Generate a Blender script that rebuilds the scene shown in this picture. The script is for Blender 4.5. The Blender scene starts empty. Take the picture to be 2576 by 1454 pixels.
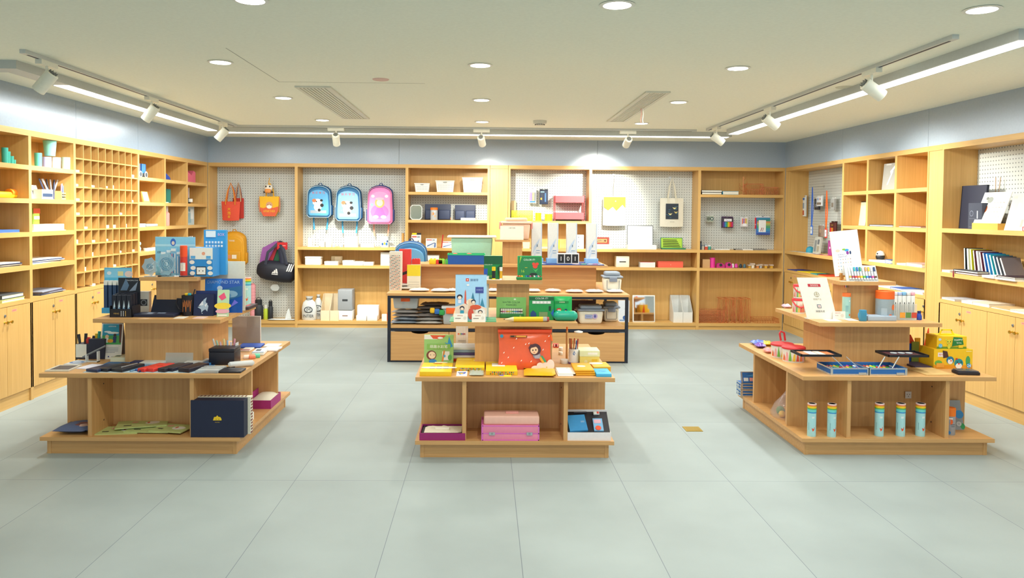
import bpy, bmesh, math, random
from mathutils import Matrix, Vector
random.seed(7)
SC = bpy.context.scene
COL = SC.collection

# ---------------------------------------------------------------- camera, world, exposure
cam_d = bpy.data.cameras.new('camera')
cam = bpy.data.objects.new('camera', cam_d)
COL.objects.link(cam)
cam_d.sensor_width = 36.0
cam_d.lens = 1930.0 * 36.0 / 2576.0
cam_d.shift_x = 34.0 / 2576.0
cam_d.shift_y = -131.0 / 2576.0
cam_d.clip_end = 60
YAW, PITCH, ROLL = 0.01726, 0.03148, 0.00830
_f = Vector((math.sin(YAW) * math.cos(PITCH), math.cos(YAW) * math.cos(PITCH), -math.sin(PITCH)))
_r = Vector((math.cos(YAW), -math.sin(YAW), 0))
_u = _r.cross(_f)
_r2 = math.cos(ROLL) * _r + math.sin(ROLL) * _u
_u2 = -math.sin(ROLL) * _r + math.cos(ROLL) * _u
cam.matrix_world = Matrix(((_r2.x, _u2.x, -_f.x, 0), (_r2.y, _u2.y, -_f.y, 0), (_r2.z, _u2.z, -_f.z, 1.5), (0, 0, 0, 1)))
SC.camera = cam

world = bpy.data.worlds.new('world')
SC.world = world
world.use_nodes = True
world.node_tree.nodes['Background'].inputs[0].default_value = (0.86, 0.95, 1.0, 1)
world.node_tree.nodes['Background'].inputs[1].default_value = 0.8
SC.view_settings.view_transform = 'Standard'
SC.view_settings.look = 'None'
SC.view_settings.gamma = 1.0
SC.view_settings.exposure = 0.37
SC.view_settings.use_curve_mapping = False
SC.cycles.use_denoising = True
SC.cycles.max_bounces = 8
SC.cycles.diffuse_bounces = 4
SC.cycles.transparent_max_bounces = 12
SC.cycles.sample_clamp_indirect = 6.0

DOWN_W, SPOT_W, LED_E = 9.0, 95.0, 6.0       # lamp strengths
XL, XR, YB, H, ZT = -3.551, 3.878, 9.89, 2.44, 2.112
DEP = 0.31                                       # depth of the wall shelving

# ---------------------------------------------------------------- materials
def lin(h):
    h = h.lstrip('#')
    out = []
    for i in (0, 2, 4):
        c = int(h[i:i + 2], 16) / 255
        out.append(c / 12.92 if c <= 0.04045 else ((c + 0.055) / 1.055) ** 2.4)
    return (*out, 1)
MC = {}
def mat(col, rough=0.55, metal=0.0, alpha=1.0, glow=0.0, spec=0.5):
    """a procedural principled material: base colour with a faint fine mottling"""
    if not isinstance(col, str):
        return col
    key = (col, rough, metal, alpha, glow)
    if key in MC:
        return MC[key]
    m = bpy.data.materials.new('surface_%d' % len(MC))
    m.use_nodes = True
    nt = m.node_tree
    b = nt.nodes['Principled BSDF']
    c = lin(col)
    if alpha >= 1 and not glow:
        n = nt.nodes.new('ShaderNodeTexNoise'); n.inputs['Scale'].default_value = 55
        t = nt.nodes.new('ShaderNodeTexCoord'); nt.links.new(t.outputs['Object'], n.inputs['Vector'])
        mx = nt.nodes.new('ShaderNodeMix'); mx.data_type = 'RGBA'
        mx.inputs[6].default_value = tuple(v * 0.94 for v in c[:3]) + (1,)
        mx.inputs[7].default_value = tuple(min(1, v * 1.05) for v in c[:3]) + (1,)
        nt.links.new(n.outputs['Fac'], mx.inputs[0]); nt.links.new(mx.outputs[2], b.inputs['Base Color'])
    else:
        b.inputs['Base Color'].default_value = c
    b.inputs['Roughness'].default_value = rough
    b.inputs['Metallic'].default_value = metal
    b.inputs['Specular IOR Level'].default_value = spec
    b.inputs['Alpha'].default_value = alpha
    if glow:
        b.inputs['Emission Color'].default_value = c
        b.inputs['Emission Strength'].default_value = glow
    m.diffuse_color = c
    MC[key] = m
    return m

def nodes_of(name):
    m = bpy.data.materials.new(name); m.use_nodes = True
    return m, m.node_tree, m.node_tree.nodes['Principled BSDF']

def ramp(nt, fac, stops):
    r = nt.nodes.new('ShaderNodeValToRGB')
    while len(r.color_ramp.elements) < len(stops):
        r.color_ramp.elements.new(0.5)
    for e, (p, c) in zip(r.color_ramp.elements, stops):
        e.position = p; e.color = lin(c)
    nt.links.new(fac, r.inputs[0])
    return r.outputs[0]

def wood(name, dark, mid, light, grain='z', rough=0.42):
    m, nt, b = nodes_of(name)
    t = nt.nodes.new('ShaderNodeTexCoord')
    mp = nt.nodes.new('ShaderNodeMapping')
    mp.inputs['Scale'].default_value = {'z': (38, 38, 0.9), 'x': (0.9, 38, 38)}[grain]
    nt.links.new(t.outputs['Object'], mp.inputs['Vector'])
    n = nt.nodes.new('ShaderNodeTexNoise'); n.inputs['Scale'].default_value = 1.6; n.inputs['Detail'].default_value = 5
    n.inputs['Roughness'].default_value = 0.65
    nt.links.new(mp.outputs[0], n.inputs['Vector'])
    nt.links.new(ramp(nt, n.outputs['Fac'], [(0.3, dark), (0.5, mid), (0.72, light)]), b.inputs['Base Color'])
    b.inputs['Roughness'].default_value = rough
    return m
WOOD = wood('oak_laminate', '#c5955d', '#cf9f66', '#d8ab72')
WOODX = wood('oak_laminate_crosswise', '#c5955d', '#cf9f66', '#d8ab72', 'x')
SHELF = wood('oak_laminate_wall_lit', '#cca05b', '#d5aa65', '#ddb470')  # same oak as the tables, yellow of the wall light put into its colour
SHELFX = wood('oak_laminate_wall_lit_crosswise', '#cca05b', '#d5aa65', '#ddb470', 'x')

def make_floor():
    m, nt, b = nodes_of('floor_tile')
    t = nt.nodes.new('ShaderNodeTexCoord')
    mp = nt.nodes.new('ShaderNodeMapping')
    mp.inputs['Location'].default_value = (1.657 + 0.608 * 8, -4.25 + 1.216 * 6, 0)
    nt.links.new(t.outputs['Object'], mp.inputs['Vector'])
    br = nt.nodes.new('ShaderNodeTexBrick')
    br.offset = 0.0; br.squash = 1.0
    br.inputs['Scale'].default_value = 1.0
    br.inputs['Brick Width'].default_value = 0.608
    br.inputs['Row Height'].default_value = 1.216
    br.inputs['Mortar Size'].default_value = 0.0016
    br.inputs['Mortar Smooth'].default_value = 0.1
    br.inputs['Bias'].default_value = 0.0
    br.inputs['Color1'].default_value = lin('#9ba7a8'); br.inputs['Color2'].default_value = lin('#a1adae')
    br.inputs['Mortar'].default_value = lin('#727d86')
    nt.links.new(mp.outputs[0], br.inputs['Vector'])
    n = nt.nodes.new('ShaderNodeTexNoise'); n.inputs['Scale'].default_value = 1.7; n.inputs['Detail'].default_value = 7
    nt.links.new(t.outputs['Object'], n.inputs['Vector'])
    mx = nt.nodes.new('ShaderNodeMix'); mx.data_type = 'RGBA'; mx.blend_type = 'MULTIPLY'; mx.inputs[0].default_value = 1
    nt.links.new(br.outputs['Color'], mx.inputs[6])
    nt.links.new(ramp(nt, n.outputs['Fac'], [(0.3, '#ececec'), (0.7, '#ffffff')]), mx.inputs[7])
    nt.links.new(mx.outputs[2], b.inputs['Base Color'])
    b.inputs['Roughness'].default_value = 0.5
    b.inputs['Specular IOR Level'].default_value = 0.35
    return m

def peg_mat():
    """painted hardboard with a square grid of punched holes 25 mm apart"""
    m, nt, b = nodes_of('pegboard')
    t = nt.nodes.new('ShaderNodeTexCoord')
    s = nt.nodes.new('ShaderNodeSeparateXYZ'); nt.links.new(t.outputs['Object'], s.inputs[0])
    def mth(op, a, v=None, w=None):
        k = nt.nodes.new('ShaderNodeMath'); k.operation = op
        for i, q in enumerate((a, v, w)):
            if q is None: continue
            if isinstance(q, (int, float)): k.inputs[i].default_value = q
            else: nt.links.new(q, k.inputs[i])
        return k.outputs[0]
    def cell(o):
        return mth('SUBTRACT', mth('FRACT', mth('DIVIDE', o, 0.0335)), 0.5)
    dx, dz = cell(s.outputs[0]), cell(s.outputs[2])
    d = mth('SQRT', mth('ADD', mth('MULTIPLY', dx, dx), mth('MULTIPLY', dz, dz)))
    hole = mth('LESS_THAN', d, 0.16)
    mx = nt.nodes.new('ShaderNodeMix'); mx.data_type = 'RGBA'
    mx.inputs[6].default_value = lin('#cdd2cf'); mx.inputs[7].default_value = lin('#6f7676')
    nt.links.new(hole, mx.inputs[0]); nt.links.new(mx.outputs[2], b.inputs['Base Color'])
    b.inputs['Roughness'].default_value = 0.5
    return m
PEG = peg_mat()

# ---------------------------------------------------------------- mesh builder
TXT = {}
def text_mesh(s, bold=False):
    """outline of a line of text as triangles, height 1, centred on the origin"""
    if (s, bold) in TXT:
        return TXT[(s, bold)]
    cu = bpy.data.curves.new('lettering', 'FONT'); cu.body = s; cu.resolution_u = 2
    if bold: cu.offset = 0.02
    o = bpy.data.objects.new('lettering', cu); COL.objects.link(o)
    dg = bpy.context.evaluated_depsgraph_get(); dg.update()
    me = bpy.data.meshes.new_from_object(o.evaluated_get(dg))
    vs = [(v.co.x, v.co.y) for v in me.vertices]; fs = [tuple(p.vertices) for p in me.polygons]
    bpy.data.objects.remove(o); bpy.data.curves.remove(cu); bpy.data.meshes.remove(me)
    if not vs:
        vs, fs = [(0, 0), (1, 0), (1, 1)], [(0, 1, 2)]
    x0, x1 = min(v[0] for v in vs), max(v[0] for v in vs); y0, y1 = min(v[1] for v in vs), max(v[1] for v in vs)
    h = (y1 - y0) or 1
    r = ([((x - (x0 + x1) / 2) / h, (y - (y0 + y1) / 2) / h) for x, y in vs], fs, (x1 - x0) / h)
    TXT[(s, bold)] = r
    return r

class M:
    def __init__(s):
        s.v, s.f, s.m, s.mats, s.T = [], [], [], [], Matrix()
    def mi(s, m):
        m = mat(m)
        if m not in s.mats: s.mats.append(m)
        return s.mats.index(m)
    def add(s, vs, fs, m):
        k = len(s.v); i = s.mi(m)
        s.v += [s.T @ Vector(p) for p in vs]
        s.f += [tuple(k + a for a in f) for f in fs]; s.m += [i] * len(fs)
        return s
    def box(s, x0, x1, y0, y1, z0, z1, m):
        return s.add([(x0, y0, z0), (x1, y0, z0), (x1, y1, z0), (x0, y1, z0), (x0, y0, z1), (x1, y0, z1), (x1, y1, z1), (x0, y1, z1)],
                     [(0, 3, 2, 1), (4, 5, 6, 7), (0, 1, 5, 4), (1, 2, 6, 5), (2, 3, 7, 6), (3, 0, 4, 7)], m)
    def rb(s, x0, x1, y0, y1, z0, z1, m, r=0.01, seg=3, taper=1.0):
        """box with every edge rounded; taper scales the bottom"""
        bm = bmesh.new(); bmesh.ops.create_cube(bm, size=1)
        sx, sy, sz = x1 - x0, y1 - y0, z1 - z0
        for v in bm.verts:
            k = taper if v.co.z < 0 else 1
            v.co = Vector((v.co.x * sx * k, v.co.y * sy * k, v.co.z * sz))
        bmesh.ops.bevel(bm, geom=bm.edges[:] , offset=min(r, 0.49 * min(sx, sy, sz)), segments=seg, profile=0.5, affect='EDGES')
        c = Vector(((x0 + x1) / 2, (y0 + y1) / 2, (z0 + z1) / 2))
        bm.verts.index_update()
        s.add([v.co + c for v in bm.verts], [tuple(v.index for v in f.verts) for f in bm.faces], m)
        bm.free(); return s
    def lathe(s, prof, m, cx=0, cy=0, seg=20, sx=1.0, sy=1.0):
        """surface of revolution; prof = [(r, z)...] from bottom to top"""
        vs, fs, n = [], [], len(prof)
        for j in range(seg):
            a = 2 * math.pi * j / seg
            for r, z in prof: vs.append((cx + r * math.cos(a) * sx, cy + r * math.sin(a) * sy, z))
        for j in range(seg):
            for i in range(n - 1):
                a, b = j * n + i, ((j + 1) % seg) * n + i
                fs.append((a, b, b + 1, a + 1))
        if prof[0][0] > 1e-5: fs.append(tuple(((seg - 1 - j) * n) for j in range(seg)))
        if prof[-1][0] > 1e-5: fs.append(tuple((j * n + n - 1) for j in range(seg)))
        return s.add(vs, fs, m)
    def cyl(s, cx, cy, z0, z1, r, m, seg=18, r2=None):
        return s.lathe([(r, z0), (r if r2 is None else r2, z1)], m, cx, cy, seg)
    def tube(s, pts, r, m, seg=6, closed=False, flat=1.0):
        pts = [Vector(p) for p in pts]; n = len(pts); vs, fs = [], []
        up0 = None
        for i, p in enumerate(pts):
            a = pts[(i - 1) % n] if (i or closed) else p; b = pts[(i + 1) % n] if (i < n - 1 or closed) else p
            t = (b - a).normalized() if (b - a).length > 1e-9 else Vector((0, 0, 1))
            if up0 is None: up0 = Vector((0, 0, 1)) if abs(t.z) < 0.9 else Vector((0, 1, 0))
            q = t.cross(up0); q = q.normalized() if q.length > 1e-6 else t.cross(Vector((1, 0, 0))).normalized()
            w = q.cross(t).normalized(); up0 = w
            rr = r[i] if isinstance(r, (list, tuple)) else r
            for k in range(seg):
                ang = 2 * math.pi * k / seg + math.pi / seg
                vs.append(p + q * rr * math.cos(ang) + w * rr * flat * math.sin(ang))
        for i in range(n if closed else n - 1):
            for k in range(seg):
                a, b = i * seg + k, i * seg + (k + 1) % seg; c = ((i + 1) % n) * seg
                fs.append((a, b, c + (k + 1) % seg, c + k))
        if not closed:
            fs.append(tuple(reversed(range(seg)))); fs.append(tuple((n - 1) * seg + k for k in range(seg)))
        return s.add(vs, fs, m)
    def prism(s, poly, y0, y1, m):
        """outline in x-z pushed from y0 to y1"""
        n = len(poly)
        vs = [(x, y0, z) for x, z in poly] + [(x, y1, z) for x, z in poly]
        return s.add(vs, [tuple(range(n)), tuple(reversed(range(n, 2 * n)))] + [(i, n + i, n + (i + 1) % n, (i + 1) % n) for i in range(n)], m)
    def slab(s, poly, z0, z1, m):
        """outline in x-y pushed from z0 to z1"""
        n = len(poly)
        vs = [(x, y, z0) for x, y in poly] + [(x, y, z1) for x, y in poly]
        return s.add(vs, [tuple(reversed(range(n))), tuple(range(n, 2 * n))] + [(i, (i + 1) % n, n + (i + 1) % n, n + i) for i in range(n)], m)
    def pillow(s, x0, x1, y0, y1, z0, h, m, nx=8, ny=5, wob=0.0, p=0.35):
        """soft packet lying flat: thin sealed rim, puffed middle"""
        vs, fs = [], []
        for side in (1, -1):
            for j in range(ny + 1):
                for i in range(nx + 1):
                    u, v = i / nx, j / ny
                    k = (max(0, math.sin(math.pi * u)) ** p) * (max(0, math.sin(math.pi * v)) ** p)
                    zz = z0 + h / 2 + side * h / 2 * k + (random.uniform(-wob, wob) if side > 0 and 0 < i < nx and 0 < j < ny else 0)
                    vs.append((x0 + (x1 - x0) * u, y0 + (y1 - y0) * v, max(z0, zz)))
        N = (nx + 1) * (ny + 1)
        for j in range(ny):
            for i in range(nx):
                a = j * (nx + 1) + i
                fs.append((a, a + 1, a + nx + 2, a + nx + 1)); fs.append((N + a, N + a + nx + 1, N + a + nx + 2, N + a + 1))
        return s.add(vs, fs, m)
    def art(s, w, h, items, y=0.0, x0=None, z0=0.0, frame=None):
        """printed marks on an upright face looking towards -y; u, v, sizes run 0..1 over the face"""
        if x0 is None: x0 = -w / 2
        F = frame or Matrix(((1, 0, 0, x0), (0, 0, 1, y), (0, 1, 0, z0), (0, 0, 0, 1)))
        T0 = s.T; s.T = T0 @ F
        for k, it in enumerate(items):
            o = -0.0006 - 0.00025 * k; t = it[0]
            if t == 'r':
                _, u, v, a, b, c = it
                s.add([(u * w, v * h, o), ((u + a) * w, v * h, o), ((u + a) * w, (v + b) * h, o), (u * w, (v + b) * h, o)], [(0, 1, 2, 3)], c)
            elif t == 'e':
                _, u, v, a, b, c = it
                n = 16
                s.add([(u * w + a * h * math.cos(6.2832 * i / n), v * h + b * h * math.sin(6.2832 * i / n), o) for i in range(n)], [tuple(range(n))], c)
            elif t == 'p':
                s.add([(u * w, v * h, o) for u, v in it[1]], [tuple(range(len(it[1])))], it[2])
            elif t == 't':
                _, u, v, hh, st, c = it[:6]
                vs, fs, asp = text_mesh(st)
                sc = hh * h
                if len(it) > 6 and asp * sc > it[6] * w: sx = it[6] * w / asp
                else: sx = sc
                s.add([(u * w + x * sx, v * h + yy * sc, o) for x, yy in vs], fs, c)
        s.T = T0; return s
    def build(s, name, parent=None, smooth=35):
        me = bpy.data.meshes.new(name)
        me.from_pydata([tuple(v) for v in s.v], [], s.f)
        for m in s.mats: me.materials.append(m)
        me.polygons.foreach_set('material_index', s.m)
        me.validate(); me.update()
        if smooth:
            me.polygons.foreach_set('use_smooth', [True] * len(me.polygons))
            me.set_sharp_from_angle(angle=math.radians(smooth))
        o = bpy.data.objects.new(name, me); COL.objects.link(o)
        if parent: o.parent = parent
        return o

def tag(o, label=None, cat=None, group=None, kind=None):
    if label: o['label'] = label
    if cat: o['category'] = cat
    if group: o['group'] = group
    if kind: o['kind'] = kind
    return o
def thing(name, label, cat, loc=(0, 0, 0), rz=0.0, group=None):
    o = bpy.data.objects.new(name, None); COL.objects.link(o)
    o.location = loc; o.rotation_euler = (0, 0, rz); o.empty_display_size = 0.05
    return tag(o, label, cat, group)
def one(m, name, label, cat, loc=(0, 0, 0), rz=0.0, group=None):
    o = m.build(name); o.location = loc; o.rotation_euler = (0, 0, rz)
    return tag(o, label, cat, group)
def struct(name, m):
    o = m.build(name, smooth=0); o['kind'] = 'structure'; return o
def dup(root, loc, label, rz=None, group=None):
    def cp(o, par):
        c = o.copy(); COL.objects.link(c); c.parent = par
        for ch in [k for k in bpy.data.objects if k.parent == o]: cp(ch, c)
        return c
    r = cp(root, None); r.location = loc
    if rz is not None: r.rotation_euler = (0, 0, rz)
    tag(r, label, None, group); return r
LEFT, RIGHT = math.pi / 2, -math.pi / 2

# ---------------------------------------------------------------- the room
CE = mat('#edf1e2', 0.8)
struct('floor', M().box(-4.3, 4.6, -1.6, 10.3, -0.05, 0, make_floor()))
struct('ceiling', M().box(-4.3, 4.6, -1.6, 10.3, H, H + 0.05, CE))
BAND = mat('#a0aebd', 0.27, spec=0.7)
def band_wall(name, a, b, along, fixed, seams, out):
    """painted metal bulkhead above the shelving, with its plaster wall behind"""
    m = M(); g = 0.0015
    cuts = [a] + seams + [b]
    for p, q in zip(cuts[:-1], cuts[1:]):
        if along == 'y': m.box(min(fixed, fixed + out), max(fixed, fixed + out), p + g, q - g, ZT, H, BAND)
        else: m.box(p + g, q - g, fixed, fixed + out, ZT, H, BAND)
    back = '#c9c9c0'
    if along == 'y':
        f = fixed + (DEP + 0.005) * (1 if out > 0 else -1); m.box(min(f, f + out * 3), max(f, f + out * 3), a, b, 0, H, back)
    else: m.box(a - 0.5, b + 0.5, fixed + DEP + 0.005, fixed + DEP + 0.07, 0, H, back)
    return struct(name, m)
band_wall('wall_left', 0.0, YB, 'y', XL, [4.1, 5.42, 6.732, 7.918], -0.02)
band_wall('wall_right', 0.0, YB, 'y', XR, [4.9, 6.687, 8.307], 0.02)
band_wall('wall_back', XL, XR, 'x', YB, [-1.113, 1.437], 0.02)
# access hatch outline in the ceiling
m = M()
m.box(-1.512, -1.507, 4.5, 5.647, H - 0.001, H, '#a5a89a'); m.box(-1.51, -0.45, 5.645, 5.650, H - 0.001, H, '#a5a89a')
struct('trim_1', m)
# brass plate let into the floor
one(M().box(-0.058, 0.058, -0.058, 0.058, 0, 0.003, mat('#b59a45', 0.35, 0.7)).box(-0.045, 0.045, -0.045, 0.045, 0.003, 0.0036, mat('#a98e3c', 0.4, 0.7)),
    'floor_outlet_cover', 'small square brass cover plate set in the grey floor tiles', 'cover plate', (1.458, 5.29, 0))

# ---------------------------------------------------------------- ceiling fittings
DL = []
def downlight(x, y, label):
    t = thing('ceiling_downlight', label, 'ceiling light', (x, y, H), 0, 'round recessed downlights')
    seg, ro, ri = 32, 0.078, 0.063
    M().lathe([(ri, 0.0), (ro, -0.001), (ro + 0.003, -0.004), (ri, -0.006), (ri, 0.0)], mat('#e9e9e0', 0.5), seg=seg).build('trim_ring', t)
    M().cyl(0, 0, -0.004, -0.002, ri, mat('#ffffff', 0.5, glow=14.0), seg).build('diffuser', t)
    l = bpy.data.lights.new('downlight_lamp', 'AREA'); l.shape = 'DISK'; l.size = 0.12; l.energy = DOWN_W; l.color = (1.0, 0.965, 0.86)
    o = bpy.data.objects.new('downlight_lamp', l); COL.objects.link(o); o.parent = t; o.location = (0, 0, -0.008)
    DL.append(t)
rows = [(7.96, 'back row'), (6.43, 'second row from the back'), (4.92, 'third row from the back')]
for y, rn in rows:
    for x, cn in ((-1.685, 'left'), (-0.04, 'middle'), (1.61, 'right')):
        downlight(x, y, 'round white ceiling downlight, %s, %s one' % (rn, cn))
for y, rn in ((3.47, 'row at the top picture edge'), (1.95, 'row nearest the shop entrance')):
    for x, cn in ((-1.055, 'left'), (0.585, 'middle'), (2.243, 'right')):
        downlight(x, y, 'round white ceiling downlight, %s, %s one' % (rn, cn))

def led(name_label, pts, lit, arms=()):
    """surface mounted linear lamp: grey housing, white diffuser"""
    t = thing('linear_light', name_label, 'ceiling light', (pts[0][0], pts[0][1], H), 0)
    ox, oy = pts[0]; W = 0.068
    hm = M(); g = mat('#b9bfbd', 0.45)
    def run(m, a, b, w, z0, z1, mt, ext=0.0):
        (x0, y0), (x1, y1) = a, b
        if abs(x1 - x0) < 1e-6: m.box(x0 - w - ox, x0 + w - ox, min(y0, y1) - ext - oy, max(y0, y1) + ext - oy, z0, z1, mt)
        else: m.box(min(x0, x1) - ext - ox, max(x0, x1) + ext - ox, y0 - w - oy, y0 + w - oy, z0, z1, mt)
    poly = []
    if len(pts) == 2:
        run(hm, pts[0], pts[1], W, -0.055, 0, g, 0)
    else:
        # L-shaped housing as one outline
        (ax, ay), (bx, by), (cx, cy) = pts
        for e in (W, -W):
            if abs(ay - by) < 1e-6: q = [(ax - ox, ay - e - oy), (bx + e - ox, by - e - oy), (cx + e - ox, cy - oy)]
            else: q = [(ax - e - ox, ay - oy), (bx - e - ox, by - e - oy), (cx - ox, cy - e - oy)]
            poly += q if e > 0 else q[::-1]
        hm.slab(poly, -0.055, 0, g)
    hm.build('housing', t, smooth=0)
    dm = M()
    for a, b in lit: run(dm, a, b, 0.052, -0.0575, -0.054, mat('#ffffff', 0.5, glow=LED_E), 0)
    dm.build('diffuser', t, smooth=0)
    for a, b in lit:
        l = bpy.data.lights.new('strip_lamp', 'AREA'); l.shape = 'RECTANGLE'
        dx, dy = abs(b[0] - a[0]), abs(b[1] - a[1])
        l.size = max(dx, 0.12); l.size_y = max(dy, 0.12); l.energy = 8.5 * max(dx, dy); l.color = (0.95, 1.0, 0.97)
        o = bpy.data.objects.new('strip_lamp', l); COL.objects.link(o); o.parent = t
        o.location = ((a[0] + b[0]) / 2 - ox, (a[1] + b[1]) / 2 - oy, -0.06)
led('long white linear lamp with an unlit corner arm, under the ceiling along the left wall', [(-3.5, 5.0), (-3.04, 5.0), (-3.04, 8.62)], [((-3.04, 5.57), (-3.04, 8.6))])
led('long white linear lamp under the ceiling along the back wall', [(-2.98, 8.79), (2.8, 8.79)], [((-2.96, 8.79), (2.77, 8.79))])
led('long white linear lamp under the ceiling along the right wall, bent at its near end', [(2.72, 8.45), (2.72, 3.88), (3.4, 3.88)], [((2.72, 8.42), (2.72, 3.94)), ((2.668, 3.885), (3.38, 3.885))])

def track(label, a, b):
    t = thing('track_rail', label, 'track rail', (a[0], a[1], H), 0, 'lighting track rails')
    dx, dy = b[0] - a[0], b[1] - a[1]; W = 0.018
    g = mat('#c4c9c6', 0.4)
    m = M(); k = M()
    if abs(dx) > abs(dy): m.box(0, dx, -W, W, -0.024, 0, g); k.box(0.05, dx - 0.05, -0.006, 0.006, -0.0255, -0.0235, '#26303c')
    else: m.box(-W, W, 0, dy, -0.024, 0, g); k.box(-0.006, 0.006, 0.05, dy - 0.05, -0.0255, -0.0235, '#26303c')
    m.build('rail', t, smooth=0); k.build('slot', t, smooth=0)
    return t
track('white track rail on the ceiling along the left wall', (-2.735, 4.6), (-2.735, 8.46))
track('white track rail on the ceiling along the back wall', (-2.83, 8.5), (2.33, 8.5))
track('white track rail on the ceiling along the right wall', (2.42, 3.95), (2.42, 8.38))

def spotlight(x, y, tgt, label, power=1.0, size=62, yaw_rail=0.0):
    t = thing('track_spotlight', label, 'spotlight', (x, y, H - 0.024), 0, 'white track spotlights')
    W = mat('#dfe0d2', 0.45)
    if yaw_rail: M().box(-0.09, 0.09, -0.02, 0.02, -0.03, 0, W).build('adapter', t, 0)
    else: M().box(-0.02, 0.02, -0.09, 0.09, -0.03, 0, W).build('adapter', t, 0)
    M().cyl(0, 0, -0.085, -0.03, 0.008, W, 10).build('stem', t)
    d = (Vector(tgt) - Vector((x, y, H - 0.14)))
    hd = bpy.data.objects.new('x', None); d.normalize()
    # the can leans less than the beam: as in the photograph
    q = d.to_track_quat('-Z', 'Y')
    m = M(); m.T = Matrix.Translation((0, 0, -0.115)) @ q.to_matrix().to_4x4()
    m.lathe([(0.0, 0.055), (0.036, 0.055), (0.040, 0.050), (0.040, -0.085), (0.036, -0.088), (0.034, -0.070), (0.0, -0.068)], W, seg=24)
    h = m.build('lamp_head', t)
    m = M(); m.T = Matrix.Translation((0, 0, -0.115)) @ q.to_matrix().to_4x4()
    m.cyl(0, 0, -0.075, -0.071, 0.033, mat('#fffdf0', 0.4, glow=6.0), 20).build('lens', h)
    m = M(); m.T = Matrix.Translation((0, 0, -0.115)) @ q.to_matrix().to_4x4()
    m.cyl(0, 0, 0.055, 0.063, 0.022, '#6b6f6c', 12)
    for i in range(8):
        a = i * math.pi / 4; m.box(math.cos(a) * 0.024 - 0.002, math.cos(a) * 0.024 + 0.002, math.sin(a) * 0.024 - 0.002, math.sin(a) * 0.024 + 0.002, 0.055, 0.068, '#6b6f6c')
    m.build('heat_sink', h)
    bpy.data.objects.remove(hd)
    l = bpy.data.lights.new('spot_lamp', 'SPOT'); l.energy = SPOT_W * power; l.spot_size = math.radians(size); l.spot_blend = 0.75
    l.shadow_soft_size = 0.03; l.color = (1.0, 0.97, 0.86)
    o = bpy.data.objects.new('spot_lamp', l); COL.objects.link(o); o.parent = t
    o.location = Vector((0, 0, -0.115)) + d * 0.10; o.rotation_euler = d.to_track_quat('-Z', 'Y').to_euler()
LS = 'white cylindrical track spotlight aimed at the %s wall, %s'
spotlight(-2.735, 4.85, (-3.55, 4.85, 1.35), LS % ('left', 'the nearest of three'), 0.9, 84)
spotlight(-2.735, 6.35, (-3.55, 6.40, 1.3), LS % ('left', 'the middle one of three'), 0.95, 84)
spotlight(-2.735, 8.05, (-3.55, 7.95, 1.35), LS % ('left', 'the farthest of three'), 0.95, 84)
spotlight(-1.65, 8.5, (-1.75, 9.9, 1.0), LS % ('back', 'above the blue school backpacks'), 1.4, 52, 1)
spotlight(-0.05, 8.5, (0.16, 9.9, 1.5), LS % ('back', 'the middle one of three'), 1.2, 58, 1)
spotlight(1.57, 8.5, (1.45, 9.9, 1.65), LS % ('back', 'above the tote bags'), 2.0, 54, 1)
spotlight(2.42, 8.05, (3.88, 8.1, 1.3), LS % ('right', 'the farthest of three'), 0.9, 78)
spotlight(2.42, 6.54, (3.88, 6.70, 1.3), LS % ('right', 'the middle one of three'), 1.3, 78)
spotlight(2.42, 4.81, (3.88, 4.81, 1.3), LS % ('right', 'the nearest of three'), 0.9, 78)

def vent(x, y, w, d, label):
    t = thing('ceiling_vent', label, 'air vent', (x, y, H), 0, 'slatted ceiling vents')
    W = mat('#d3d4c6', 0.5)
    m = M(); b = 0.028
    m.box(-w/2, w/2, -d/2, -d/2 + b, -0.012, 0, W).box(-w/2, w/2, d/2 - b, d/2, -0.012, 0, W)
    m.box(-w/2, -w/2 + b, -d/2 + b, d/2 - b, -0.012, 0, W).box(w/2 - b, w/2, -d/2 + b, d/2 - b, -0.012, 0, W)
    m.build('vent_frame', t, 0)
    M().box(-w/2 + b, w/2 - b, -d/2 + b, d/2 - b, -0.002, -0.0005, '#8f948e').build('duct_opening', t, 0)
    for i in range(8):
        cx = -w/2 + b + (w - 2*b) * (i + 0.5) / 8; m = M()
        m.box(cx - 0.36 * (w - 2*b) / 8, cx + 0.36 * (w - 2*b) / 8, -d/2 + b, d/2 - b, -0.009, -0.004, W)
        m.build('slat', t, 0)
vent(-1.305, 6.79, 0.27, 1.95, 'long slatted white air vent in the left half of the ceiling')
vent(1.315, 6.83, 0.19, 1.9, 'long slatted white air vent in the right half of the ceiling')
m = M()
for i in range(2):
    m.tube([(i * 0.018, 0, 0), (i * 0.018 + 0.004, 0, -0.05), (i * 0.018 - 0.003, 0, -0.1), (i * 0.018 + 0.002, 0, -0.13)], 0.004, ('#c98a80', '#f0e8e0')[i], 4, flat=0.3)
one(m, 'ribbon', 'red and white ribbon strips hanging from the right ceiling vent', 'ribbon', (1.36, 6.75, H - 0.0125))
t = thing('smoke_detector', 'small white smoke detector on the ceiling near the back wall', 'smoke detector', (0.546, 7.83, H))
M().lathe([(0.0, -0.05), (0.045, -0.048), (0.05, -0.034), (0.068, -0.03), (0.07, 0)], mat('#cfd0c4', 0.5), seg=24).build('housing', t)
m = M()
for i in range(14):
    a = i * 2 * math.pi / 14; m.box(math.cos(a) * 0.047 - 0.004, math.cos(a) * 0.047 + 0.004, math.sin(a) * 0.047 - 0.004, math.sin(a) * 0.047 + 0.004, -0.046, -0.036, '#2d2f30')
m.build('smoke_slots', t)
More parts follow.
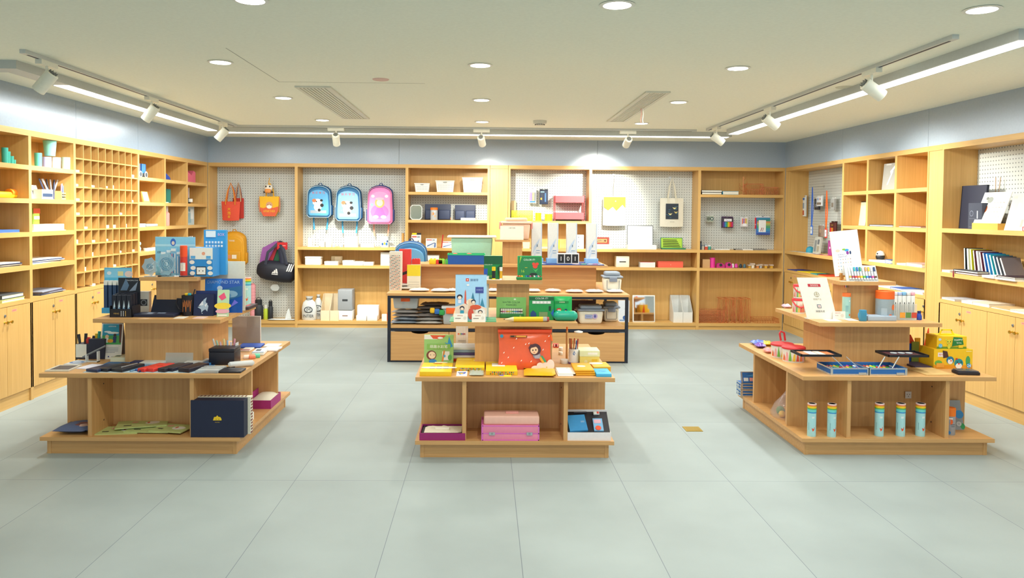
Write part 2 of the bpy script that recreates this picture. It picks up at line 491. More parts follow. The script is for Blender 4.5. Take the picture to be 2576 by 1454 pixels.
one(M().lathe([(0.0, -0.006), (0.055, -0.006), (0.06, 0)], mat('#d8b9ae', 0.6), seg=24), 'ceiling_speaker', 'small round pinkish disc fitting in the ceiling left of centre', 'ceiling fitting', (-0.75, 5.49, H))
one(M().lathe([(0.0, -0.004), (0.06, -0.004), (0.065, 0)], mat('#c9ccb9', 0.6), seg=24), 'ceiling_speaker', 'small round pale disc fitting in the ceiling beside the right track', 'ceiling fitting', (2.62, 5.6, H))

# ---------------------------------------------------------------- wall shelving
TB = 0.036           # shelf thickness
def unit(label, loc, rz, w, zs, peg=None, bot=0.085, doors=0, top=ZT, toe=True, dep=DEP, pillars=(), extra=None, name='shelving_unit', pegsplit=None, knobs=True, shelf_spans=None):
    """one bay: local x along the wall, y into it. zs = heights of shelf tops; peg = (z0, z1) pegboard"""
    t = thing(name, label, 'shelving unit', loc, rz)
    s = 0.018
    M().box(0, s, 0, dep, 0, top, SHELF).build('side_panel', t, 0)
    M().box(w - s, w, 0, dep, 0, top, SHELF).build('side_panel', t, 0)
    M().box(s, w - s, 0, dep, top - 0.045, top, SHELFX).build('top_rail', t, 0)
    M().box(s, w - s, dep - 0.01, dep, bot, top - 0.045, SHELF).build('back_panel', t, 0)
    if peg:
        for z0, z1 in (peg if isinstance(peg[0], tuple) else (peg,)):
            M().box(s, w - s, dep - 0.018, dep - 0.0102, z0, z1, PEG).build('pegboard', t, 0)
    for z in zs:
        M().box(s, w - s, 0, dep - 0.0185, z - TB, z, SHELFX).build('shelf', t, 0)
    if extra: extra(t)
    M().box(s, w - s, 0.012, 0.03, 0, 0.098 if doors else bot - TB, SHELFX).build('plinth', t, 0)
    if not doors:
        M().box(s, w - s, 0, dep - 0.0185, bot - TB, bot, SHELFX).build('bottom_board', t, 0)
    else:
        bt = 0.80
        M().box(s, w - s, 0, dep - 0.0185, bt - 0.03, bt, SHELFX).build('worktop', t, 0)
        M().box(s, w - s, 0.022, dep - 0.0185, 0.085, 0.10, SHELFX).build('bottom_board', t, 0)
        dw = w / doors
        for k in range(doors):
            d = M().box(k * dw + 0.002, (k + 1) * dw - 0.002, 0, 0.018, 0.10, bt - 0.033, SHELF).build('door', t, 0)
            kx = (k + 1) * dw - 0.028 if k % 2 == 0 else k * dw + 0.028
            m = M(); m.T = Matrix.Translation((kx, 0, 0.655)) @ Matrix.Rotation(math.pi / 2, 4, 'X')
            m.lathe([(0.009, 0), (0.005, 0.006), (0.005, 0.016), (0.012, 0.02), (0.012, 0.026), (0.0, 0.028)], mat('#c9a13a', 0.25, 0.9), seg=12).build('knob', d)
            if k % 2 == 0:
                m = M(); m.T = Matrix.Translation((kx + 0.004, 0, 0.705)) @ Matrix.Rotation(math.pi / 2, 4, 'X')
                m.lathe([(0.011, 0), (0.011, 0.005), (0.006, 0.007), (0, 0.007)], mat('#9aa3aa', 0.25, 0.9), seg=12).build('lock', d)
            elif knobs:
                M().art(0.06, 0.018, [('r', 0, 0, 1, 1, '#e0a08a'), ('r', 0.12, 0.3, 0.76, 0.4, '#d07a70')], 0, k * dw + 0.06, 0.725).build('sticker', d)
    return t

# back wall, from left to right
B4 = (1.76, 1.40)
unit('tall pegboard bay at the left end of the back wall, bags hanging in it', (-3.551, YB, 0), 0, 1.123, [], (0.086, 2.067), name='pegboard_bay')
unit('wide bay of the back wall with school backpacks on pegboard over two shelves', (-2.428, YB, 0), 0, 1.416, [1.04, 0.805], (1.04, 2.067))
unit('narrow bay of the back wall with three white baskets on its top shelf', (-1.012, YB, 0), 0, 1.054, [1.76, 1.40, 1.04, 0.805], (1.40, 1.724))
one(M().box(0, 0.012, 0, 0.3, 0, ZT, SHELF).box(0.016, 0.246, 0.004, 0.3, 0, ZT - 0.047, SHELF).box(0.016, 0.246, 0, 0.3, ZT - 0.045, ZT, SHELFX).box(0.25, 0.258, 0, 0.3, 0, ZT, SHELF),
    'pillar_cladding', 'flat wooden panel covering a pillar in the middle of the back wall', 'wall panel', (0.042, YB, 0))
unit('back wall bay with lime and coral wire racks under hanging pen packs', (0.300, YB, 0), 0, 1.055, [1.40, 1.04, 0.805], (1.40, 2.067))
unit('wide bay of the back wall with two canvas tote bags on pegboard', (1.355, YB, 0), 0, 1.411, [1.04, 0.805], (1.04, 2.067))
unit('back wall bay at the right corner with copper wire racks top and bottom', (2.766, YB, 0), 0, 1.11, [1.76, 1.04, 0.805], (1.04, 1.724))
# left wall, local x runs away from the camera
L5 = (1.84, 1.58, 1.32, 1.06)
unit('left wall unit at the picture edge with a teal cup pyramid on its top shelf', (XL, 5.432, 0), LEFT, 0.622, L5, doors=2)
unit('left wall unit with teal and white cups on its top shelf', (XL, 6.054, 0), LEFT, 0.652, L5, doors=2)
def pigeon(t):
    w = 1.22; z0, z1 = 0.817, 2.067
    for i in range(1, 10):
        x = 0.018 + (w - 0.036) * i / 10
    for i in range(1, 9):
        x = 0.018 + (w - 0.036) * i / 9
        M().box(x - 0.005, x + 0.005, 0.002, DEP - 0.019, z0, z1, SHELF).build('divider', t, 0)
    for j in range(1, 10):
        z = z0 + (z1 - z0) * j / 10
        M().box(0.018, w - 0.018, 0.003, DEP - 0.02, z - 0.006, z + 0.006, SHELFX).build('shelf', t, 0)
unit('pigeonhole unit of small square cubbies on the left wall', (XL, 6.706, 0), LEFT, 1.22, [], doors=4, extra=pigeon, name='pigeonhole_unit')
unit('left wall unit just beyond the pigeonholes with pen sets on its top shelf', (XL, 7.926, 0), LEFT, 0.652, L5, doors=2)
unit('left wall unit second from the back corner', (XL, 8.578, 0), LEFT, 0.632, L5, doors=2)
unit('left wall unit in the back corner with a pink holder on its top shelf', (XL, 9.210, 0), LEFT, 0.662, L5, doors=2)
# right wall, local x runs towards the camera
unit('right wall bay in the back corner with lanyards on pegboard', (XR, 9.872, 0), RIGHT, 1.593, [1.04], (1.04, 2.067), doors=6)
def cubes(t):
    for x in (0.533, 1.07):
        M().box(x - 0.018, x + 0.018, 0.001, DEP - 0.019, 1.04, ZT - 0.045, SHELF).build('divider', t, 0)
unit('right wall unit of nine open square cubes over a worktop', (XR, 8.279, 0), RIGHT, 1.609, [1.755, 1.395, 1.04], doors=5, extra=cubes, name='cube_shelf_unit')
one(M().box(0, 0.2, 0.004, 0.3, 0, ZT - 0.047, SHELF).box(0, 0.2, 0, 0.3, ZT - 0.045, ZT, SHELFX), 'pillar_cladding', 'flat wooden panel covering a pillar on the right wall', 'wall panel', (XR, 6.669, 0), RIGHT)
unit('right wall bay at the picture edge with notebooks on two shelves', (XR, 6.468, 0), RIGHT, 1.90, [1.40, 1.03], (1.40, 2.067), doors=6)

# ---------------------------------------------------------------- display tables
def display_table(x, y, label):
    t = thing('display_table', label, 'display table', (x, y, 0), 0, 'stepped wooden display tables')
    a = 0.575
    M().box(-a, a, -a, a, 0, 0.087, WOODX).build('plinth', t, 0)
    for sx in (-1, 1):
        for sy in (-1, 1): M().box(sx * a - 0.02 * (sx > 0) - 0.003 * (sx < 0), sx * a + 0.02 * (sx < 0) + 0.003 * (sx > 0), sy * a - 0.02 * (sy > 0) - 0.003 * (sy < 0), sy * a + 0.02 * (sy < 0) + 0.003 * (sy > 0), 0, 0.087, WOOD).build('plinth_corner', t, 0)
    M().box(-0.607, 0.607, -0.607, 0.607, 0.087, 0.11, WOODX).build('base_board', t, 0)
    e = 0.592
    for s in (-1, 1):
        M().box(s * 0.31 - 0.0125, s * 0.31 + 0.0125, -e, e, 0.11, 0.475, WOOD).build('divider', t, 0)
    for s in (-1, 1):
        m = M()
        for x0, x1 in ((-e, -0.3225), (-0.2975, 0.2975), (0.3225, e)): m.box(x0, x1, s * 0.31 - 0.0125, s * 0.31 + 0.0125, 0.11, 0.475, WOOD)
        m.build('divider', t, 0)
    M().box(-0.607, 0.607, -0.607, 0.607, 0.475, 0.5, WOODX).build('table_top', t, 0)
    for half, z0, z1 in ((0.252, 0.5, 0.775), (0.108, 0.8, 1.03)):
        M().box(-half, half, -half, half, z0, z1, WOOD).build('riser', t, 0)
    M().box(-0.405, 0.405, -0.36, 0.405, 0.775, 0.8, WOODX).build('tier_board', t, 0)
    M().box(-0.19, 0.19, -0.18, 0.19, 1.03, 1.055, WOODX).build('tier_board', t, 0)
    m = M()
    for sx in (-0.3, 0.295): m.box(sx, sx + 0.004, -0.45, -0.442, 0.17, 0.178, '#3b3430').box(sx, sx + 0.004, -0.45, -0.442, 0.4, 0.408, '#3b3430')
    m.build('screw_cap', t, 0)
    return t
display_table(-2.10, 5.29, 'stepped wooden display table on the left, pen boxes on it')
display_table(0.19, 5.235, 'stepped wooden display table in the centre, yellow and green boxes on it')
display_table(2.59, 5.31, 'stepped wooden display table on the right, blue art cases on it')

# ---------------------------------------------------------------- black framed island
t = thing('drawer_island', 'long island of wooden drawers and boards in a black metal frame behind the centre table', 'island counter', (0.236, 7.64, 0))
BK = mat('#171c2b', 0.45)
a, D = 1.19, 1.4
for sx in (-1, 1):
    for y0 in (0.0, D - 0.03):
        M().box(sx * a - 0.015, sx * a + 0.015, y0, y0 + 0.03, 0, 0.665, BK).build('leg', t, 0)
for y0 in (0, D - 0.03):
    M().box(-a + 0.015, a - 0.015, y0, y0 + 0.03, 0.64, 0.665, BK).build('top_rail', t, 0)
for y0 in (0, D - 0.03):
    M().box(-a + 0.015, a - 0.015, y0, y0 + 0.03, 0.312, 0.34, BK).build('middle_rail', t, 0)
M().box(-a + 0.015, a - 0.015, 0.0, 0.03, 0.0, 0.014, BK).build('bottom_rail', t, 0)
for px, py in ((-1.02, 0.7), (0.0, 0.7), (0.95, 0.7)):
    M().box(px, px + 0.03, py, py + 0.03, 0.372, 0.665, BK).build('post', t, 0)
M().box(-1.215, 1.215, -0.01, D, 0.666, 0.69, WOODX).build('counter_top', t, 0)
M().box(-1.17, 1.17, 0.005, D - 0.03, 0.341, 0.372, WOODX).build('shelf', t, 0)
for x0, x1 in ((-1.172, -0.593), (-0.589, 0.594), (0.598, 1.172)):
    d = M()
    n = 14; cx = (x0 + x1) / 2
    top = [(x1, 0.305)] + [(cx + 0.085 * math.cos(math.pi * i / n), 0.305 - 0.022 * math.sin(math.pi * i / n)) for i in range(n + 1)] + [(x0, 0.305)]
    d.prism([(x0, 0.016), (x1, 0.016)] + top, 0.004, 0.022, WOODX)
    dr = d.build('drawer', t, 0)
    M().box(x0 + 0.01, x1 - 0.01, 0.04, D - 0.1, 0.02, 0.27, BK).build('drawer_box', dr, 0)
M().box(-0.92, 0.96, 0.58, 0.94, 0.69, 0.928, WOODX).build('riser', t, 0)
M().box(-1.03, 1.06, 0.43, 1.08, 0.928, 0.952, WOODX).build('tier_board', t, 0)
M().box(-0.045, 0.165, 0.66, 0.86, 0.952, 1.19, WOOD).build('riser', t, 0)
M().box(-0.13, 0.245, 0.56, 0.93, 1.19, 1.212, WOODX).build('tier_board', t, 0)

# ================================================================ makers of merchandise
# P = (x, y, z, width, height): middle of the lower front edge, then size
def leaned(m, tilt):
    if tilt: m.T = Matrix.Rotation(-tilt, 4, 'X')
    return m
def box(name, label, cat, P, d, col, art=(), rz=0.0, group=None, r=0.0, tilt=0.0, top=None, yaw=0.0):
    x, y, z, w, h = P
    m = leaned(M(), tilt)
    if r: m.rb(-w/2, w/2, 0, d, 0, h, col, r)
    else: m.box(-w/2, w/2, 0, d, 0, h, col)
    if top: m.box(-w/2 + 0.001, w/2 - 0.001, 0.001, d - 0.001, h, h + 0.001, top)
    if art: m.art(w, h, art)
    return one(m, name, label, cat, (x, y, z), rz + yaw, group)
def flat(name, label, cat, P, th, col, art=(), rz=0.0, group=None, r=0.0, yaw=0.0):
    """thing lying flat; P = (x, y, z, width, depth)"""
    x, y, z, w, d = P
    m = M()
    if r: m.rb(-w/2, w/2, 0, d, 0, th, col, r)
    else: m.box(-w/2, w/2, 0, d, 0, th, col)
    if art: m.art(w, d, art, frame=Matrix(((1, 0, 0, -w/2), (0, 1, 0, 0), (0, 0, -1, th), (0, 0, 0, 1))))
    return one(m, name, label, cat, (x, y, z), rz + yaw, group)
def book(name, label, P, th, cover, rz=0.0, yaw=0.0, group=None, pages='#f1eee0', cat='notebook', art=()):
    x, y, z, w, d = P
    t = thing(name, label, cat, (x, y, z), rz + yaw, group)
    e = min(0.004, th / 4)
    m = M().box(-w/2, w/2, 0, d, 0, e, cover).box(-w/2, w/2, 0, d, th - e, th, cover).box(-w/2, -w/2 + e, 0, d, e, th - e, cover)
    if art: m.art(w, d, art, frame=Matrix(((1, 0, 0, -w/2), (0, 1, 0, 0), (0, 0, -1, th), (0, 0, 0, 1))))
    m.build('cover', t, 0)
    M().box(-w/2 + e, w/2 - 0.003, 0.003, d - 0.003, e, th - e, pages).build('pages', t, 0)
    return t
def cup(name, label, cat, P, col, rz=0, taper=0.9, group=None, wall=0.003, parts=None, seg=20, band=None):
    x, y, z, w, h = P; r = w / 2
    t = thing(name, label, cat, (x, y + r, z), rz, group) if parts or band else None
    m = M().lathe([(0, 0.0), (r * taper, 0), (r, h), (r - wall, h), (r * taper - wall, 0.004), (0, 0.004)], col, seg=seg)
    if not t: return one(m, name, label, cat, (x, y + r, z), rz, group)
    m.build('cup', t)
    if band: M().lathe([(r * taper + 0.0005, h * band[0]), (r * taper + 0.0015 + (r - r * taper) * band[1], h * band[0] + 0.0001), (r * taper + 0.0015 + (r - r * taper) * band[1], h * band[1])], band[2], seg=seg).build('band', t)
    return t
def pens_in(t, w, d, h, n, cols, rr=0.004, h2=0.05):
    """pens standing in a holder, each a part"""
    for i in range(n):
        a = random.uniform(-0.12, 0.12); b = random.uniform(-0.1, 0.1)
        px = (-0.5 + (i + 0.5) / n) * w * 0.8; py = d * (0.5 + random.uniform(-0.25, 0.25)); c = cols[i % len(cols)]
        L = h + random.uniform(0.4, 1.0) * h2
        M().tube([(px, py, 0.006), (px + a * L, py + b * L, L)], rr, c, 7).build('pen', t)
def jar(name, label, cat, P, body, lid, lidh=0.2, rz=0, art=(), group=None, seg=24, alpha=1.0, bands=(), knob=False):
    """round canister with a separate lid; art is wrapped on the side facing the room"""
    x, y, z, w, h = P; r = w / 2
    t = thing(name, label, cat, (x, y + r, z), rz, group)
    hb = h * (1 - lidh)
    m = M().lathe([(0, 0), (r * 0.96, 0), (r * 0.98, 0.003), (r * 0.98, hb)], mat(body, 0.45, alpha=alpha) if isinstance(body, str) else body, seg=seg)
    for z0, z1, c in bands: m.lathe([(r * 0.985, h * z0), (r * 0.985, h * z1)], c, seg=seg)
    for it in art:      # ('e'|'r', angle in degrees from the front, height 0..1, half width deg, half height 0..1, colour)
        k, ang, v, da, dv, c = it; n = 8; vs = []; 
        if k == 'r':
            vs = [(math.radians(ang - 90 + da * (2 * i / n - 1)), v - dv) for i in range(n + 1)] + [(math.radians(ang - 90 + da * (1 - 2 * i / n)), v + dv) for i in range(n + 1)]
            fs = [(i, i + 1, 2 * n - i, 2 * n + 1 - i) for i in range(n)]
        else:
            vs = [(math.radians(ang - 90 + da * math.cos(6.2832 * i / 14)), v + dv * math.sin(6.2832 * i / 14)) for i in range(14)]; fs = [tuple(range(14))]
        m.add([(r * 0.995 * math.cos(a), r * 0.995 * math.sin(a), h * b) for a, b in vs], fs, c)
    m.build('body', t)
    M().lathe([(0, hb), (r, hb), (r, h - 0.003), (r - 0.003, h), (0, h)], lid, seg=seg).build('lid', t)
    return t
def bottle(name, label, P, body, cap, capr=0.6, caph=0.2, rz=0, loop=False, group=None, cat='bottle'):
    x, y, z, w, h = P; r = w / 2
    t = thing(name, label, cat, (x, y + r, z), rz, group)
    M().lathe([(0, 0), (r * 0.9, 0), (r, 0.008), (r, h * (1 - caph) - 0.02), (r * capr, h * (1 - caph)), (0, h * (1 - caph))], body).build('body', t)
    M().cyl(0, 0, h * (1 - caph), h - (0.012 if loop else 0), r * capr * 1.08, cap).build('cap', t)
    if loop: M().tube([(r * 0.5 * math.cos(a), 0, h - 0.014 + r * 0.6 * math.sin(a)) for a in [math.pi * i / 8 for i in range(9)]], 0.004, cap).build('carry_loop', t)
    return t
def tray(name, label, cat, P, d, col, rz=0, group=None, th=0.003, taper=0.0, holes=False, lip=0.0):
    """open box; with holes the walls are pierced like a basket"""
    x, y, z, w, h = P; m = M(); q = mat(col) if isinstance(col, str) else col
    k = taper * w / 2
    def ring(s, zz, off=0): return [(-w/2 + s + off, s + off, zz), (w/2 - s - off, s + off, zz), (w/2 - s - off, d - s - off, zz), (-w/2 + s + off, d - s - off, zz)]
    vs = ring(k, 0) + ring(-lip, h) + ring(-lip + th, h) + ring(k + th, th)
    fs = [(3, 2, 1, 0), (12, 13, 14, 15)]
    for a in (0, 4, 8):
        for i in range(4): fs.append((a + i, a + (i + 1) % 4, a + 4 + (i + 1) % 4, a + 4 + i))
    m.add(vs, fs, q)
    if holes:
        t = thing(name, label, cat, (x, y, z), rz, group); m.build('basket', t, 0)
        hm = M(); nx = max(5, int(w / 0.025))
        for j in range(3):
            for i in range(nx):
                zz = h * (0.25 + j * 0.17); kk = k * (1 - zz / h)
                hx = (-0.5 + (i + 1) / (nx + 1)) * w * 0.86
                hm.box(hx - 0.005, hx + 0.005, kk - lip - 0.001, kk + 0.0005, zz, zz + 0.01, '#a9adaa')
        hm.box(-w * 0.1, w * 0.1, -lip - 0.0012, 0.0, h * 0.8, h * 0.9, '#9a9f9c'); hm.build('piercing', t, 0)
        M().box(-w/2 - 0.004, w/2 + 0.004, -0.006 - lip, 0.0 - lip, h - 0.01, h + 0.002, q).build('rim', t, 0)
        return t
    return one(m, name, label, cat, (x, y, z), rz, group)
def packet(name, label, P, h, col, yaw=0.0, group=None, rz=0, cat='packet', wob=0.004, art=None):
    """soft sealed packet lying flat; P = (x, y, z, width, depth)"""
    x, y, z, w, d = P
    m = M().pillow(-w/2, w/2, 0, d, 0, h, mat(col, 0.3, spec=0.6) if isinstance(col, str) else col, wob=wob)
    for i in range(2): m.tube([(-w/2, 0.004 + i * (d - 0.008), h/2), (w/2, 0.004 + i * (d - 0.008), h/2)], 0.003, col, 4, flat=0.3)
    return one(m, name, label, cat, (x, y, z), rz + yaw, group)
def hangpack(name, label, cat, P, d, col, art=(), rz=0.0, card='#e9ecea', group=None, hook=True):
    """blister pack on a hang card, with the peg it hangs on"""
    x, y, z, w, h = P
    t = thing(name, label, cat, (x, y, z), rz, group)
    m = M().box(-w/2, w/2, d, d + 0.002, 0, h * 1.06, card); m.box(-0.012, 0.012, d - 0.0005, d + 0.0025, h * 1.0, h * 1.04, '#8a9090'); m.build('hang_card', t, 0)
    m = M().rb(-w/2 + 0.003, w/2 - 0.003, 0, d - 0.001, 0.002, h * 0.96, col, 0.004)
    if art: m.art(w - 0.01, h * 0.94, art, z0=0.006)
    m.build('blister', t)
    return t
def peg_hook(P, label, ln=0.12, rz=0.0):
    x, y, z = P
    m = M().tube([(0, ln, 0), (0, 0.01, 0), (0, 0, 0.012)], 0.0022, mat('#c9cdcf', 0.3, 0.8), 6).box(-0.012, 0.012, ln - 0.001, ln + 0.001, -0.012, 0.012, mat('#c9cdcf', 0.3, 0.8))
    return one(m, 'peg_hook', label, 'hook', (x, y, z), rz, 'chrome peg hooks')
def file_rack(name, label, P, d, col, rz=0, n=2, group=None):
    """upright magazine file with a sloping cut-out side"""
    x, y, z, w, h = P; k = w / n
    for i in range(n):
        t = thing(name, label[i], 'magazine file', (x - w/2 + k * (i + 0.5), y, z), rz, group)
        for s in (-1, 1):
            m = M(); m.T = Matrix.Rotation(math.pi / 2, 4, 'Z')
            xx = s * (k / 2 - 0.003)
            m.prism([(0, 0), (d, 0), (d, h), (d * 0.75, h), (0, h * 0.4)], -xx - 0.0015, -xx + 0.0015, col); m.build('side', t, 0)
        M().box(-k/2 + 0.004, k/2 - 0.004, 0, 0.003, 0, h * 0.4, col).build('front', t, 0)
        M().box(-k/2 + 0.004, k/2 - 0.004, d - 0.003, d, 0, h, col).build('back', t, 0)
        M().box(-k/2 + 0.004, k/2 - 0.004, 0.003, d - 0.003, 0, 0.003, col).build('base', t, 0)
def wire_basket(name, label, P, d, col, rz=0, nx=9, nz=3, ny=6, r=0.0017, cat='wire basket', flare=0.0, zig=False, group=None, open_top=True):
    x, y, z, w, h = P; m = M(); c = mat(col, 0.25, 0.85) if isinstance(col, str) else col
    def pt(u, v, q):   # u, v in -1..1 and 0..1
        k = 1 - flare * (1 - q); return (u * w / 2 * k, d / 2 + (v - 0.5) * d * k, h * q)
    for j in range(nz + 1):
        q = j / nz
        m.tube([pt(-1, 0, q), pt(1, 0, q), pt(1, 1, q), pt(-1, 1, q)], r * (1.5 if j in (0, nz) else 1), c, 4, closed=True)
    for i in range(nx + 1):
        u = -1 + 2 * i / nx
        for v in (0, 1):
            if zig and i < nx: m.tube([pt(u, v, 0), pt(u + 1 / nx, v, 1), pt(u + 2 / nx, v, 0)], r, c, 4)
            else: m.tube([pt(u, v, 0), pt(u, v, 1)], r, c, 4)
        m.tube([pt(u, 0, 0), pt(u, 1, 0)], r, c, 4)
    for i in range(1, ny):
        v = i / ny
        for u in (-1, 1): m.tube([pt(u, v, 0), pt(u, v, 1)], r, c, 4)
    return one(m, name, label, cat, (x, y, z), rz, group)
def backpack(label, P, d, main, dark, panel, strap, art=(), piping=None, rz=0, cat='backpack', name='school_backpack'):
    """hung backpack: shell, front panel with piping, haul loop, straps below"""
    x, y, z, w, h = P
    t = thing(name, label, cat, (x, y, z), rz)
    def shell(sc, y0, y1, hh, mt, pinch=0.16, r=0.35):
        n = 8; out = []
        for i in range(n + 1):       # arched top
            a = math.pi * i / n; out.append((math.cos(a) * w/2 * sc * (1 - pinch * 0.35), hh - w * 0.30 + math.sin(a) * w * 0.30))
        b = w * 0.09
        bl = [(-w/2 * sc, hh * 0.35), (-w/2 * sc, b), (-w/2 * sc + b, 0), (w/2 * sc - b, 0), (w/2 * sc, b), (w/2 * sc, hh * 0.35)]
        return out + bl
    def puff(poly, y0, y1, mt, par, nm, ins=0.014):
        n = len(poly); cx = sum(p[0] for p in poly) / n; cz = sum(p[1] for p in poly) / n
        def sc(k): return [(cx + (a - cx) * k, cz + (b - cz) * k) for a, b in poly]
        k = 1 - ins / (w / 2); rings = [(y0, sc(k * 0.93)), (y0 + (y1 - y0) * 0.08, sc(k)), (y0 + (y1 - y0) * 0.3, sc(1)), (y1 - (y1 - y0) * 0.2, sc(1)), (y1, sc(k))]
        vs = [(a, yy, b) for yy, pl in rings for a, b in pl]; fs = [tuple(range(n)), tuple(reversed(range((len(rings) - 1) * n, len(rings) * n)))]
        for j in range(len(rings) - 1):
            for i in range(n): fs.append((j * n + i, (j + 1) * n + i, (j + 1) * n + (i + 1) % n, j * n + (i + 1) % n))
        m = M().add(vs, fs, mt); return m
    poly = shell(1.0, 0, d, h, main)
    puff(poly, d * 0.28, d, dark, t, 'b').build('main_compartment', t, 50)
    fp = [(a * 0.93, b * 0.93 + 0.004) for a, b in poly]
    m = puff(fp, d * 0.08, d * 0.42, main, t, 'f')
    m.build('front_compartment', t, 50)
    pp = [(a * 0.84, 0.02 + b * 0.80) for a, b in poly]
    m = puff(pp, 0.0, d * 0.2, panel, t, 'p', 0.006)
    if art: m.art(w * 0.74, h * 0.72, art, z0=0.05, y=-0.0005)
    m.build('front_panel', t, 50)
    if piping:
        M().tube([(a * 0.955, d * 0.16, 0.003 + b * 0.955) for a, b in poly], 0.0035, piping, 5, closed=True).build('piping', t)
    M().tube([(-0.035, d * 0.85, h - 0.02), (-0.012, d * 0.8, h + 0.022), (0.012, d * 0.8, h + 0.022), (0.035, d * 0.85, h - 0.02)], 0.006, dark, 6).build('haul_loop', t)
    for s in (-1, 1):
        m = M().tube([(s * w * 0.27, d * 0.95, h * 0.12), (s * w * 0.29, d * 0.98, -0.03), (s * w * 0.26, d * 0.9, -0.16)], 0.013, strap, 4, flat=0.2)
        m.build('strap', t)
        m = M().rb(s * w * 0.5 - 0.014, s * w * 0.5 + 0.014, d * 0.35, d * 0.85, h * 0.08, h * 0.38, dark, 0.008); m.build('side_pocket', t)
    return t
def tote(label, P, d, col, hand, art=(), hl=0.2, rz=0, name='tote_bag', flare=0.0, stripe=None, hw=0.25, stripes=None, group=None, yaw=0):
    x, y, z, w, h = P
    t = thing(name, label, 'tote bag', (x, y, z), rz + yaw, group)
    n, q = 8, 6; vs, fs = [], []
    for side in (0, 1):
        for j in range(q + 1):
            for i in range(n + 1):
                u, v = i / n, j / q; k = 1 - flare * (1 - v)
                bul = math.sin(math.pi * u) ** 0.6 * math.sin(math.pi * (0.1 + 0.85 * v)) ** 0.7
                vs.append(((u - 0.5) * w * k, d / 2 - (1 if side == 0 else -1) * d / 2 * bul, v * h - 0.006 * math.sin(3.14 * u) * (v == 0)))
    N = (n + 1) * (q + 1)
    for j in range(q):
        for i in range(n):
            a = j * (n + 1) + i; fs.append((a, a + 1, a + n + 2, a + n + 1)); fs.append((N + a, N + a + n + 1, N + a + n + 2, N + a + 1))
    for j in range(q):
        for i in (0, n):
            a = j * (n + 1) + i; fs.append((a, a + n + 1, N + a + n + 1, N + a))
    for i in range(n): fs.append((i, N + i, N + i + 1, i + 1))
    m = M().add(vs, fs, mat(col, 0.85))
    if art: m.art(w * 0.8, h * 0.8, art, z0=h * 0.1, y=-0.002)
    m.build('body', t, 60)
    for yy in (0.004, d - 0.004):
        pts = [(-w * hw, yy, h * 0.82), (-w * hw, yy, h), (-w * hw * 0.6, d * 0.4 + yy * 0.2, h + hl * 0.6), (0, d / 2, h + hl), (w * hw * 0.6, d * 0.4 + yy * 0.2, h + hl * 0.6), (w * hw, yy, h), (w * hw, yy, h * 0.82)]
        hm = M().tube(pts, 0.012, mat(hand, 0.85), 4, flat=0.22)
        if stripes:
            hm.tube([(a, b - 0.003, c) for a, b, c in pts], 0.005, mat(stripes, 0.85), 4, flat=0.3)
        hm.build('handle', t, 60)
    return t
def cards_stack(name, label, cat, P, th, cols, rz=0, yaw=0):
    """several sheets lying slightly askew, each a part"""
    x, y, z, w, d = P; t = thing(name, label, cat, (x, y, z), rz + yaw)
    for i, c in enumerate(cols):
        a = random.uniform(-0.12, 0.12); m = M(); m.T = Matrix.Translation((random.uniform(-.01, .01), random.uniform(0, .01), i * th)) @ Matrix.Rotation(a, 4, 'Z')
        m.box(-w/2, w/2, 0, d, 0, th * 0.9, c).build('sheet', t, 0)
    return t
def drawstring(label, P, d, col, art, rz=0):
    x, y, z, w, h = P; t = thing('drawstring_bag', label, 'drawstring bag', (x, y, z), rz)
    prof = [(0.90, 0), (1.0, 0.06), (1.0, 0.5), (0.82, 0.74), (0.42, 0.87), (0.36, 0.92), (0.52, 1.0)]
    n = 20; vs, fs = [], []
    for k, (s, q) in enumerate(prof):
        for i in range(n):
            a = 2 * math.pi * i / n; wv = 1 + (0.06 * math.sin(5 * a) if k > 3 else 0)
            vs.append((w/2 * s * wv * math.cos(a), d/2 + d/2 * s * wv * math.sin(a), h * q))
    for k in range(len(prof) - 1):
        for i in range(n): fs.append((k * n + i, k * n + (i + 1) % n, (k + 1) * n + (i + 1) % n, (k + 1) * n + i))
    fs.append(tuple(reversed(range(n)))); fs.append(tuple((len(prof) - 1) * n + i for i in range(n)))
    m = M().add(vs, fs, mat(col, 0.5)); m.art(w * 0.8, h * 0.6, art, z0=h * 0.08, y=-0.003); m.build('bag', t, 60)
    M().tube([(w * 0.2 * math.cos(6.28 * i / 14), d/2 + w * 0.2 * math.sin(6.28 * i / 14), h * 0.9) for i in range(14)], 0.005, '#26282e', 5, closed=True).build('cord', t)
    return t
def colour_grid(u0, v0, u1, v1, nx, nv, cols, r=0.03, kind='e'):
    out = []
    for j in range(nv):
        for i in range(nx):
            u = u0 + (u1 - u0) * (i / max(1, nx - 1)); v = v0 + (v1 - v0) * (j / max(1, nv - 1)); c = cols[(i + j * nx) % len(cols)]
            out.append(('e', u, v, r, r, c) if kind == 'e' else ('r', u - r, v, 2 * r, kind, c))
    return out
RAIN = ['#d8342c', '#ee7d1f', '#f4d21f', '#3fae49', '#2c86c9', '#4b3f9c', '#d34c9a', '#5b3a29']

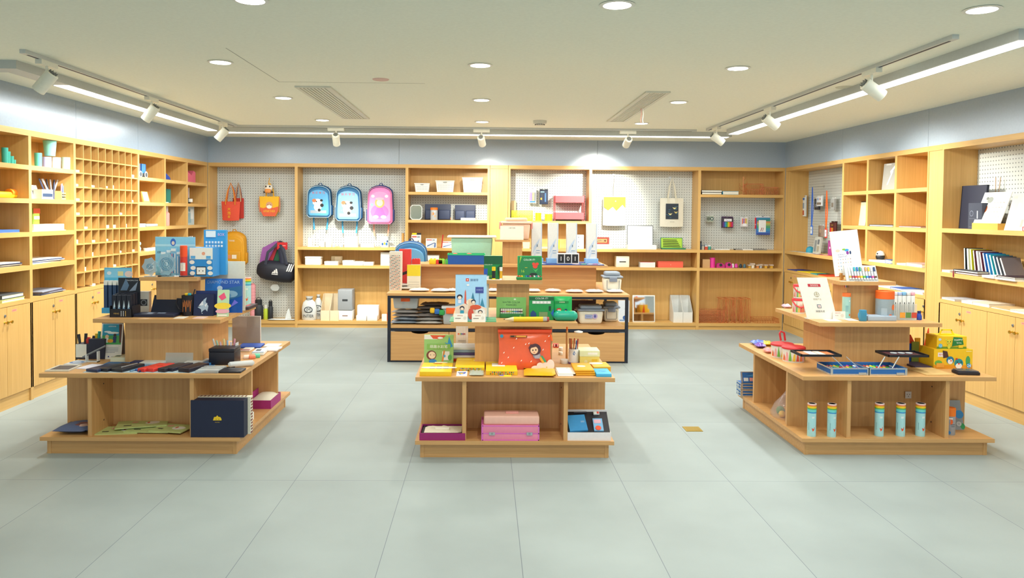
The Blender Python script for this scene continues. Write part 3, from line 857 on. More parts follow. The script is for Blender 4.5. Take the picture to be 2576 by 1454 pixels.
# ================================================================ left wall merchandise
TEAL = '#3fb5a6'
for i, (a, b, c, dd, wd) in enumerate([(0, 192, 40, 297, 'tallest'), (12, 220, 56, 297, 'second tallest'), (44, 250, 82, 297, 'third tallest'), (78, 275, 100, 297, 'shortest')]):
    P = [(-3.620, 5.831, 1.840, 0.045, 0.119), (-3.620, 5.859, 1.840, 0.045, 0.092), (-3.620, 5.912, 1.840, 0.036, 0.061), (-3.620, 5.956, 1.840, 0.023, 0.036)][i]
    cup('desk_cup', 'teal cup in the stepped row on the top left shelf, ' + wd, 'cup', P, TEAL, taper=0.94, group='teal cups stepped by height')
t = thing('toy_blaster', 'yellow and orange plastic toy lying on a left wall shelf', 'toy', (-3.640, 5.955, 1.580, 0.266, 0.056)[:3], LEFT)
M().rb(-0.2, 0.10, 0, 0.05, 0.0, 0.05, '#f3cf1e', 0.02).build('body', t)
M().tube([(0.02, 0.03, 0.04), (0.12, 0.03, 0.04)], 0.034, '#ef8a1c', 12).build('barrel', t)
M().tube([(0.12, 0.03, 0.035), (0.2, 0.03, 0.03)], [0.03, 0.012], '#f3cf1e', 12).build('nozzle', t)
M().tube([(0.2, 0.03, 0.03), (0.235, 0.03, 0.03)], 0.006, '#efe9d5', 8).build('plunger', t)
flat('document_folder', 'blue document folder flat on a left wall shelf, third from the top', 'folder', (-3.60, 5.86, 1.32, 0.26, 0.2), 0.02, '#3f6fc4', rz=LEFT)
cards_stack('notebook_pile', 'thin pile of dark and pale notebooks on the left wall shelf above the blue tumbler', 'notebooks', (-3.60, 5.87, 1.06, 0.26, 0.2), 0.008, ['#55585c', '#c9ccc8', '#2d3a60', '#dfe2e0'], LEFT)
t = bottle('tumbler', 'blue lidded tumbler with a picture of a diver, on the lowest left shelf', (-3.700, 6.060, 0.800, 0.077, 0.179), mat('#a9cfe6', 0.2), '#1f6fb0', 0.95, 0.24, LEFT, cat='tumbler')
M().art(0.05, 0.1, [('e', .5, .5, .2, .25, '#2f7fc9'), ('e', .5, .3, .12, .12, '#c2493a'), ('e', .5, .7, .1, .1, '#f0e6d8')], y=-0.043, z0=0.03).build('print', t)
book('notebook', 'grey notebook on a white one on the lowest left shelf, beside the blue tumbler', (-3.575, 5.86, 0.825, 0.27, 0.2), 0.03, '#4b5055', LEFT)
book('notebook', 'white and lime notebook under the grey one on the lowest left shelf', (-3.565, 5.85, 0.80, 0.28, 0.22), 0.022, '#cfd88a', LEFT)
CUPL = [((-3.620, 6.256, 1.840, 0.055, 0.112), '#5cc4b4', 'teal cup at the left of the cup row on the second left unit'),
        ((-3.620, 6.365, 1.840, 0.073, 0.088), '#b9b4e6', 'lilac cup under the tall teal one on the second left unit'),
        ((-3.620, 6.497, 1.840, 0.078, 0.094), '#f4f4ef', 'plain white cup in the cup row on the second left unit'),
        ((-3.620, 6.661, 1.840, 0.090, 0.106), '#cfeee4', 'white and mint cup at the right end of the cup row')]
for P, c, l in CUPL: cup('desk_cup', l, 'cup', P, c, taper=0.95, group='cups on the second left unit')
P = (-3.620, 6.400, 1.840, 0.102, 0.179); cup('desk_cup', 'tall mint green cup balanced on top of the cup row', 'cup', (P[0], P[1], 1.94, P[3], 0.125), '#8fdccb', taper=0.78, group='cups on the second left unit')
t = thing('photo_stand', 'clear acrylic photo stand on the left wall shelf with the wrapped pens', 'photo stand', (-3.680, 6.357, 1.580, 0.099, 0.093)[:3], LEFT)
m = leaned(M(), 0.3); m.box(-0.06, 0.06, 0, 0.004, 0, 0.12, mat('#c8d2d4', 0.1)); m.build('panel', t, 0); M().box(-0.06, 0.06, 0, 0.05, 0, 0.004, mat('#c8d2d4', 0.1)).build('foot', t, 0)
box('product_box', 'white and navy product box beside the wrapped pens on the left wall', 'box', (-3.620, 6.413, 1.580, 0.161, 0.081), 0.07, '#eef0f2', [('r', .05, .25, .9, .35, '#2b4468'), ('r', .05, .05, .9, .1, '#9db4c9')], LEFT)
t = thing('pen_bouquet', 'upright bunch of wrapped black and white pens on the left wall', 'pens', (-3.660, 6.598, 1.580, 0.161, 0.148)[:3], LEFT)
for i in range(11):
    c = ['#2c3140', '#dfe4ea', '#4a5578', '#b9c6d4'][i % 4]; a = random.uniform(-.2, .2)
    M().tube([(a * .15 + (i - 5) * 0.006, 0.02 + (i % 3) * 0.012, 0), (a + (i - 5) * 0.010, 0.03, 0.17)], 0.007, c, 6).build('pen', t)
t = thing('wooden_crate', 'small slatted wooden crate of pens on the left wall', 'crate', (-3.620, 6.678, 1.580, 0.123, 0.079)[:3], LEFT)
m = M()
for k in range(3): m.box(-.055, .055, 0, 0.006, .005 + k * .022, .018 + k * .022, '#d9c48a'); m.box(-.055, .055, .06, .066, .005 + k * .022, .018 + k * .022, '#d9c48a')
for s in (-1, 1): m.box(s * .055 - .004, s * .055 + .004, 0, .066, 0, .075, '#d9c48a')
m.box(-.055, .055, 0, .066, 0, .005, '#d9c48a'); m.build('crate', t, 0)
pens_in(t, 0.1, 0.06, 0.1, 5, ['#c8a0c8', '#e8e8ee', '#6f88c8', '#e9b7a0', '#9fb8d8'], 0.006, 0.05)
t = box('snack_pouch', 'green and orange standing pouch on the left wall shelf', 'pouch', (-3.640, 6.290, 1.320, 0.095, 0.184), 0.04, '#8fae3c', [('r', 0, .78, 1, .22, '#d9552a'), ('r', .1, .52, .8, .14, '#e9efda'), ('e', .5, .25, .18, .18, '#d8a23c'), ('t', .5, .58, .08, 'Hdble', '#4f7d2a', .7)], LEFT, r=0.012)
flat('keyboard_box', 'long white box lying on the left wall shelf beside the green pouch', 'box', (-3.60, 6.40, 1.325, 0.44, 0.15), 0.05, '#efece0', [('r', .05, .3, .6, .3, '#c9c9be')], LEFT)
flat('magazine', 'pink edged magazine under the long white box on the left wall', 'magazine', (-3.585, 6.37, 1.32, 0.5, 0.2), 0.005, '#e9d5d0', rz=LEFT)
cards_stack('notebook_pile', 'spread of navy and white booklets on the fourth shelf of the second left unit', 'notebooks', (-3.59, 6.36, 1.06, 0.44, 0.2), 0.007, ['#e9eaea', '#5f6f92', '#dfe3e8', '#32456e', '#f2f2f0'], LEFT)
t = thing('ring_binder', 'grey blue ring planner leaning in the lowest compartment of the second left unit', 'planner', (-3.72, 6.22, 0.80), LEFT)
m = M(); m.T = Matrix.Rotation(-0.3, 4, 'Y') ; m.box(-0.1, -0.085, 0, 0.16, 0, 0.27, '#68788c'); m.box(-0.085, -0.08, 0.005, 0.155, 0.005, 0.265, '#dfe6ee'); m.build('cover', t, 0)
m = M(); m.T = Matrix.Rotation(-0.3, 4, 'Y')
for k in range(9): m.tube([(-0.1, -0.004, .03 + k * .026), (-0.078, -0.004, .03 + k * .026)], 0.004, '#2b3340', 5)
m.build('rings', t)
cards_stack('magazine_pile', 'navy magazines lying in the lowest compartment of the second left unit', 'magazines', (-3.585, 6.42, 0.80, 0.36, 0.2), 0.008, ['#39476e', '#8d95a8', '#4a3e58', '#9fa8bc'], LEFT)
# small goods in the pigeonholes
PIG = [(0,1,0),(8,1,1),(0,2,2),(1,2,3),(2,2,0),(3,2,3),(4,2,2),(5,2,4),(0,3,0),(1,3,3),(2,3,3),(3,3,3),(5,3,3),(6,3,3),(8,3,2),(0,4,0),(2,4,3),(3,4,3),(6,4,0),(1,5,0),(4,5,1),(5,5,1),(7,5,4),(0,6,4),(2,6,0),(4,6,2),(5,6,3),(2,7,4),(6,7,2),(8,7,0),(1,8,4),(5,8,0),(2,9,0)]
RN = ['top', 'second', 'third', 'fourth', 'fifth', 'sixth', 'seventh', 'eighth', 'ninth', 'lowest']
CN = ['first', 'second', 'third', 'fourth', 'fifth', 'sixth', 'seventh', 'eighth', 'ninth']
for c, r, k in PIG:
    y = 6.706 + 0.018 + (1.22 - 0.036) * (c + 0.5) / 9; z = 0.817 + 1.25 * (9 - r) / 10 + 0.006
    if r == 9: z = 0.817
    if r == 9: z = 0.80
    L = ' in the %s row of the pigeonholes, %s from the near end' % (RN[r], CN[c])
    if k == 0: box('eraser', 'white eraser' + L, 'eraser', (-3.57, y, z, 0.06, 0.022), 0.03, '#f0efe6', (), LEFT, 'white erasers in the pigeonholes', 0.004)
    elif k == 1: box('small_box', 'small white carton' + L, 'box', (-3.57, y, z, 0.05, 0.03), 0.04, '#ecebe2', [('r', .2, .3, .6, .3, '#b8bcb8')], LEFT, 'small cartons in the pigeonholes')
    elif k == 2: box('sharpener', 'pale mint sharpener' + L, 'sharpener', (-3.575, y, z, 0.045, 0.024), 0.03, '#cfe0d8', (), LEFT, 'sharpeners in the pigeonholes', 0.006)
    elif k == 3: flat('price_card', 'small cream card' + L, 'card', (-3.565, y, z, 0.085, 0.06), 0.003, '#efe6cf', (), LEFT, 'cards in the pigeonholes', yaw=0.15)
    else: cup('bottle_cap_roll', 'little round white roll' + L, 'roll', (-3.60, y, z, 0.034, 0.035), '#e6e4da', LEFT, 1.0, 'rolls in the pigeonholes', seg=12)
# beyond the pigeonholes
XF = -3.63
for i, (y, c1, c2, l) in enumerate([(8.03, '#c9566e', '#3c56a8', 'red and blue marker set with a round badge, nearest of the trio'), (8.15, '#5f6f9a', '#b4505a', 'grey blue marker set with a round badge, middle of the trio'), (8.28, '#2f6fc0', '#5aa0d8', 'blue marker set with a round badge, farthest of the trio')]):
    t = thing('marker_set', l, 'marker set', (XF, y, 1.84), LEFT, 'badged marker sets')
    for k in range(5): M().rb(-.05 + k * .02, -.032 + k * .02, .02, .04, .03, .15, (c1, c2)[k % 2], .006, 2).build('marker', t)
    m = M().rb(-.052, .052, .012, .05, 0, .05, '#2a2f33', .006); m.build('tray', t)
    m = M(); m.T = Matrix.Translation((0.02, 0.01, 0.035)) @ Matrix.Rotation(math.pi / 2, 4, 'X'); m.lathe([(0, 0), (.036, 0), (.036, .004), (0, .004)], '#e8e8e2', seg=18); m.lathe([(0, .004), (.024, .004), (.024, .0055), (0, .0055)], '#44505c', seg=14); m.build('badge', t)
bottle('glue_bottle', 'white bottle at the near edge of the second shelf beyond the pigeonholes', (XF, 7.985, 1.58, .05, .13), '#ecece6', '#c8d0d8', .5, .2, LEFT)
t = thing('picture_stand', 'clear leaning frame beside an orange and white card on the left wall', 'frame', (XF - .02, 8.14, 1.58), LEFT)
m = M(); m.T = Matrix.Rotation(-0.35, 4, 'Y'); m.box(-.05, .05, 0.02, .024, 0, .15, mat('#b9a06a', 0.2)); m.box(-.046, .046, .018, .02, .004, .146, '#d8c9a0'); m.build('panel', t, 0)
box('greeting_card', 'white card with an orange border on the left wall', 'card', (XF, 8.30, 1.58, .15, .12), .012, '#e8b25a', [('r', .15, .15, .75, .8, '#f8f8f2')], LEFT, tilt=0.25)
box('toy_blister', 'dark patterned pack at the near edge of the third shelf beyond the pigeonholes', 'pack', (XF - .03, 8.00, 1.355, .08, .15), .03, '#54505c', [('e', .5, .6, .2, .2, '#b9a8a0'), ('e', .5, .3, .1, .1, '#d8d8d8')], LEFT)
flat('tape_box', 'white and violet carton lying on the third shelf beyond the pigeonholes', 'box', (XF + .03, 8.08, 1.32, .22, .1), .035, '#dfe3ee', [('r', .1, .2, .3, .5, '#a8a0d8')], LEFT)
flat('watercolour_case', 'blue grey flat case on the third shelf beyond the pigeonholes', 'case', (XF + .03, 8.36, 1.32, .28, .12), .028, '#8fa8b8', (), LEFT, r=.006)
box('small_carton', 'plain white carton beside the little blue dinosaur', 'box', (XF, 7.98, 1.06, .08, .15), .05, '#efeee6', (), LEFT)
t = thing('dinosaur_toy', 'little pale blue dinosaur toy on the fourth shelf beyond the pigeonholes', 'toy', (XF, 8.12, 1.06), LEFT)
M().lathe([(0, 0), (.035, .002), (.042, .03), (.03, .06), (0, .065)], '#9fcfd8', 0, .03).build('body', t)
m = M().rb(-.03, .05, 0, .05, .06, .105, '#a8d8e0', .02); m.box(-.01, .0, -.001, .0, .085, .095, '#20242c'); m.build('head', t)
for k in range(3): M().lathe([(.012, 0), (0, .02)], '#5f88c0', -.03 + k * .02, .03, 8).build('spike', t)
for i, y in enumerate((8.24, 8.34, 8.44)): cup('tape_roll', 'white tape roll, %s from the dinosaur toy' % CN[i], 'tape', (XF, y, 1.06, .06, .03), '#efefe8', LEFT, 1.0, 'tape rolls by the dinosaur')
t = thing('stapler', 'deep blue stapler on the top shelf of the second unit from the back corner', 'stapler', (XF, 8.80, 1.84), LEFT)
m = M().prism([(-.12, .01), (.12, .01), (.10, .035), (.0, .075), (-.07, .08), (-.12, .05)], 0, .05, '#2548a8'); m.build('arm', t); M().box(-.12, .13, 0, .05, 0, .01, '#1f2f5f').build('foot', t, 0)
flat('plastic_ruler', 'clear ruler lying beside the blue stapler', 'ruler', (XF + .03, 9.05, 1.84, .25, .04), .003, '#d9d2b8', (), LEFT)
for i, (y, h) in enumerate([(8.72, .16), (8.86, .16)]): box('gift_box', 'dark teal box, %s of the pair on the left wall' % ('near one', 'far one')[i], 'box', (XF, y, 1.58, .125, h), .06, '#1e6f64', [('r', .08, .06, .84, .88, '#237a6e')], LEFT, 'teal boxes on the left wall')
flat('envelope', 'pale mint envelope in front of the teal boxes', 'envelope', (XF + .05, 8.68, 1.58, .12, .06), .01, '#bfe8d8', (), LEFT)
bottle('water_bottle', 'blush pink water bottle with a clear top on the left wall', (XF, 8.74, 1.32, .08, .23), '#e8a8a0', '#d8c8c0', .6, .3, LEFT)
t = thing('pen_holder', 'pink desk holder with a curved top, in the back corner of the left wall', 'desk holder', (XF, 9.55, 1.84), LEFT)
M().prism([(-.13, 0), (.13, 0), (.13, .13), (.07, .15), (.0, .09), (-.06, .11), (-.13, .13)], 0, .1, '#e8708a').build('body', t)
box('pencil_tub', 'small yellow tub beside the pink desk holder', 'tub', (XF, 9.34, 1.84, .06, .13), .06, '#f0d020', (), LEFT, r=.01)
t = thing('marker_set', 'black and crimson marker set with a badge, in the back corner of the left wall', 'marker set', (XF, 9.45, 1.58), LEFT)
for k in range(6): M().rb(-.09 + k * .03, -.065 + k * .03, .02, .045, .05, .2, ('#8f2f4a', '#dcdcd8')[k % 2], .006, 2).build('marker', t)
M().rb(-.1, .1, .01, .06, 0, .07, '#22302c', .008).build('tray', t); M().lathe([(0, .02), (.03, .02), (.03, .06), (0, .06)], '#e8e8e2', .05, 0.0, 14).build('badge', t)
box('stationery_pack', 'pale blue clear stationery pack in the back corner of the left wall', 'pack', (XF, 9.50, 1.32, .26, .24), .03, '#b9ccd2', [('r', .12, .1, .5, .5, '#8fb4c0'), ('r', .55, .3, .35, .5, '#dfe8ea'), ('e', .4, .75, .12, .08, '#6f9aa8')], LEFT)
for i in range(4): bottle('lotion_bottle', 'tiny %s bottle, behind the blue display boxes, %s from the near end' % (('white', 'teal', 'pink', 'white')[i], CN[i]), (XF, 9.32 + i * .07, 1.06, .04, .12), ('#e8e8e0', '#6fb0b0', '#d8a0a0', '#e0e0e8')[i], '#f0f0f0', .6, .25, LEFT, group='tiny bottles in the corner')
for o in COL.objects:
    if o.get('category') == 'cup' and abs(o.rotation_euler[2]) < 1e-6: o.rotation_euler[2] = LEFT

# ================================================================ back wall merchandise
YP = YB + DEP - 0.02          # face of the pegboards
# bay 1
P = (-3.325, 10.060, 1.373, 0.244, 0.245)
tote('coral red tote with yellow lettering at the left end of the back wall', P, .05, '#e2543c', '#d8502f', [('t', .42, .62, .2, '大', '#f0c81e'), ('t', .42, .36, .22, '泡', '#f0c81e'), ('t', .42, .12, .16, '金', '#f0c81e')], .24, stripes='#e8b03c', flare=.12)
P = (-3.244, 10.120, 1.401, 0.142, 0.263)
tote('darker red tote hanging behind the coral one', P, .04, '#b83428', '#8f3a2a', (), .2, stripes='#e8d8b0')
t = thing('drawstring_pouch', 'yellow and coral drawstring pouch with an animal print, hanging on the back wall', 'pouch', (-2.819, 10.060, 1.429, 0.253, 0.259)[:3])
w, h = (-2.819, 10.060, 1.429, 0.253, 0.259)[3:]
m = M().prism([(-w/2, h), (w/2, h), (w * .46, h * .3), (w * .3, 0), (-w * .3, 0), (-w * .46, h * .3)], 0, .05, '#f2b81a')
m.art(w, h, [('p', [(.04, .3), (.2, 0), (.8, 0), (.96, .3), (.97, .5), (.7, .42), (.45, .5), (.2, .4), (.04, .45)], '#e2603c'), ('e', .5, .55, .17, .18, '#d8a07a'), ('e', .5, .48, .13, .09, '#f4efe2'), ('e', .43, .57, .02, .02, '#3a2a22'), ('e', .57, .57, .02, .02, '#3a2a22'), ('t', .5, .26, .12, 'APARTHER', '#f2c21a', .6)])
m.build('bag', t)
for s in (-1, 1):
    M().tube([(s * w * .5, .02, h), (s * w * .54, .01, h * .6), (s * w * .5, .02, h * .2)], .008, '#d88a6a', 6).build('cord', t)
    M().tube([(s * .05, .03, h), (s * .04, .03, h + .09), (0, .035, h + .17)], .008, '#f2b81a', 5).build('strap', t)
t = thing('plush_keyring', 'small white plush cow keyring hanging above the yellow pouch', 'plush toy', (-2.826, 10.020, 1.731, 0.110, 0.119)[:3])
m = M().rb(-.05, .05, 0, .06, .03, .11, '#efe9dc', .03, 4); m.build('head', t); M().rb(-.04, .04, -.02, .03, 0, .055, '#e8964a', .02, 4).build('muzzle', t)
for s in (-1, 1):
    M().lathe([(0, 0), (.018, .006), (.012, .02), (0, .024)], '#2c2826', s * .05, .02, 10).build('ear', t)
    M().rb(s * .025 - .01, s * .025 + .01, -.004, .006, .075, .095, '#2c2826', .004).build('eye', t)
M().tube([(0, .03, .11), (.01, .05, .2)], .005, '#e8b03c', 5).build('strap', t)
P = (-3.282, 9.990, 0.782, 0.334, 0.449)
t = backpack('mustard yellow backpack with a small patch pocket, hanging on the back wall pegboard', P, .13, '#d99a12', '#cf8f10', '#d99a12', '#c98a12', (), None, cat='backpack', name='canvas_backpack')
m = M(); w, h = P[3:]
m.rb(-w * .36, w * .36, -.03, .02, h * .12, h * .44, '#d3940f', .02); m.art(w * .6, h * .14, [('r', .05, .1, .22, .8, '#6f8f3a'), ('r', .3, .1, .2, .8, '#d88a5a'), ('r', .55, .1, .3, .8, '#e8dcc8'), ('r', .1, .3, .1, .4, '#2c2a28')], y=-.031, z0=h * .2)
m.art(w * .4, h * .1, [('t', .5, .5, .5, 'YANK', '#f0e8d8', .6)], y=-.002, z0=h * .68)
m.build('pocket', t)
# black holdall with bags clipped inside its handles
t = thing('sports_holdall', 'black sports holdall with three white stripes hanging low on the pegboard', 'sports bag', (-2.726, 9.970, 0.542, 0.503, 0.286)[:3])
w = (-2.726, 9.970, 0.542, 0.503, 0.286)[3]
m = M(); m.T = Matrix.Translation((0, .1, .17)) @ Matrix.Rotation(0.12, 4, 'Y') @ Matrix.Rotation(math.pi / 2, 4, 'Y')
m.lathe([(0, -w/2), (.06, -w/2 + .005), (.10, -w/2 + .06), (.115, -w * .2), (.12, w * .2), (.11, w/2 - .05), (.07, w/2 - .005), (0, w/2)], '#1c2130', seg=20, sx=1.15, sy=.9)
m.build('bag', t)
m = M(); m.T = Matrix.Rotation(0.1, 4, 'Y')
m.art(.09, .06, [('p', [(0, 0), (.25, 0), (.35, .35), (.15, .35)], '#e8e8e8'), ('p', [(.32, 0), (.57, 0), (.5, .7), (.3, .7)][0:4], '#e8e8e8'), ('p', [(.64, 0), (.9, 0), (.7, 1), (.5, 1)], '#e8e8e8'), ('r', 0, -.3, .9, .18, '#e8e8e8')], y=-.012, x0=-.05, z0=.15)
m.art(.1, .1, [('p', [(.0, 0), (.16, 0), (.45, 1), (.29, 1)], '#f0f0f0'), ('p', [(.27, 0), (.43, 0), (.72, 1), (.56, 1)], '#f0f0f0'), ('p', [(.54, 0), (.7, 0), (.99, 1), (.83, 1)], '#f0f0f0')], y=-.004, x0=.13, z0=.19)
m.build('logo', t)
for s, q in ((-1, -.5), (1, .6)):
    M().tube([(q * w * .5, .02, .26), (q * w * .38, .03, .42), (.03, .1, .545), (.05, .12, .56)], .02, '#20263a', 5, flat=.3).build('handle', t)
M().tube([(w * .2, .06, .26), (w * .14, .08, .45), (.05, .12, .56)], [.045, .05, .02], '#222942', 8, flat=.4).build('shoulder_strap', t)
for i, (a, b, c, nm, lb) in enumerate([(-.16, -.02, '#9c5aa8', 'satchel', 'violet bag folded behind the black holdall'), (-.1, .0, '#c83a4a', 'satchel', 'crimson bag hanging behind the holdall handles'), (-.02, .03, '#2f6f52', 'satchel', 'dark green bag hanging behind the holdall handles'), (.03, .035, '#e8a02c', 'satchel', 'orange and yellow strap bag behind the holdall handles')]):
    P = (-2.777, 10.070, 0.805, 0.245, 0.263)
    m = M().prism([(a - .07, 0), (a + .03, 0), (b + .03, .28), (b, .29), (a - .03, .2)], i * .018, i * .018 + .014, c)
    one(m, nm, lb, 'bag', (P[0] + .05, 10.09, P[2] + .01))
box('card_wallet', 'red card wallet sticking out above the black holdall', 'wallet', (-2.649, 10.050, 0.996, 0.130, 0.094), .02, '#d8262c', [('r', .15, .5, .7, .1, '#f0b0a8'), ('e', .3, .3, .1, .1, '#f0e0d0')], yaw=0)
for i, (px, pz, l) in enumerate([((-3.324, 10.050, 1.785, 0.016, 0.016)[0], (-3.324, 10.050, 1.785, 0.016, 0.016)[2], 'red totes'), ((-2.825, 10.050, 1.846, 0.017, 0.017)[0], (-2.825, 10.050, 1.846, 0.017, 0.017)[2], 'plush keyring'), ((-3.321, 10.050, 1.294, 0.017, 0.017)[0], (-3.321, 10.050, 1.294, 0.017, 0.017)[2], 'mustard backpack'), ((-2.682, 10.050, 1.083, 0.016, 0.016)[0], (-2.682, 10.050, 1.083, 0.016, 0.016)[2], 'black holdall')]):
    peg_hook((px, YP - .12, pz + .015), 'chrome hook holding the %s' % l)
bottle('thermos', 'black thermos bottle at the bottom of the tall pegboard bay', (-2.795, 10.000, 0.085, 0.063, 0.249), '#2a2f36', '#22262c', .7, .3, loop=True)
bottle('thermos', 'lime green thermos bottle at the bottom of the tall pegboard bay', (-2.857, 10.000, 0.085, 0.059, 0.191), '#b9cf3c', '#d8d8d0', .7, .25)
bottle('water_jug', 'big black water jug with a loop lid in the tall pegboard bay', (-2.952, 9.980, 0.085, 0.112, 0.267), '#2b2f38', '#1f2329', .75, .28, loop=True)
t = thing('folding_umbrella', 'pink woven pattern tube standing beside the black water jug', 'umbrella', ((-3.021, 10.000, 0.085, 0.070, 0.436)[0], 10.02, .085))
m = M().cyl(0, 0, 0, .45, .035, '#e8a0a8')
for k in range(10): m.lathe([(.0355, .02 + k * .042), (.036, .022 + k * .042)], '#c86a78'); 
m.build('body', t); M().cyl(0, 0, .45, .47, .02, '#d88890').build('cap', t)
m = M().pillow(-.2, .18, 0, .06, 0, .02, mat('#dfe8ea', .15), wob=.006); m.prism([(.02, .02), (.1, .02), (.07, .16), (.045, .12)], .03, .04, mat('#e6eef0', .15))
one(m, 'plastic_bag', 'clear plastic bag crumpled at the bottom of the tall pegboard bay', 'plastic bag', ((-2.603, 9.950, 0.085, 0.284, 0.150)[0], 9.91, .085))
m = M().pillow(-.06, .06, 0, .012, 0, .09, mat('#dfe8ea', .12), wob=.002)
one(m, 'plastic_sleeve', 'clear plastic sleeve hanging under the black holdall', 'plastic sleeve', ((-2.758, 10.100, 0.447, 0.123, 0.075)[0], 10.1, (-2.758, 10.100, 0.447, 0.123, 0.075)[2]))
# bay 2: school backpacks
def cow(u, v, s): return [('e', u, v, .16 * s, .12 * s, '#f4f4f0'), ('e', u + .02, v - .16 * s, .13 * s, .14 * s, '#f0f0ec'), ('e', u - .14 * s, v + .06 * s, .07 * s, .06 * s, '#d8825a'), ('e', u + .2 * s, v - .1 * s, .06 * s, .06 * s, '#26282c'), ('e', u + .08 * s, v - .26 * s, .05 * s, .05 * s, '#26282c'), ('e', u - .04 * s, v + .03, .02 * s, .02 * s, '#26282c'), ('e', u + .18 * s, v + .08, .06, .05, '#26282c')]
BL, DB = '#3f8fd0', '#1f5580'
for i, P in enumerate([(-2.160, 9.960, 1.419, 0.316, 0.425), (-1.780, 9.960, 1.377, 0.332, 0.464)]):
    backpack('blue school backpack with a cow picture, %s one on the back wall' % ('left', 'right')[i], P, .15, '#2a6b9c', DB, ('#62b0e2', '#86bfe6')[i], '#2f9fd8',
        [('r', .06, .02, .88, .12, '#a8b4c0')] + [('t', .22 + .19 * k, .88, .1, c, '#d8453a') for k, c in enumerate('快乐学习')] + cow(.45, .48, 1.25) + [('e', random.random() * .8 + .1, random.random() * .6 + .2, .01, .01, '#f4c21e') for _ in range(8)], '#bfe0f0')
P = (-1.369, 9.960, 1.339, 0.337, 0.509)
backpack('pink school backpack with a doll picture on the back wall', P, .16, '#e884c0', '#3a4a8c', '#ea9acb', '#e89a80',
    [('e', .5, .3, .32, .26, '#c87ac0'), ('p', [(.15, .12), (.85, .12), (.6, .5), (.4, .5)], '#b86ab8'), ('e', .5, .62, .17, .18, '#d8b46a'), ('e', .5, .62, .11, .12, '#f4dcc4'), ('e', .5, .76, .15, .05, '#e8b8c8'), ('e', .15, .85, .06, .05, '#f8f0f4'), ('e', .85, .85, .06, .05, '#f8f0f4'), ('e', .1, .55, .05, .05, '#8fb0e0'), ('e', .3, .12, .1, .06, '#f4e8f0'), ('e', .7, .12, .1, .06, '#f4e8f0')], '#f090a8')
for i, (q, l) in enumerate([((-2.176, 10.050, 1.852, 0.016, 0.017), 'left blue backpack'), ((-1.808, 10.050, 1.847, 0.017, 0.017), 'right blue backpack'), ((-1.383, 10.050, 1.848, 0.017, 0.016), 'pink backpack')]):
    peg_hook((q[0], YP - .12, q[2]), 'chrome hook holding the %s' % l)
YS = 9.95
t = cup('desk_cup', 'white pen cup at the left end of the shelf under the backpacks', 'cup', (-2.275, 9.950, 1.040, 0.074, 0.115), '#f2f2ec', parts=1)
pens_in(t, .06, .0, .1, 3, ['#e8e8e8', '#c8ccd0', '#b8c0c8'], .004, .03)
t = thing('phone_stand', 'white arched phone stand under the left blue backpack', 'stand', ((-2.194, 9.950, 1.040, 0.048, 0.176)[0], YS, 1.04))
M().tube([(-.03, .03, 0), (-.03, .03, .15), (-.01, .03, .17), (.02, .03, .16), (.03, .03, .1)], .007, '#f0f0ea').build('arm', t); M().box(-.04, .04, 0, .07, 0, .008, '#f0f0ea').build('foot', t, 0)
for i, (a, b, hh) in enumerate([(905, 935, 40), (945, 990, 95), (1000, 1020, 28), (1060, 1082, 20), (1095, 1200, 110), (1215, 1330, 30)]):
    P = [(-2.105, 9.950, 1.040, 0.048, 0.063), (-2.028, 9.950, 1.040, 0.072, 0.120), (-1.959, 9.950, 1.040, 0.032, 0.036), (-1.861, 9.950, 1.040, 0.039, 0.032), (-1.736, 9.950, 1.040, 0.170, 0.139), (-1.525, 9.950, 1.040, 0.170, 0.043)][i]
    box(('desk_box', 'desk_box', 'clip_box', 'clip_box', 'letter_tray', 'letter_tray')[i], ['small white cube under the left blue backpack', 'white upright box between the two blue backpacks', 'tiny white box with a blue clip under the right blue backpack', 'tiny white clip box beside the letter rack', 'white letter rack under the right blue backpack', 'low white tray left of the glass jar'][i], 'box', P, .09, '#f3f3ee', [('r', .55, .1, .3, .5, '#6f8fb0')] if i in (2, 3) else [('r', .08, .3, .84, .04, '#d8d9d4')])
jar('glass_jar', 'glass jar of small blue and yellow goods on the shelf under the pink backpack', 'jar', (-1.304, 9.950, 1.040, 0.110, 0.142), '#c9dbe6', '#b8c4cc', .16, art=[('e', -30, .3, 15, .12, '#2c5fa8'), ('e', 0, .35, 14, .12, '#e8c83c'), ('e', 28, .3, 15, .13, '#3a78c0'), ('e', -10, .6, 20, .1, '#e8ecf0'), ('e', 40, .55, 12, .1, '#2f4f88')])
m = M()
for k in range(9): m.lathe([(0, 0), (.012, .004), (.01, .018), (0, .022)], ['#efe8c8', '#e8e4d8', '#d8dcc8'][k % 3], -.06 + .016 * k, .02 + (k % 3) * .02, 8)
one(m, 'shell_heap', 'loose heap of little cream counters right of the glass jar', 'counters', ((-1.164, 9.950, 1.040, 0.098, 0.053)[0], YS, 1.04), 0)['kind'] = 'stuff'
t = thing('cardboard_tube', 'tan cardboard tube standing at the right end of the shelf under the backpacks', 'tube', ((-1.067, 9.950, 1.040, 0.039, 0.193)[0], YS + .03, 1.04)); M().cyl(0, 0, 0, .185, .018, '#cf9f5a').build('tube', t)
z = .805
t = thing('storage_box', 'white lidded box at the left end of the low shelf of the backpack bay', 'box', ((-2.228, 9.950, 0.805, 0.208, 0.101)[0], YS, z)); M().rb(-.1, .1, 0, .13, 0, .085, '#f2f1ea', .006).build('box', t); M().rb(-.104, .104, -.003, .134, .085, .108, '#eeede4', .006).build('lid', t)
tray('shallow_tray', 'low white tray beside the lidded box on the low shelf', 'tray', (-1.992, 9.950, 0.805, 0.170, 0.046), .12, '#f4f4ef', lip=.003)
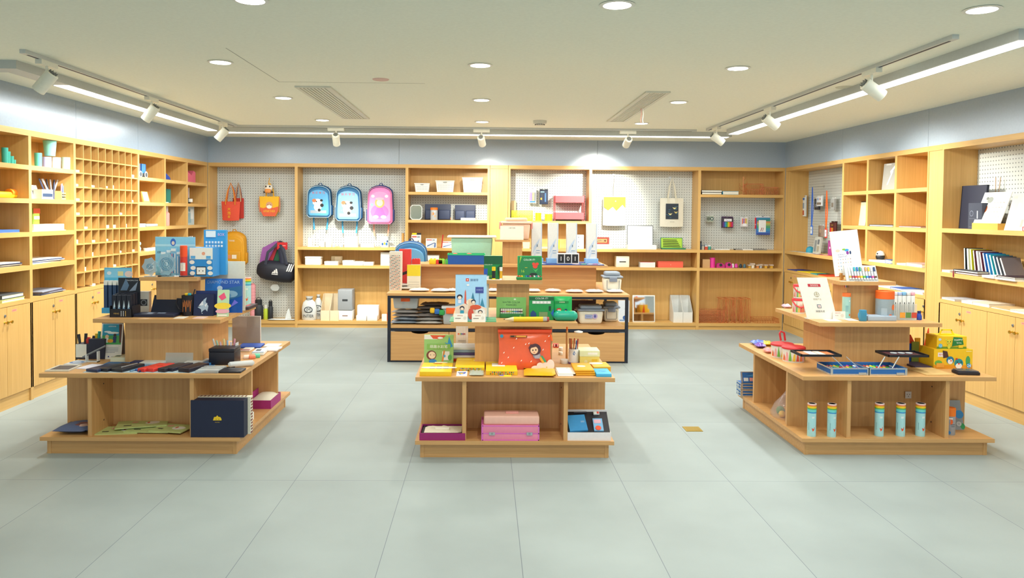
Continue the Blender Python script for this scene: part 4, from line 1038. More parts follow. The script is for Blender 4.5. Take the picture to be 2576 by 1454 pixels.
box('acrylic_block', 'rounded clear acrylic organiser standing behind the low white tray', 'organiser', (-1.950, 10.100, 0.805, 0.153, 0.111), .05, mat('#d8c9a8', .15), [('r', .35, .2, .5, .7, '#efe2c8')], r=.015)
tray('shallow_tray', 'low white tray in the middle of the low shelf, right of the clear organiser', 'tray', (-1.775, 9.950, 0.805, 0.135, 0.061), .12, '#f4f4ef', lip=.003)
tray('shallow_tray', 'low white tray with thin edges, fourth item on the low shelf', 'tray', (-1.643, 9.950, 0.805, 0.123, 0.049), .12, '#f0f0ea', lip=.003)
tray('shallow_tray', 'low white tray nearest the big white box on the low shelf', 'tray', (-1.514, 9.950, 0.805, 0.124, 0.041), .12, '#f2f2ee', lip=.003)
box('storage_box', 'large plain white box at the right end of the low shelf', 'box', (-1.246, 9.950, 0.805, 0.214, 0.169), .18, '#f1f0ec', [('r', 0, .9, 1, .02, '#cfcfc8')])
zb = .085
for i, P in enumerate([(-2.191, 10.060, 0.085, 0.102, 0.320), (-2.285, 9.950, 0.085, 0.195, 0.307)]):
    drawstring(('grey white drawstring bag with a club crest, mostly hidden behind its twin', 'grey white drawstring bag with a club crest on the floor shelf')[i], P, .1, '#cdd2d2', [('e', .5, .62, .3, .22, '#2c3440'), ('e', .5, .62, .24, .17, '#cdd2d2'), ('t', .5, .62, .3, 'IM', '#2c3440', .34), ('t', .5, .18, .2, 'INTER', '#2c3440', .9)])
file_rack('magazine_file', ['translucent cream magazine file nearest the drawstring bags', 'translucent cream magazine file beside the grey drawer box'], (-2.005, 9.930, 0.085, 0.238, 0.331), .24, mat('#ead9ba', .3), n=2)
for i, (P, c, l) in enumerate([((-1.808, 9.930, 0.085, 0.187, 0.130), '#f2f2ee', 'white drawer box with a slot handle under the grey one'), ((-1.809, 9.930, 0.085, 0.186, 0.273), '#9a9fa4', 'grey drawer box with a slot handle stacked on the white one')]):
    x, y, z, w, h = P; zz = .085 + i * ((-1.808, 9.930, 0.085, 0.187, 0.130)[4] + .001)
    t = thing('drawer_box', l, 'drawer box', (x, y, zz)); M().rb(-w/2, w/2, .004, .2, 0, h, c, .006).build('case', t)
    dd = M().rb(-w/2 + .008, w/2 - .008, 0, .01, .008, h - .012, c, .004).build('drawer', t); M().rb(-.035, .035, -.0015, .003, h * .45, h * .55, ('#8a6a5a', '#33383d')[i], .003).build('handle_slot', dd)
t = thing('paper_tray', 'white stepped letter tray on the floor shelf of the backpack bay', 'tray', ((-1.528, 9.930, 0.085, 0.277, 0.179)[0], 9.93, .085))
M().rb(-.14, .14, .1, .2, 0, .19, '#f3f2ee', .005).build('back_bin', t)
for s in (-1, 1): M().rb(s * .07 - .066, s * .07 + .066, 0, .095, 0, .07, '#f6f5f1', .005).build('front_bin', t)
t = thing('toy_house', 'orange and white little house box on the floor shelf near the island', 'toy house', ((-1.288, 9.930, 0.085, 0.098, 0.103)[0], 9.93, .085))
M().box(-.045, .02, 0, .06, 0, .085, '#f2f0ea').build('wall', t, 0); M().prism([(.02, 0), (.05, 0), (.05, .1), (.035, .12), (.02, .1)], 0, .06, '#ea6a2c').build('gable', t, 0)
# bay 3
for i, P in enumerate([(-0.823, 9.950, 1.760, 0.192, 0.112), (-0.526, 9.950, 1.760, 0.239, 0.149), (-0.171, 9.950, 1.760, 0.262, 0.191)]):
    tray('plastic_basket', '%s white plastic basket on the top shelf of the back wall' % ('smallest', 'middle sized', 'largest')[i], 'basket', P, .16, '#f3f2ea', taper=.14, holes=True, lip=.0, group='white baskets in three sizes')
t = thing('mirror', 'rounded rectangular silver table mirror on the back wall shelf', 'mirror', ((-0.901, 9.950, 1.400, 0.162, 0.208)[0], 9.98, 1.4))
m = leaned(M(), .08); m.prism([(-.08, .03), (-.05, 0), (.05, 0), (.08, .03), (.08, .165), (.05, .195), (-.05, .195), (-.08, .165)], .006, .02, mat('#d9dbd8', .25, .6)); m.build('frame', t, 0)
m = leaned(M(), .08); m.art(.15, .185, [('p', [(.04, .16), (.2, .03), (.8, .03), (.96, .16), (.96, .84), (.8, .97), (.2, .97), (.04, .84)], mat('#eef2f2', .04, 1.0))], y=.005, z0=.006); m.build('mirror_glass', t, 0)
for i, (P, l) in enumerate([((-0.624, 10.050, 1.400, 0.339, 0.207), 'wide navy fabric organiser behind the orange capped tube'), ((-0.265, 10.050, 1.400, 0.273, 0.198), 'smaller navy fabric organiser on the back wall shelf')]):
    x, y, z, w, h = P; t = thing('fabric_organiser', l, 'organiser', (x, y, z)); m = leaned(M(), .06); m.rb(-w/2, w/2, 0, .02, 0, h, '#26304a', .006); m.build('panel', t)
    for s in (-1, 1): m = leaned(M(), .06); m.rb(s * w/4 - w * .22, s * w/4 + w * .22, -.02, .0, .005, h * .62, '#2c3856', .01); m.build('pocket', t)
    m = M(); m.box(w/2 - .004, w/2 + .006, -.002, 0, .01, .03, '#c8823c').build('fabric_label', t, 0)
jar('pencil_tub', 'orange capped pencil tube in front of the navy organiser', 'tube', (-0.668, 9.950, 1.400, 0.096, 0.161), '#b9bfc4', '#ee7a22', .2, art=[('e', -20, .5, 25, .12, '#e8964a'), ('e', 20, .3, 14, .08, '#e8b07a'), ('e', 15, .65, 12, .06, '#dfe4e6')])
flat('card_box', 'flat white box in front of the smaller navy organiser', 'box', ((-0.223, 9.930, 1.400, 0.183, 0.030)[0], 9.93, 1.4, .19, .1), .03, '#f4f4ee')
def pbox(P, l, c2='#3b5f9c'): return box('product_box', l, 'box', P, .06, '#f0efe8', [('r', .06, .8, .5, .1, '#c84a3a'), ('r', .06, .05, .88, .3, '#c9d0d8'), ('p', [(.1, .1), (.8, .5), (.85, .6), (.15, .25)], c2), ('r', .6, .78, .3, .12, '#8f969c')])
pbox((-0.895, 9.950, 1.040, 0.122, 0.165), 'tall white pen box with a black and yellow marker on top', '#2b2d33')
pbox((-0.699, 9.950, 1.040, 0.140, 0.119), 'white and blue pen box second from the left on the middle back shelf')
pbox((-0.483, 9.950, 1.040, 0.154, 0.083), 'low white and blue pen box beside the leaning red pen')
pbox((-0.351, 10.000, 1.040, 0.065, 0.164), 'narrow white pen box behind the mint storage tub', '#b8482c')
pbox((-0.160, 10.000, 1.040, 0.144, 0.108), 'wide white pen box half hidden behind the mint storage tub', '#9a9fa4')
pbox((-0.022, 10.000, 1.040, 0.058, 0.147), 'narrow white pen box nearest the pillar panel', '#b8482c')
zt = 1.04 + (-0.895, 9.950, 1.040, 0.122, 0.165)[4]
t = thing('marker_pen', 'black and yellow marker lying on top of the tall pen box', 'marker', ((-0.895, 9.950, 1.200, 0.122, 0.026)[0], YS + .03, zt + .012)); M().tube([(-.055, 0, 0), (0.005, 0, 0)], .011, '#e8d81e', 10).build('barrel', t); M().tube([(0.006, 0, 0), (.06, 0, 0)], .0115, '#1f2126', 10).build('cap', t)
for q, c, l, ln in [((-0.859, 9.920, 1.040, 0.022, 0.130), '#c8c02c', 'upright green highlighter before the tall pen box', .12), ((-0.564, 9.930, 1.040, 0.041, 0.148), '#b8261e', 'tall red pen leaning on the low pen box', .17), ((-0.274, 9.980, 1.040, 0.019, 0.141), '#26242a', 'upright black pen behind the mint storage tub', .15), ((-0.653, 9.920, 1.040, 0.021, 0.107), '#3f68b0', 'upright blue marker before the white and blue pen box', .11)]:
    t = thing('marker_pen', l, 'marker', (q[0], q[1], 1.04)); M().tube([(0, 0, 0), (ln * .06, 0, ln * .6)], .0075, c, 8).build('barrel', t); M().tube([(ln * .06, 0, ln * .6), (ln * .1, 0, ln)], .0085, c if ln > .13 else '#f0f0ea', 8).build('cap', t)
for i, q in enumerate([(-0.890, 9.910, 1.040, 0.113, 0.025), (-0.698, 9.910, 1.040, 0.134, 0.026), (-0.493, 9.910, 1.040, 0.130, 0.024)]):
    flat('price_tag', 'white price strip at the shelf edge, %s from the left' % CN[i], 'price tag', (q[0], 9.905, 1.04, .11, .03), .004, '#f6f6f2', group='price strips on the middle back shelf')
tray('shallow_tray', 'low white tray on the low shelf behind the yellow building bricks', 'tray', (-0.690, 9.950, 0.805, 0.179, 0.137), .12, '#f1f1ec', lip=.003)
# bay 4
wire_basket('mesh_basket', 'long lime green mesh basket on the upper back shelf', (0.476, 9.950, 1.400, 0.270, 0.129), .12, mat('#d3dd1c', .4), nx=20, nz=6, r=.0025, cat='basket')
cup('desk_cup', 'lime green pen cup nearest the mesh basket', 'cup', (0.689, 9.950, 1.400, 0.077, 0.103), '#dfe81a', taper=.97, group='lime pen cups')
cup('desk_cup', 'lime green pen cup inside a clear sleeve', 'cup', (0.823, 9.950, 1.400, 0.098, 0.089), '#dfe81a', taper=.97, group='lime pen cups')
t = thing('letter_rack', 'coral pink two tier metal letter rack on the upper back shelf', 'rack', ((1.093, 9.950, 1.400, 0.379, 0.336)[0], YS, 1.4))
w, h = (1.093, 9.950, 1.400, 0.379, 0.336)[3:]; CR = mat('#e05a5f', .4)
for s in (-1, 1):
    for y in (0.01, .2): M().tube([(s * w * .5, y, 0), (s * w * .5, y, h)], .005, CR).build('post', t)
for zz in (.02, h - .10):
    b = M().box(-w/2, w/2, 0, .21, zz, zz + .003, CR); b.box(-w/2, w/2, 0, .003, zz, zz + .09, CR).box(-w/2, w/2, .207, .21, zz, zz + .09, CR).box(-w/2, -w/2 + .003, 0, .21, zz, zz + .09, CR).box(w/2 - .003, w/2, 0, .21, zz, zz + .09, CR)
    for k in range(22):
        for j in range(4): b.box(-w/2 + .02 + k * (w - .04) / 22, -w/2 + .026 + k * (w - .04) / 22, -.0006, 0, zz + .015 + j * .018, zz + .025 + j * .018, '#b8585c')
    b.build('tier', t, 0)
P = (0.618, 10.080, 1.626, 0.102, 0.191); hangpack('pen_pack', 'white hanging pack of bright pens on the back wall, left of the black one', 'pen pack', P, .03, '#e6ebee', [('r', .12 + .17 * k, .15, .09, .62, c) for k, c in enumerate(['#c83ab0', '#7a3ac0', '#f08a1e', '#f4d81e', '#2c2c30'])] + [('r', .1, .04, .8, .1, '#3a8ad0')])
P = (0.767, 10.080, 1.616, 0.111, 0.189); hangpack('pen_pack', 'black and navy hanging pack of pencils on the back wall', 'pen pack', P, .03, '#22304a', [('r', .2, .2, .12, .6, '#39424c'), ('r', .6, .15, .18, .65, '#4a78a8'), ('r', .05, .3, .2, .15, '#e8a83c'), ('r', .05, .84, .5, .08, '#8fb8c8')], card='#1c2430')
box('paper_pad', 'tan paper pad leaning at the left edge of the upper back shelf', 'paper pad', (0.370, 10.100, 1.400, 0.063, 0.262), .02, '#cdb68a', [('r', .2, .2, .6, .3, '#dccaa0')], tilt=.05)
box('drawer_chest', 'white desktop chest of three small drawers behind the tall blue cards', 'drawer chest', (1.222, 9.950, 1.040, 0.120, 0.181), .12, '#f3f3ee', [('r', .03, .335, .94, .012, '#b8bcba'), ('r', .03, .665, .94, .012, '#b8bcba')] + [('e', .42, .17 + .33 * k, .035, .035, '#2b2d30') for k in range(3)])
cup('desk_cup', 'small lime green cup seen between the tall blue cards', 'cup', (0.947, 9.950, 1.040, 0.043, 0.114), '#d6dd1e', taper=.96)
flat('drawing_board', 'pale green board lying on the middle back shelf behind the tall blue cards', 'board', ((0.781, 9.950, 1.040, 0.142, 0.044)[0], YS, 1.04, .15, .14), .02, '#cfd8b0')
t = tray('storage_tub', 'peach storage tub on the middle back shelf, behind the narrow riser', 'tub', (0.534, 9.950, 1.040, 0.095, 0.083), .1, '#f0c8b0', taper=.15)
# bay 5
P = (1.696, 10.060, 1.347, 0.298, 0.380)
tote('white tote with olive green triangles along its top, hanging on the back wall', P, .04, '#ecebe2', '#b9beb4', [('p', [(-.1, 1.1), (1.1, 1.1), (1.1, .62), (.94, .78), (.6, .5), (.4, .68), (.14, .52), (-.1, .68)], '#aab42c'), ('e', .55, .92, .03, .03, '#dfe29a')], .27, hw=.02)
P = (2.455, 10.060, 1.337, 0.307, 0.375)
tote('cream canvas tote with a dark square of lotus flowers', P, .05, '#dcd8c8', '#d5d0bc', [('r', .16, .2, .68, .68, '#1d2a3a')] + [('e', .2 + .6 * random.random(), .26 + .5 * random.random(), .05, .015, '#2f5f6f') for _ in range(14)] + [('p', [(a + .12 * math.cos(q), b + .05), (a + .03, b - .04), (a - .03, b - .04)], c) for a, b, c in ((.4, .42, '#efe0a0'), (.62, .68, '#e8d890'), (.7, .5, '#d8c070')) for q in (0, .8, 1.6, 2.4, 3.1)] + [('t', .5, .08, .03, 'van zee', '#6a6a60')], .26, hw=.17)
peg_hook(((1.696, 10.060, 2.017, 0.011, 0.010)[0], YP - .13, (1.696, 10.060, 2.017, 0.011, 0.010)[2]), 'chrome hook holding the olive and white tote')
peg_hook(((2.450, 10.060, 1.986, 0.012, 0.010)[0], YP - .13, (2.450, 10.060, 1.986, 0.012, 0.010)[2]), 'chrome hook holding the lotus tote')
box('tea_box', 'grey box under the red brown gift box on the middle back shelf', 'box', (1.530, 9.950, 1.040, 0.251, 0.062), .14, '#a9aeb0', [('r', 0, .55, 1, .05, '#8a9094')])
P = (1.510, 9.950, 1.040, 0.213, 0.151); P2 = (1.530, 9.950, 1.040, 0.251, 0.062)
box('gift_box', 'red brown gift box with a gold panel on the middle back shelf', 'box', (P[0], 9.97, 1.04 + P2[4], P[3], P[4] - P2[4]), .1, '#8f3a2c', [('r', .1, .25, .75, .5, '#d8b46a'), ('r', .14, .32, .67, .36, '#6a3a24'), ('t', .47, .5, .22, 'MOLESK', '#e8d09a', .5)])
t = thing('whiteboard', 'small whiteboard with a grey frame on the middle back shelf', 'whiteboard', ((2.039, 10.060, 1.040, 0.346, 0.310)[0], 10.06, 1.04))
w, h = (2.040, 10.060, 1.040, 0.345, 0.310)[3:]
m = leaned(M(), .05); m.box(-w/2, w/2, 0, .012, 0, h, '#f2f2ee').build('board', t, 0)
m = leaned(M(), .05)
for a, b, c, dd in ((-w/2, -w/2 + .008, 0, h), (w/2 - .008, w/2, 0, h), (-w/2, w/2, h - .008, h), (-w/2, w/2, 0, .008)): m.box(a, b, -.003, .013, c, dd, '#6f7478')
m.build('frame', t, 0); m = leaned(M(), .05); m.box(w * .17, w * .4, -.006, 0, h * .5, h * .68, '#e9e9e2').build('card', t, 0)
flat('storage_box', 'flat white box lying in front of the small whiteboard', 'box', ((2.041, 9.930, 1.040, 0.394, 0.062)[0], 9.925, 1.04, .37, .12), .055, '#f3f3ef')
t = thing('pencil_case', 'open green pencil case showing its pencils, on the middle back shelf', 'pencil case', ((2.458, 9.970, 1.040, 0.318, 0.162)[0], 9.96, 1.04)); GR = '#2f7f5a'
M().box(-.15, .16, 0, .08, 0, .018, GR).build('base', t, 0); m = leaned(M(), .12); m.T = m.T @ Matrix.Translation((0, .08, .018)); m.box(-.15, .14, 0, .012, 0, .145, GR); m.box(-.142, .132, -.002, 0, .008, .137, '#a8cf3c'); m.build('lid', t, 0)
for k in range(5): m = leaned(M(), .12); m.T = m.T @ Matrix.Translation((0, .08, .018)); m.tube([(-.12, -.006, .028 + k * .022), (.11 - .012 * k, -.006, .024 + k * .022)], .0045, '#3c4a26', 6).build('pencil', t)
box('tissue_box', 'cream box with a dark slot on the low back shelf', 'box', (1.794, 9.950, 0.805, 0.172, 0.142), .14, '#e9e7d0', [('r', .24, .44, .5, .1, '#26272a'), ('r', 0, .86, 1, .015, '#c0c0b0')], r=.005)
t = tray('drawer_tray', 'white and red drawer tray on the low back shelf', 'tray', (2.121, 9.950, 0.805, 0.194, 0.065), .12, '#dfe2e4'); box('tray_lining', 'red folded lining resting in the white drawer tray', 'lining', ((2.121, 9.950, 0.805, 0.194, 0.065)[0], YS + .006, .81, .17, .062), .1, '#d8453a')
box('keepsake_box', 'long coral red box on the low back shelf', 'box', (2.421, 9.950, 0.805, 0.324, 0.078), .12, '#e8604a', [('r', 0, .88, 1, .04, '#b8432f'), ('e', .5, .45, .07, .07, '#f0a08a')])
t = thing('mirror', 'white framed standing mirror on the floor shelf of the tote bag bay', 'mirror', ((2.086, 9.970, 0.085, 0.297, 0.352)[0], 9.97, .085))
w, h = (2.086, 9.970, 0.085, 0.297, 0.352)[3:]; m = leaned(M(), .1); m.rb(-w/2, w/2, 0, .014, 0, h, '#e9ece9', .006); m.build('frame', t); m = leaned(M(), .1); m.art(w * .9, h * .92, [('r', .0, .0, 1, 1, mat('#eef2f2', .03, 1.0))], y=-.001, z0=h * .04); m.build('mirror_glass', t, 0)
file_rack('magazine_file', ['white grid magazine file on the floor shelf, left one', 'white grid magazine file on the floor shelf, right one'], (2.593, 9.950, 0.085, 0.254, 0.338), .22, '#e3e5e2', n=2)
box('flat_carton', 'tall white and blue carton seen through the island frame', 'carton', (1.820, 9.970, 0.085, 0.143, 0.281), .05, '#dfe8f4', [('e', .6, .2, .1, .1, '#3a68b0'), ('r', .1, .05, .5, .06, '#7aa0d8'), ('r', .55, .6, .35, .02, '#9ab0cc')])
# bay 6
COP = mat('#e0906a', .25, .85)
for i, (c, zz, hh) in enumerate([('#dfe0dc', 1.76, .03), ('#23262c', 1.79, .028)]): book('ring_binder', ('white and black binder at the bottom of the pile on the top right back shelf', 'black binder on top of the pile on the top right back shelf')[i], ((2.938, 9.950, 1.760, 0.271, 0.072)[0], 9.93, zz, .26 + .01 * i, .2), hh, '#23262c', cat='binder')
book('ring_binder', 'turquoise binder with a white sticker on the top right back shelf', ((3.185, 9.950, 1.760, 0.220, 0.051)[0], 9.93, 1.76, .21, .2), .045, '#1fa0c8', cat='binder')
t = thing('wire_tree', 'copper wire jewellery tree on the top right back shelf', 'wire stand', ((3.370, 10.000, 1.760, 0.108, 0.164)[0], 10.0, 1.76))
M().tube([(0, 0, 0), (.0, 0, .24)], .003, COP).build('stem', t)
for k, (a, z0) in enumerate([(.05, .12), (-.05, .1), (.045, .04), (-.045, .05), (.03, .19)]): M().tube([(0, 0, z0), (a, 0, z0 + .02), (a, 0, z0 + .05)], .0025, COP).build('branch', t)
M().tube([(.05 * math.cos(q), .03 * math.sin(q), .003) for q in [i * .5236 for i in range(12)]], .003, COP, closed=True).build('foot', t)
wire_basket('wire_basket', 'copper wire basket with a handle on the top right back shelf', (3.518, 9.970, 1.760, 0.226, 0.145), .14, COP, nx=7, nz=2, zig=True, flare=.12)
wire_basket('wire_basket', 'low copper wire basket in the top right corner of the back wall', (3.737, 9.970, 1.760, 0.169, 0.101), .14, COP, nx=6, nz=1, zig=True)
hangpack('tape_reel', 'small hanging pack of round reels on the right end pegboard', 'reel pack', (2.968, 10.080, 1.397, 0.095, 0.088), .03, '#a9b0a0', [('e', .25, .5, .3, .3, '#6a7468'), ('e', .75, .5, .3, .3, '#4f6a68'), ('e', .75, .5, .12, .12, '#dfe2d8')])
hangpack('marker_wallet', 'hanging wallet of rainbow markers on the right end pegboard', 'marker wallet', (3.202, 10.080, 1.326, 0.154, 0.141), .03, '#3a3040', [('r', .02 + .12 * k, .04, .1, .5, c) for k, c in enumerate(['#6a2f7a', '#3a56b0', '#2f9ac0', '#3aa850', '#e8c81e', '#e8802a', '#d8302c', '#c0307a'])] + [('r', .15, .6, .7, .25, '#f0f0f4'), ('t', .5, .72, .13, 'Marco', '#3a4a9a', .5)], card='#4a2f5a')
hangpack('pen_pack', 'small hanging pack of orange and violet pens on the right end pegboard', 'pen pack', (3.425, 10.080, 1.339, 0.097, 0.125), .03, '#dfd8da', [('r', .1, .3, .14, .6, '#d8502f'), ('r', .3, .3, .14, .6, '#7a4ab0'), ('r', .5, .3, .14, .6, '#e88a2c'), ('r', .7, .3, .14, .6, '#c8c02c'), ('r', .25, .05, .5, .3, '#f4f4f2')])
hangpack('marker_wallet', 'large hanging wallet of blue and green markers on the right end pegboard', 'marker wallet', (3.670, 10.060, 1.234, 0.184, 0.240), .04, '#3f68b8', [('r', 0, .1 * k, 1, .07, c) for k, c in enumerate(['#3a4a9a', '#3f78c8', '#2f98d0', '#36a8a0', '#4ab060', '#8ac04a', '#d8d02c', '#e8a02c', '#3fa06a', '#2f8fa8'])] + [('r', .12, .15, .55, .7, '#eef0f2'), ('p', [(.25, .2), (.3, .2), (.4, .4), (.36, .42)], '#8a2f3a'), ('p', [(.4, .2), (.44, .2), (.5, .4), (.47, .42)], '#8a2f3a')])
hangpack('pen_pack', 'narrow red hanging pack behind the large marker wallet', 'pen pack', (3.578, 10.090, 1.315, 0.030, 0.155), .02, '#d8302f', [('r', .1, .3, .8, .1, '#e8c0b8')])
for q, l in [((3.195, 10.060, 1.467, 0.013, 0.012), 'rainbow marker wallet'), ((3.415, 10.060, 1.464, 0.012, 0.011), 'orange and violet pen pack'), ((3.665, 10.060, 1.474, 0.012, 0.012), 'large marker wallet')]:
    peg_hook((q[0], YP - .11, q[2] + .01), 'chrome hook holding the ' + l)
for i, (P, c, c2) in enumerate([((2.812, 9.950, 1.040, 0.029, 0.111), '#3a5068', '#26303c'), ((2.845, 9.950, 1.040, 0.036, 0.062), '#c8c2b0', '#8a8f94'), ((2.896, 10.000, 1.040, 0.037, 0.082), '#5f7a8c', '#c8ccd0'), ((2.883, 9.930, 1.040, 0.039, 0.057), '#c8503c', '#dfe2e4'), ((2.929, 9.940, 1.040, 0.037, 0.060), '#3f9a8a', '#dfe2e4')]):
    jar('ink_jar', ['tall dark ink bottle at the left end of the right middle shelf', 'cream jar beside the dark ink bottle', 'grey blue jar behind the red jar', 'small red jar on the right middle shelf', 'small green jar on the right middle shelf'][i], 'jar', P, c, c2, .25, group='little jars on the right middle shelf')
for q, c, dd, l in [((3.027, 9.930, 1.040, 0.082, 0.020), '#cfd4da', .1, 'grey notebook nearest the jars'), ((3.124, 9.950, 1.040, 0.116, 0.028), '#e2e6ea', .13, 'white notebook beside the jars'), ((3.299, 9.930, 1.040, 0.092, 0.022), '#2b2f3a', .1, 'black notebook under the rainbow wallet'), ((3.422, 9.930, 1.040, 0.149, 0.032), '#e6eaee', .13, 'white notebook under the small pen pack'), ((3.579, 9.930, 1.040, 0.182, 0.041), '#2b3038', .14, 'large black notebook under the large marker wallet')]:
    book('notebook', l + ' on the back shelf', (q[0], 9.91, 1.04, q[3], dd), .014, c, yaw=random.uniform(-.1, .1))
box('wooden_block', 'plain tan wooden block at the left end of the low right shelf', 'block', (2.888, 9.950, 0.805, 0.096, 0.110), .08, '#c9a070')
t = cup('desk_cup', 'bright pink mesh pen cup on the low right shelf', 'cup', (2.977, 9.950, 0.805, 0.070, 0.131), '#e0389a', taper=1.0, parts=1)
PK = '#c8308a'
for q, l, c in [((3.078, 9.950, 0.805, 0.106, 0.061), 'magenta tape dispenser beside the pink cup', '#b8287a'), ((3.187, 9.950, 0.805, 0.086, 0.070), 'rounded magenta desk organiser on the low right shelf', PK)]:
    x, y, z, w, h = q; t = thing('tape_dispenser', l, 'tape dispenser', (x, y, z)); M().prism([(-w/2, 0), (w/2, 0), (w/2, h * .5), (w * .2, h), (-w * .3, h), (-w/2, h * .6)], 0, .05, c).build('body', t)
    m = M(); m.T = Matrix.Translation((-.0, -.002, h * .6)) @ Matrix.Rotation(math.pi / 2, 4, 'X'); m.lathe([(.008, -.01), (.02, -.01), (.02, 0), (.008, 0)], '#2b2430', seg=14).build('reel', t)
m = M()
SM = [(1270, 1288, '#e8e8ea', 'white'), (1292, 1320, '#d040a0', 'magenta'), (1330, 1350, '#26343c', 'black'), (1360, 1384, '#4a6a78', 'grey blue')]
for i, P in enumerate([(3.242, 9.950, 0.805, 0.030, 0.059), (3.288, 9.950, 0.805, 0.045, 0.059), (3.344, 9.950, 0.805, 0.036, 0.055), (3.396, 9.950, 0.805, 0.039, 0.055)]):
    x, y, z, w, h = P; m = M().lathe([(0, 0), (w * .5, .004), (w * .52, h * .45), (w * .4, h * .8), (0, h)], SM[i][2], 0, w/2, 14); one(m, 'hole_punch', 'small round %s desk gadget on the low right shelf' % SM[i][3], 'desk gadget', (x, y, z))
for i, P in enumerate([(3.462, 9.950, 0.805, 0.033, 0.044), (3.502, 9.950, 0.805, 0.043, 0.064), (3.566, 9.950, 0.805, 0.036, 0.045), (3.607, 9.950, 0.805, 0.033, 0.053), (3.675, 9.950, 0.805, 0.036, 0.049), (3.750, 9.950, 0.805, 0.039, 0.049)]):
    x, y, z, w, h = P; t = thing('clip_box', 'clear little box of gold clips, %s from the left on the low right shelf' % CN[i], 'clip box', (x, y, z), 0, 'clear boxes of gold clips')
    M().box(-w * .4, w * .4, .006, .05, 0, h * .62, ('#d8a83c', '#e6e2d2', '#d88a4a', '#b8c0c4', '#e0b03c', '#e0b03c')[i]).build('clips', t, 0)
    M().box(-w/2 - .004, w/2 + .004, 0, .056, h * .63, h, mat('#c9b8a8', .15)).build('lid', t, 0)
for k in range(2):
    P = (2.965, 9.940, 0.085, 0.350, 0.173); wire_basket('wire_tray', 'copper wire letter tray on the floor shelf of the right corner bay, %s' % ('lower one', 'upper one')[k], (P[0], P[1], .085 + k * .085, P[3], .075), .2, COP, nx=26, nz=5, r=.0016, cat='wire tray')
for k in range(4):
    P = (3.284, 9.940, 0.085, 0.396, 0.314); wire_basket('wire_file', 'copper zigzag wire magazine file, %s from the left' % CN[k], (P[0] - P[3] * .375 + P[3] * .25 * k, P[1] + (k % 2) * .01, .085, P[3] * .23, P[4]), .2, COP, nx=2, nz=1, ny=3, r=.0028, zig=True, cat='wire file', group='copper wire magazine files')
wire_basket('wire_tray', 'low copper wire tray in the right corner of the floor shelf', (3.697, 9.950, 0.085, 0.312, 0.056), .2, COP, nx=9, nz=1, zig=True, cat='wire tray')

# ================================================================ right wall merchandise
XS = 4.12
def rp(P, d=0): return P
hangpack('pen_refill_pack', 'slim hanging pack of refills nearest the back corner, right wall', 'pack', (4.100, 9.838, 1.484, 0.097, 0.257), .02, '#dfe2e0', [('r', .2, .05, .6, .25, '#b8583c'), ('r', .2, .4, .6, .3, '#8aa0b8'), ('r', .1, .85, .8, .12, '#2f68b8')], RIGHT)
def lanyard(P, c, badge, l, rz=RIGHT):
    x, y, z, w, h = P; t = thing('lanyard', l, 'lanyard', (x, y, z), rz)
    for s in (-1, 1): M().tube([(0, 0, h), (s * .022, .004, h * .55), (s * .004, 0, h * .2)], .014, c, 4, flat=.15).build('ribbon', t)
    bd = M().rb(-.032, .032, -.002, .004, 0, h * .2, badge, .004).build('badge', t); M().art(.05, h * .16, [('r', .05, .05, .9, .9, '#e6e9ee'), ('r', .15, .5, .7, .1, '#8a90a0')], y=-.0025, z0=h * .02).build('card', bd, 0)
lanyard((3.990, 9.317, 1.260, 0.118, 0.583), '#2f68d0', '#3f78d8', 'blue lanyard with a badge hanging on the right wall')
lanyard((3.970, 8.875, 1.238, 0.143, 0.551), '#f0641e', '#c8382c', 'orange lanyard with a red badge hanging on the right wall')
hangpack('sharpener_pack', 'dark hanging pack between the blue and orange lanyards', 'pack', (4.100, 9.443, 1.568, 0.148, 0.146), .02, '#3a3c44', [('r', .2, .2, .6, .3, '#8a8f98'), ('r', .2, .6, .6, .2, '#5a6070')], RIGHT)
hangpack('tag_pack', 'white hanging tag pack in front of the dark one', 'pack', (4.040, 9.238, 1.612, 0.156, 0.121), .015, '#e9ecee', [('r', .1, .1, .8, .25, '#8a7a6a'), ('e', .3, .7, .1, .12, '#4a8ac0'), ('e', .7, .7, .1, .12, '#b8604a')], RIGHT)
hangpack('lead_pack', 'grey hanging pack right of the orange lanyard', 'pack', (4.100, 9.009, 1.567, 0.097, 0.139), .02, '#b4b8b8', [('r', .2, .2, .6, .4, '#8a8072')], RIGHT)
hangpack('pencil_pack', 'red and black hanging pack of pencils right of the red badge', 'pack', (4.080, 8.959, 1.254, 0.150, 0.170), .025, '#5a2420', [('t', .5, .8, .1, 'tripod', '#e8c83c', .8), ('r', .1, .1, .25, .5, '#d8302c'), ('r', .4, .1, .25, .5, '#e8a02c'), ('r', .68, .1, .2, .5, '#8a1f1a')], RIGHT, card='#3a1a18')
hangpack('eraser_pack', 'brownish hanging pack beside the red badge', 'pack', (4.100, 9.320, 1.237, 0.124, 0.145), .02, '#a89080', [('e', .5, .5, .2, .2, '#c8a890')], RIGHT)
for q, l in [((4.100, 9.892, 1.742, 0.023, 0.009), 'slim refill pack'), ((4.000, 9.398, 1.840, 0.035, 0.012), 'blue lanyard'), ((3.980, 8.912, 1.788, 0.023, 0.010), 'orange lanyard')]:
    peg_hook((q[0], q[1], q[2] + .02), 'chrome hook on the right wall holding the ' + l, ln=4.168 - q[0], rz=RIGHT)
m = M().lathe([(0, 0), (.05, 0), (.05, .03), (.04, .06), (.015, .075), (0, .078)], '#2f9ab8', seg=18); one(m, 'desk_bell', 'teal dome shaped gadget on the right wall shelf', 'desk gadget', (4.02, (4.000, 9.414, 1.056, 0.160, 0.055)[1], 1.04))
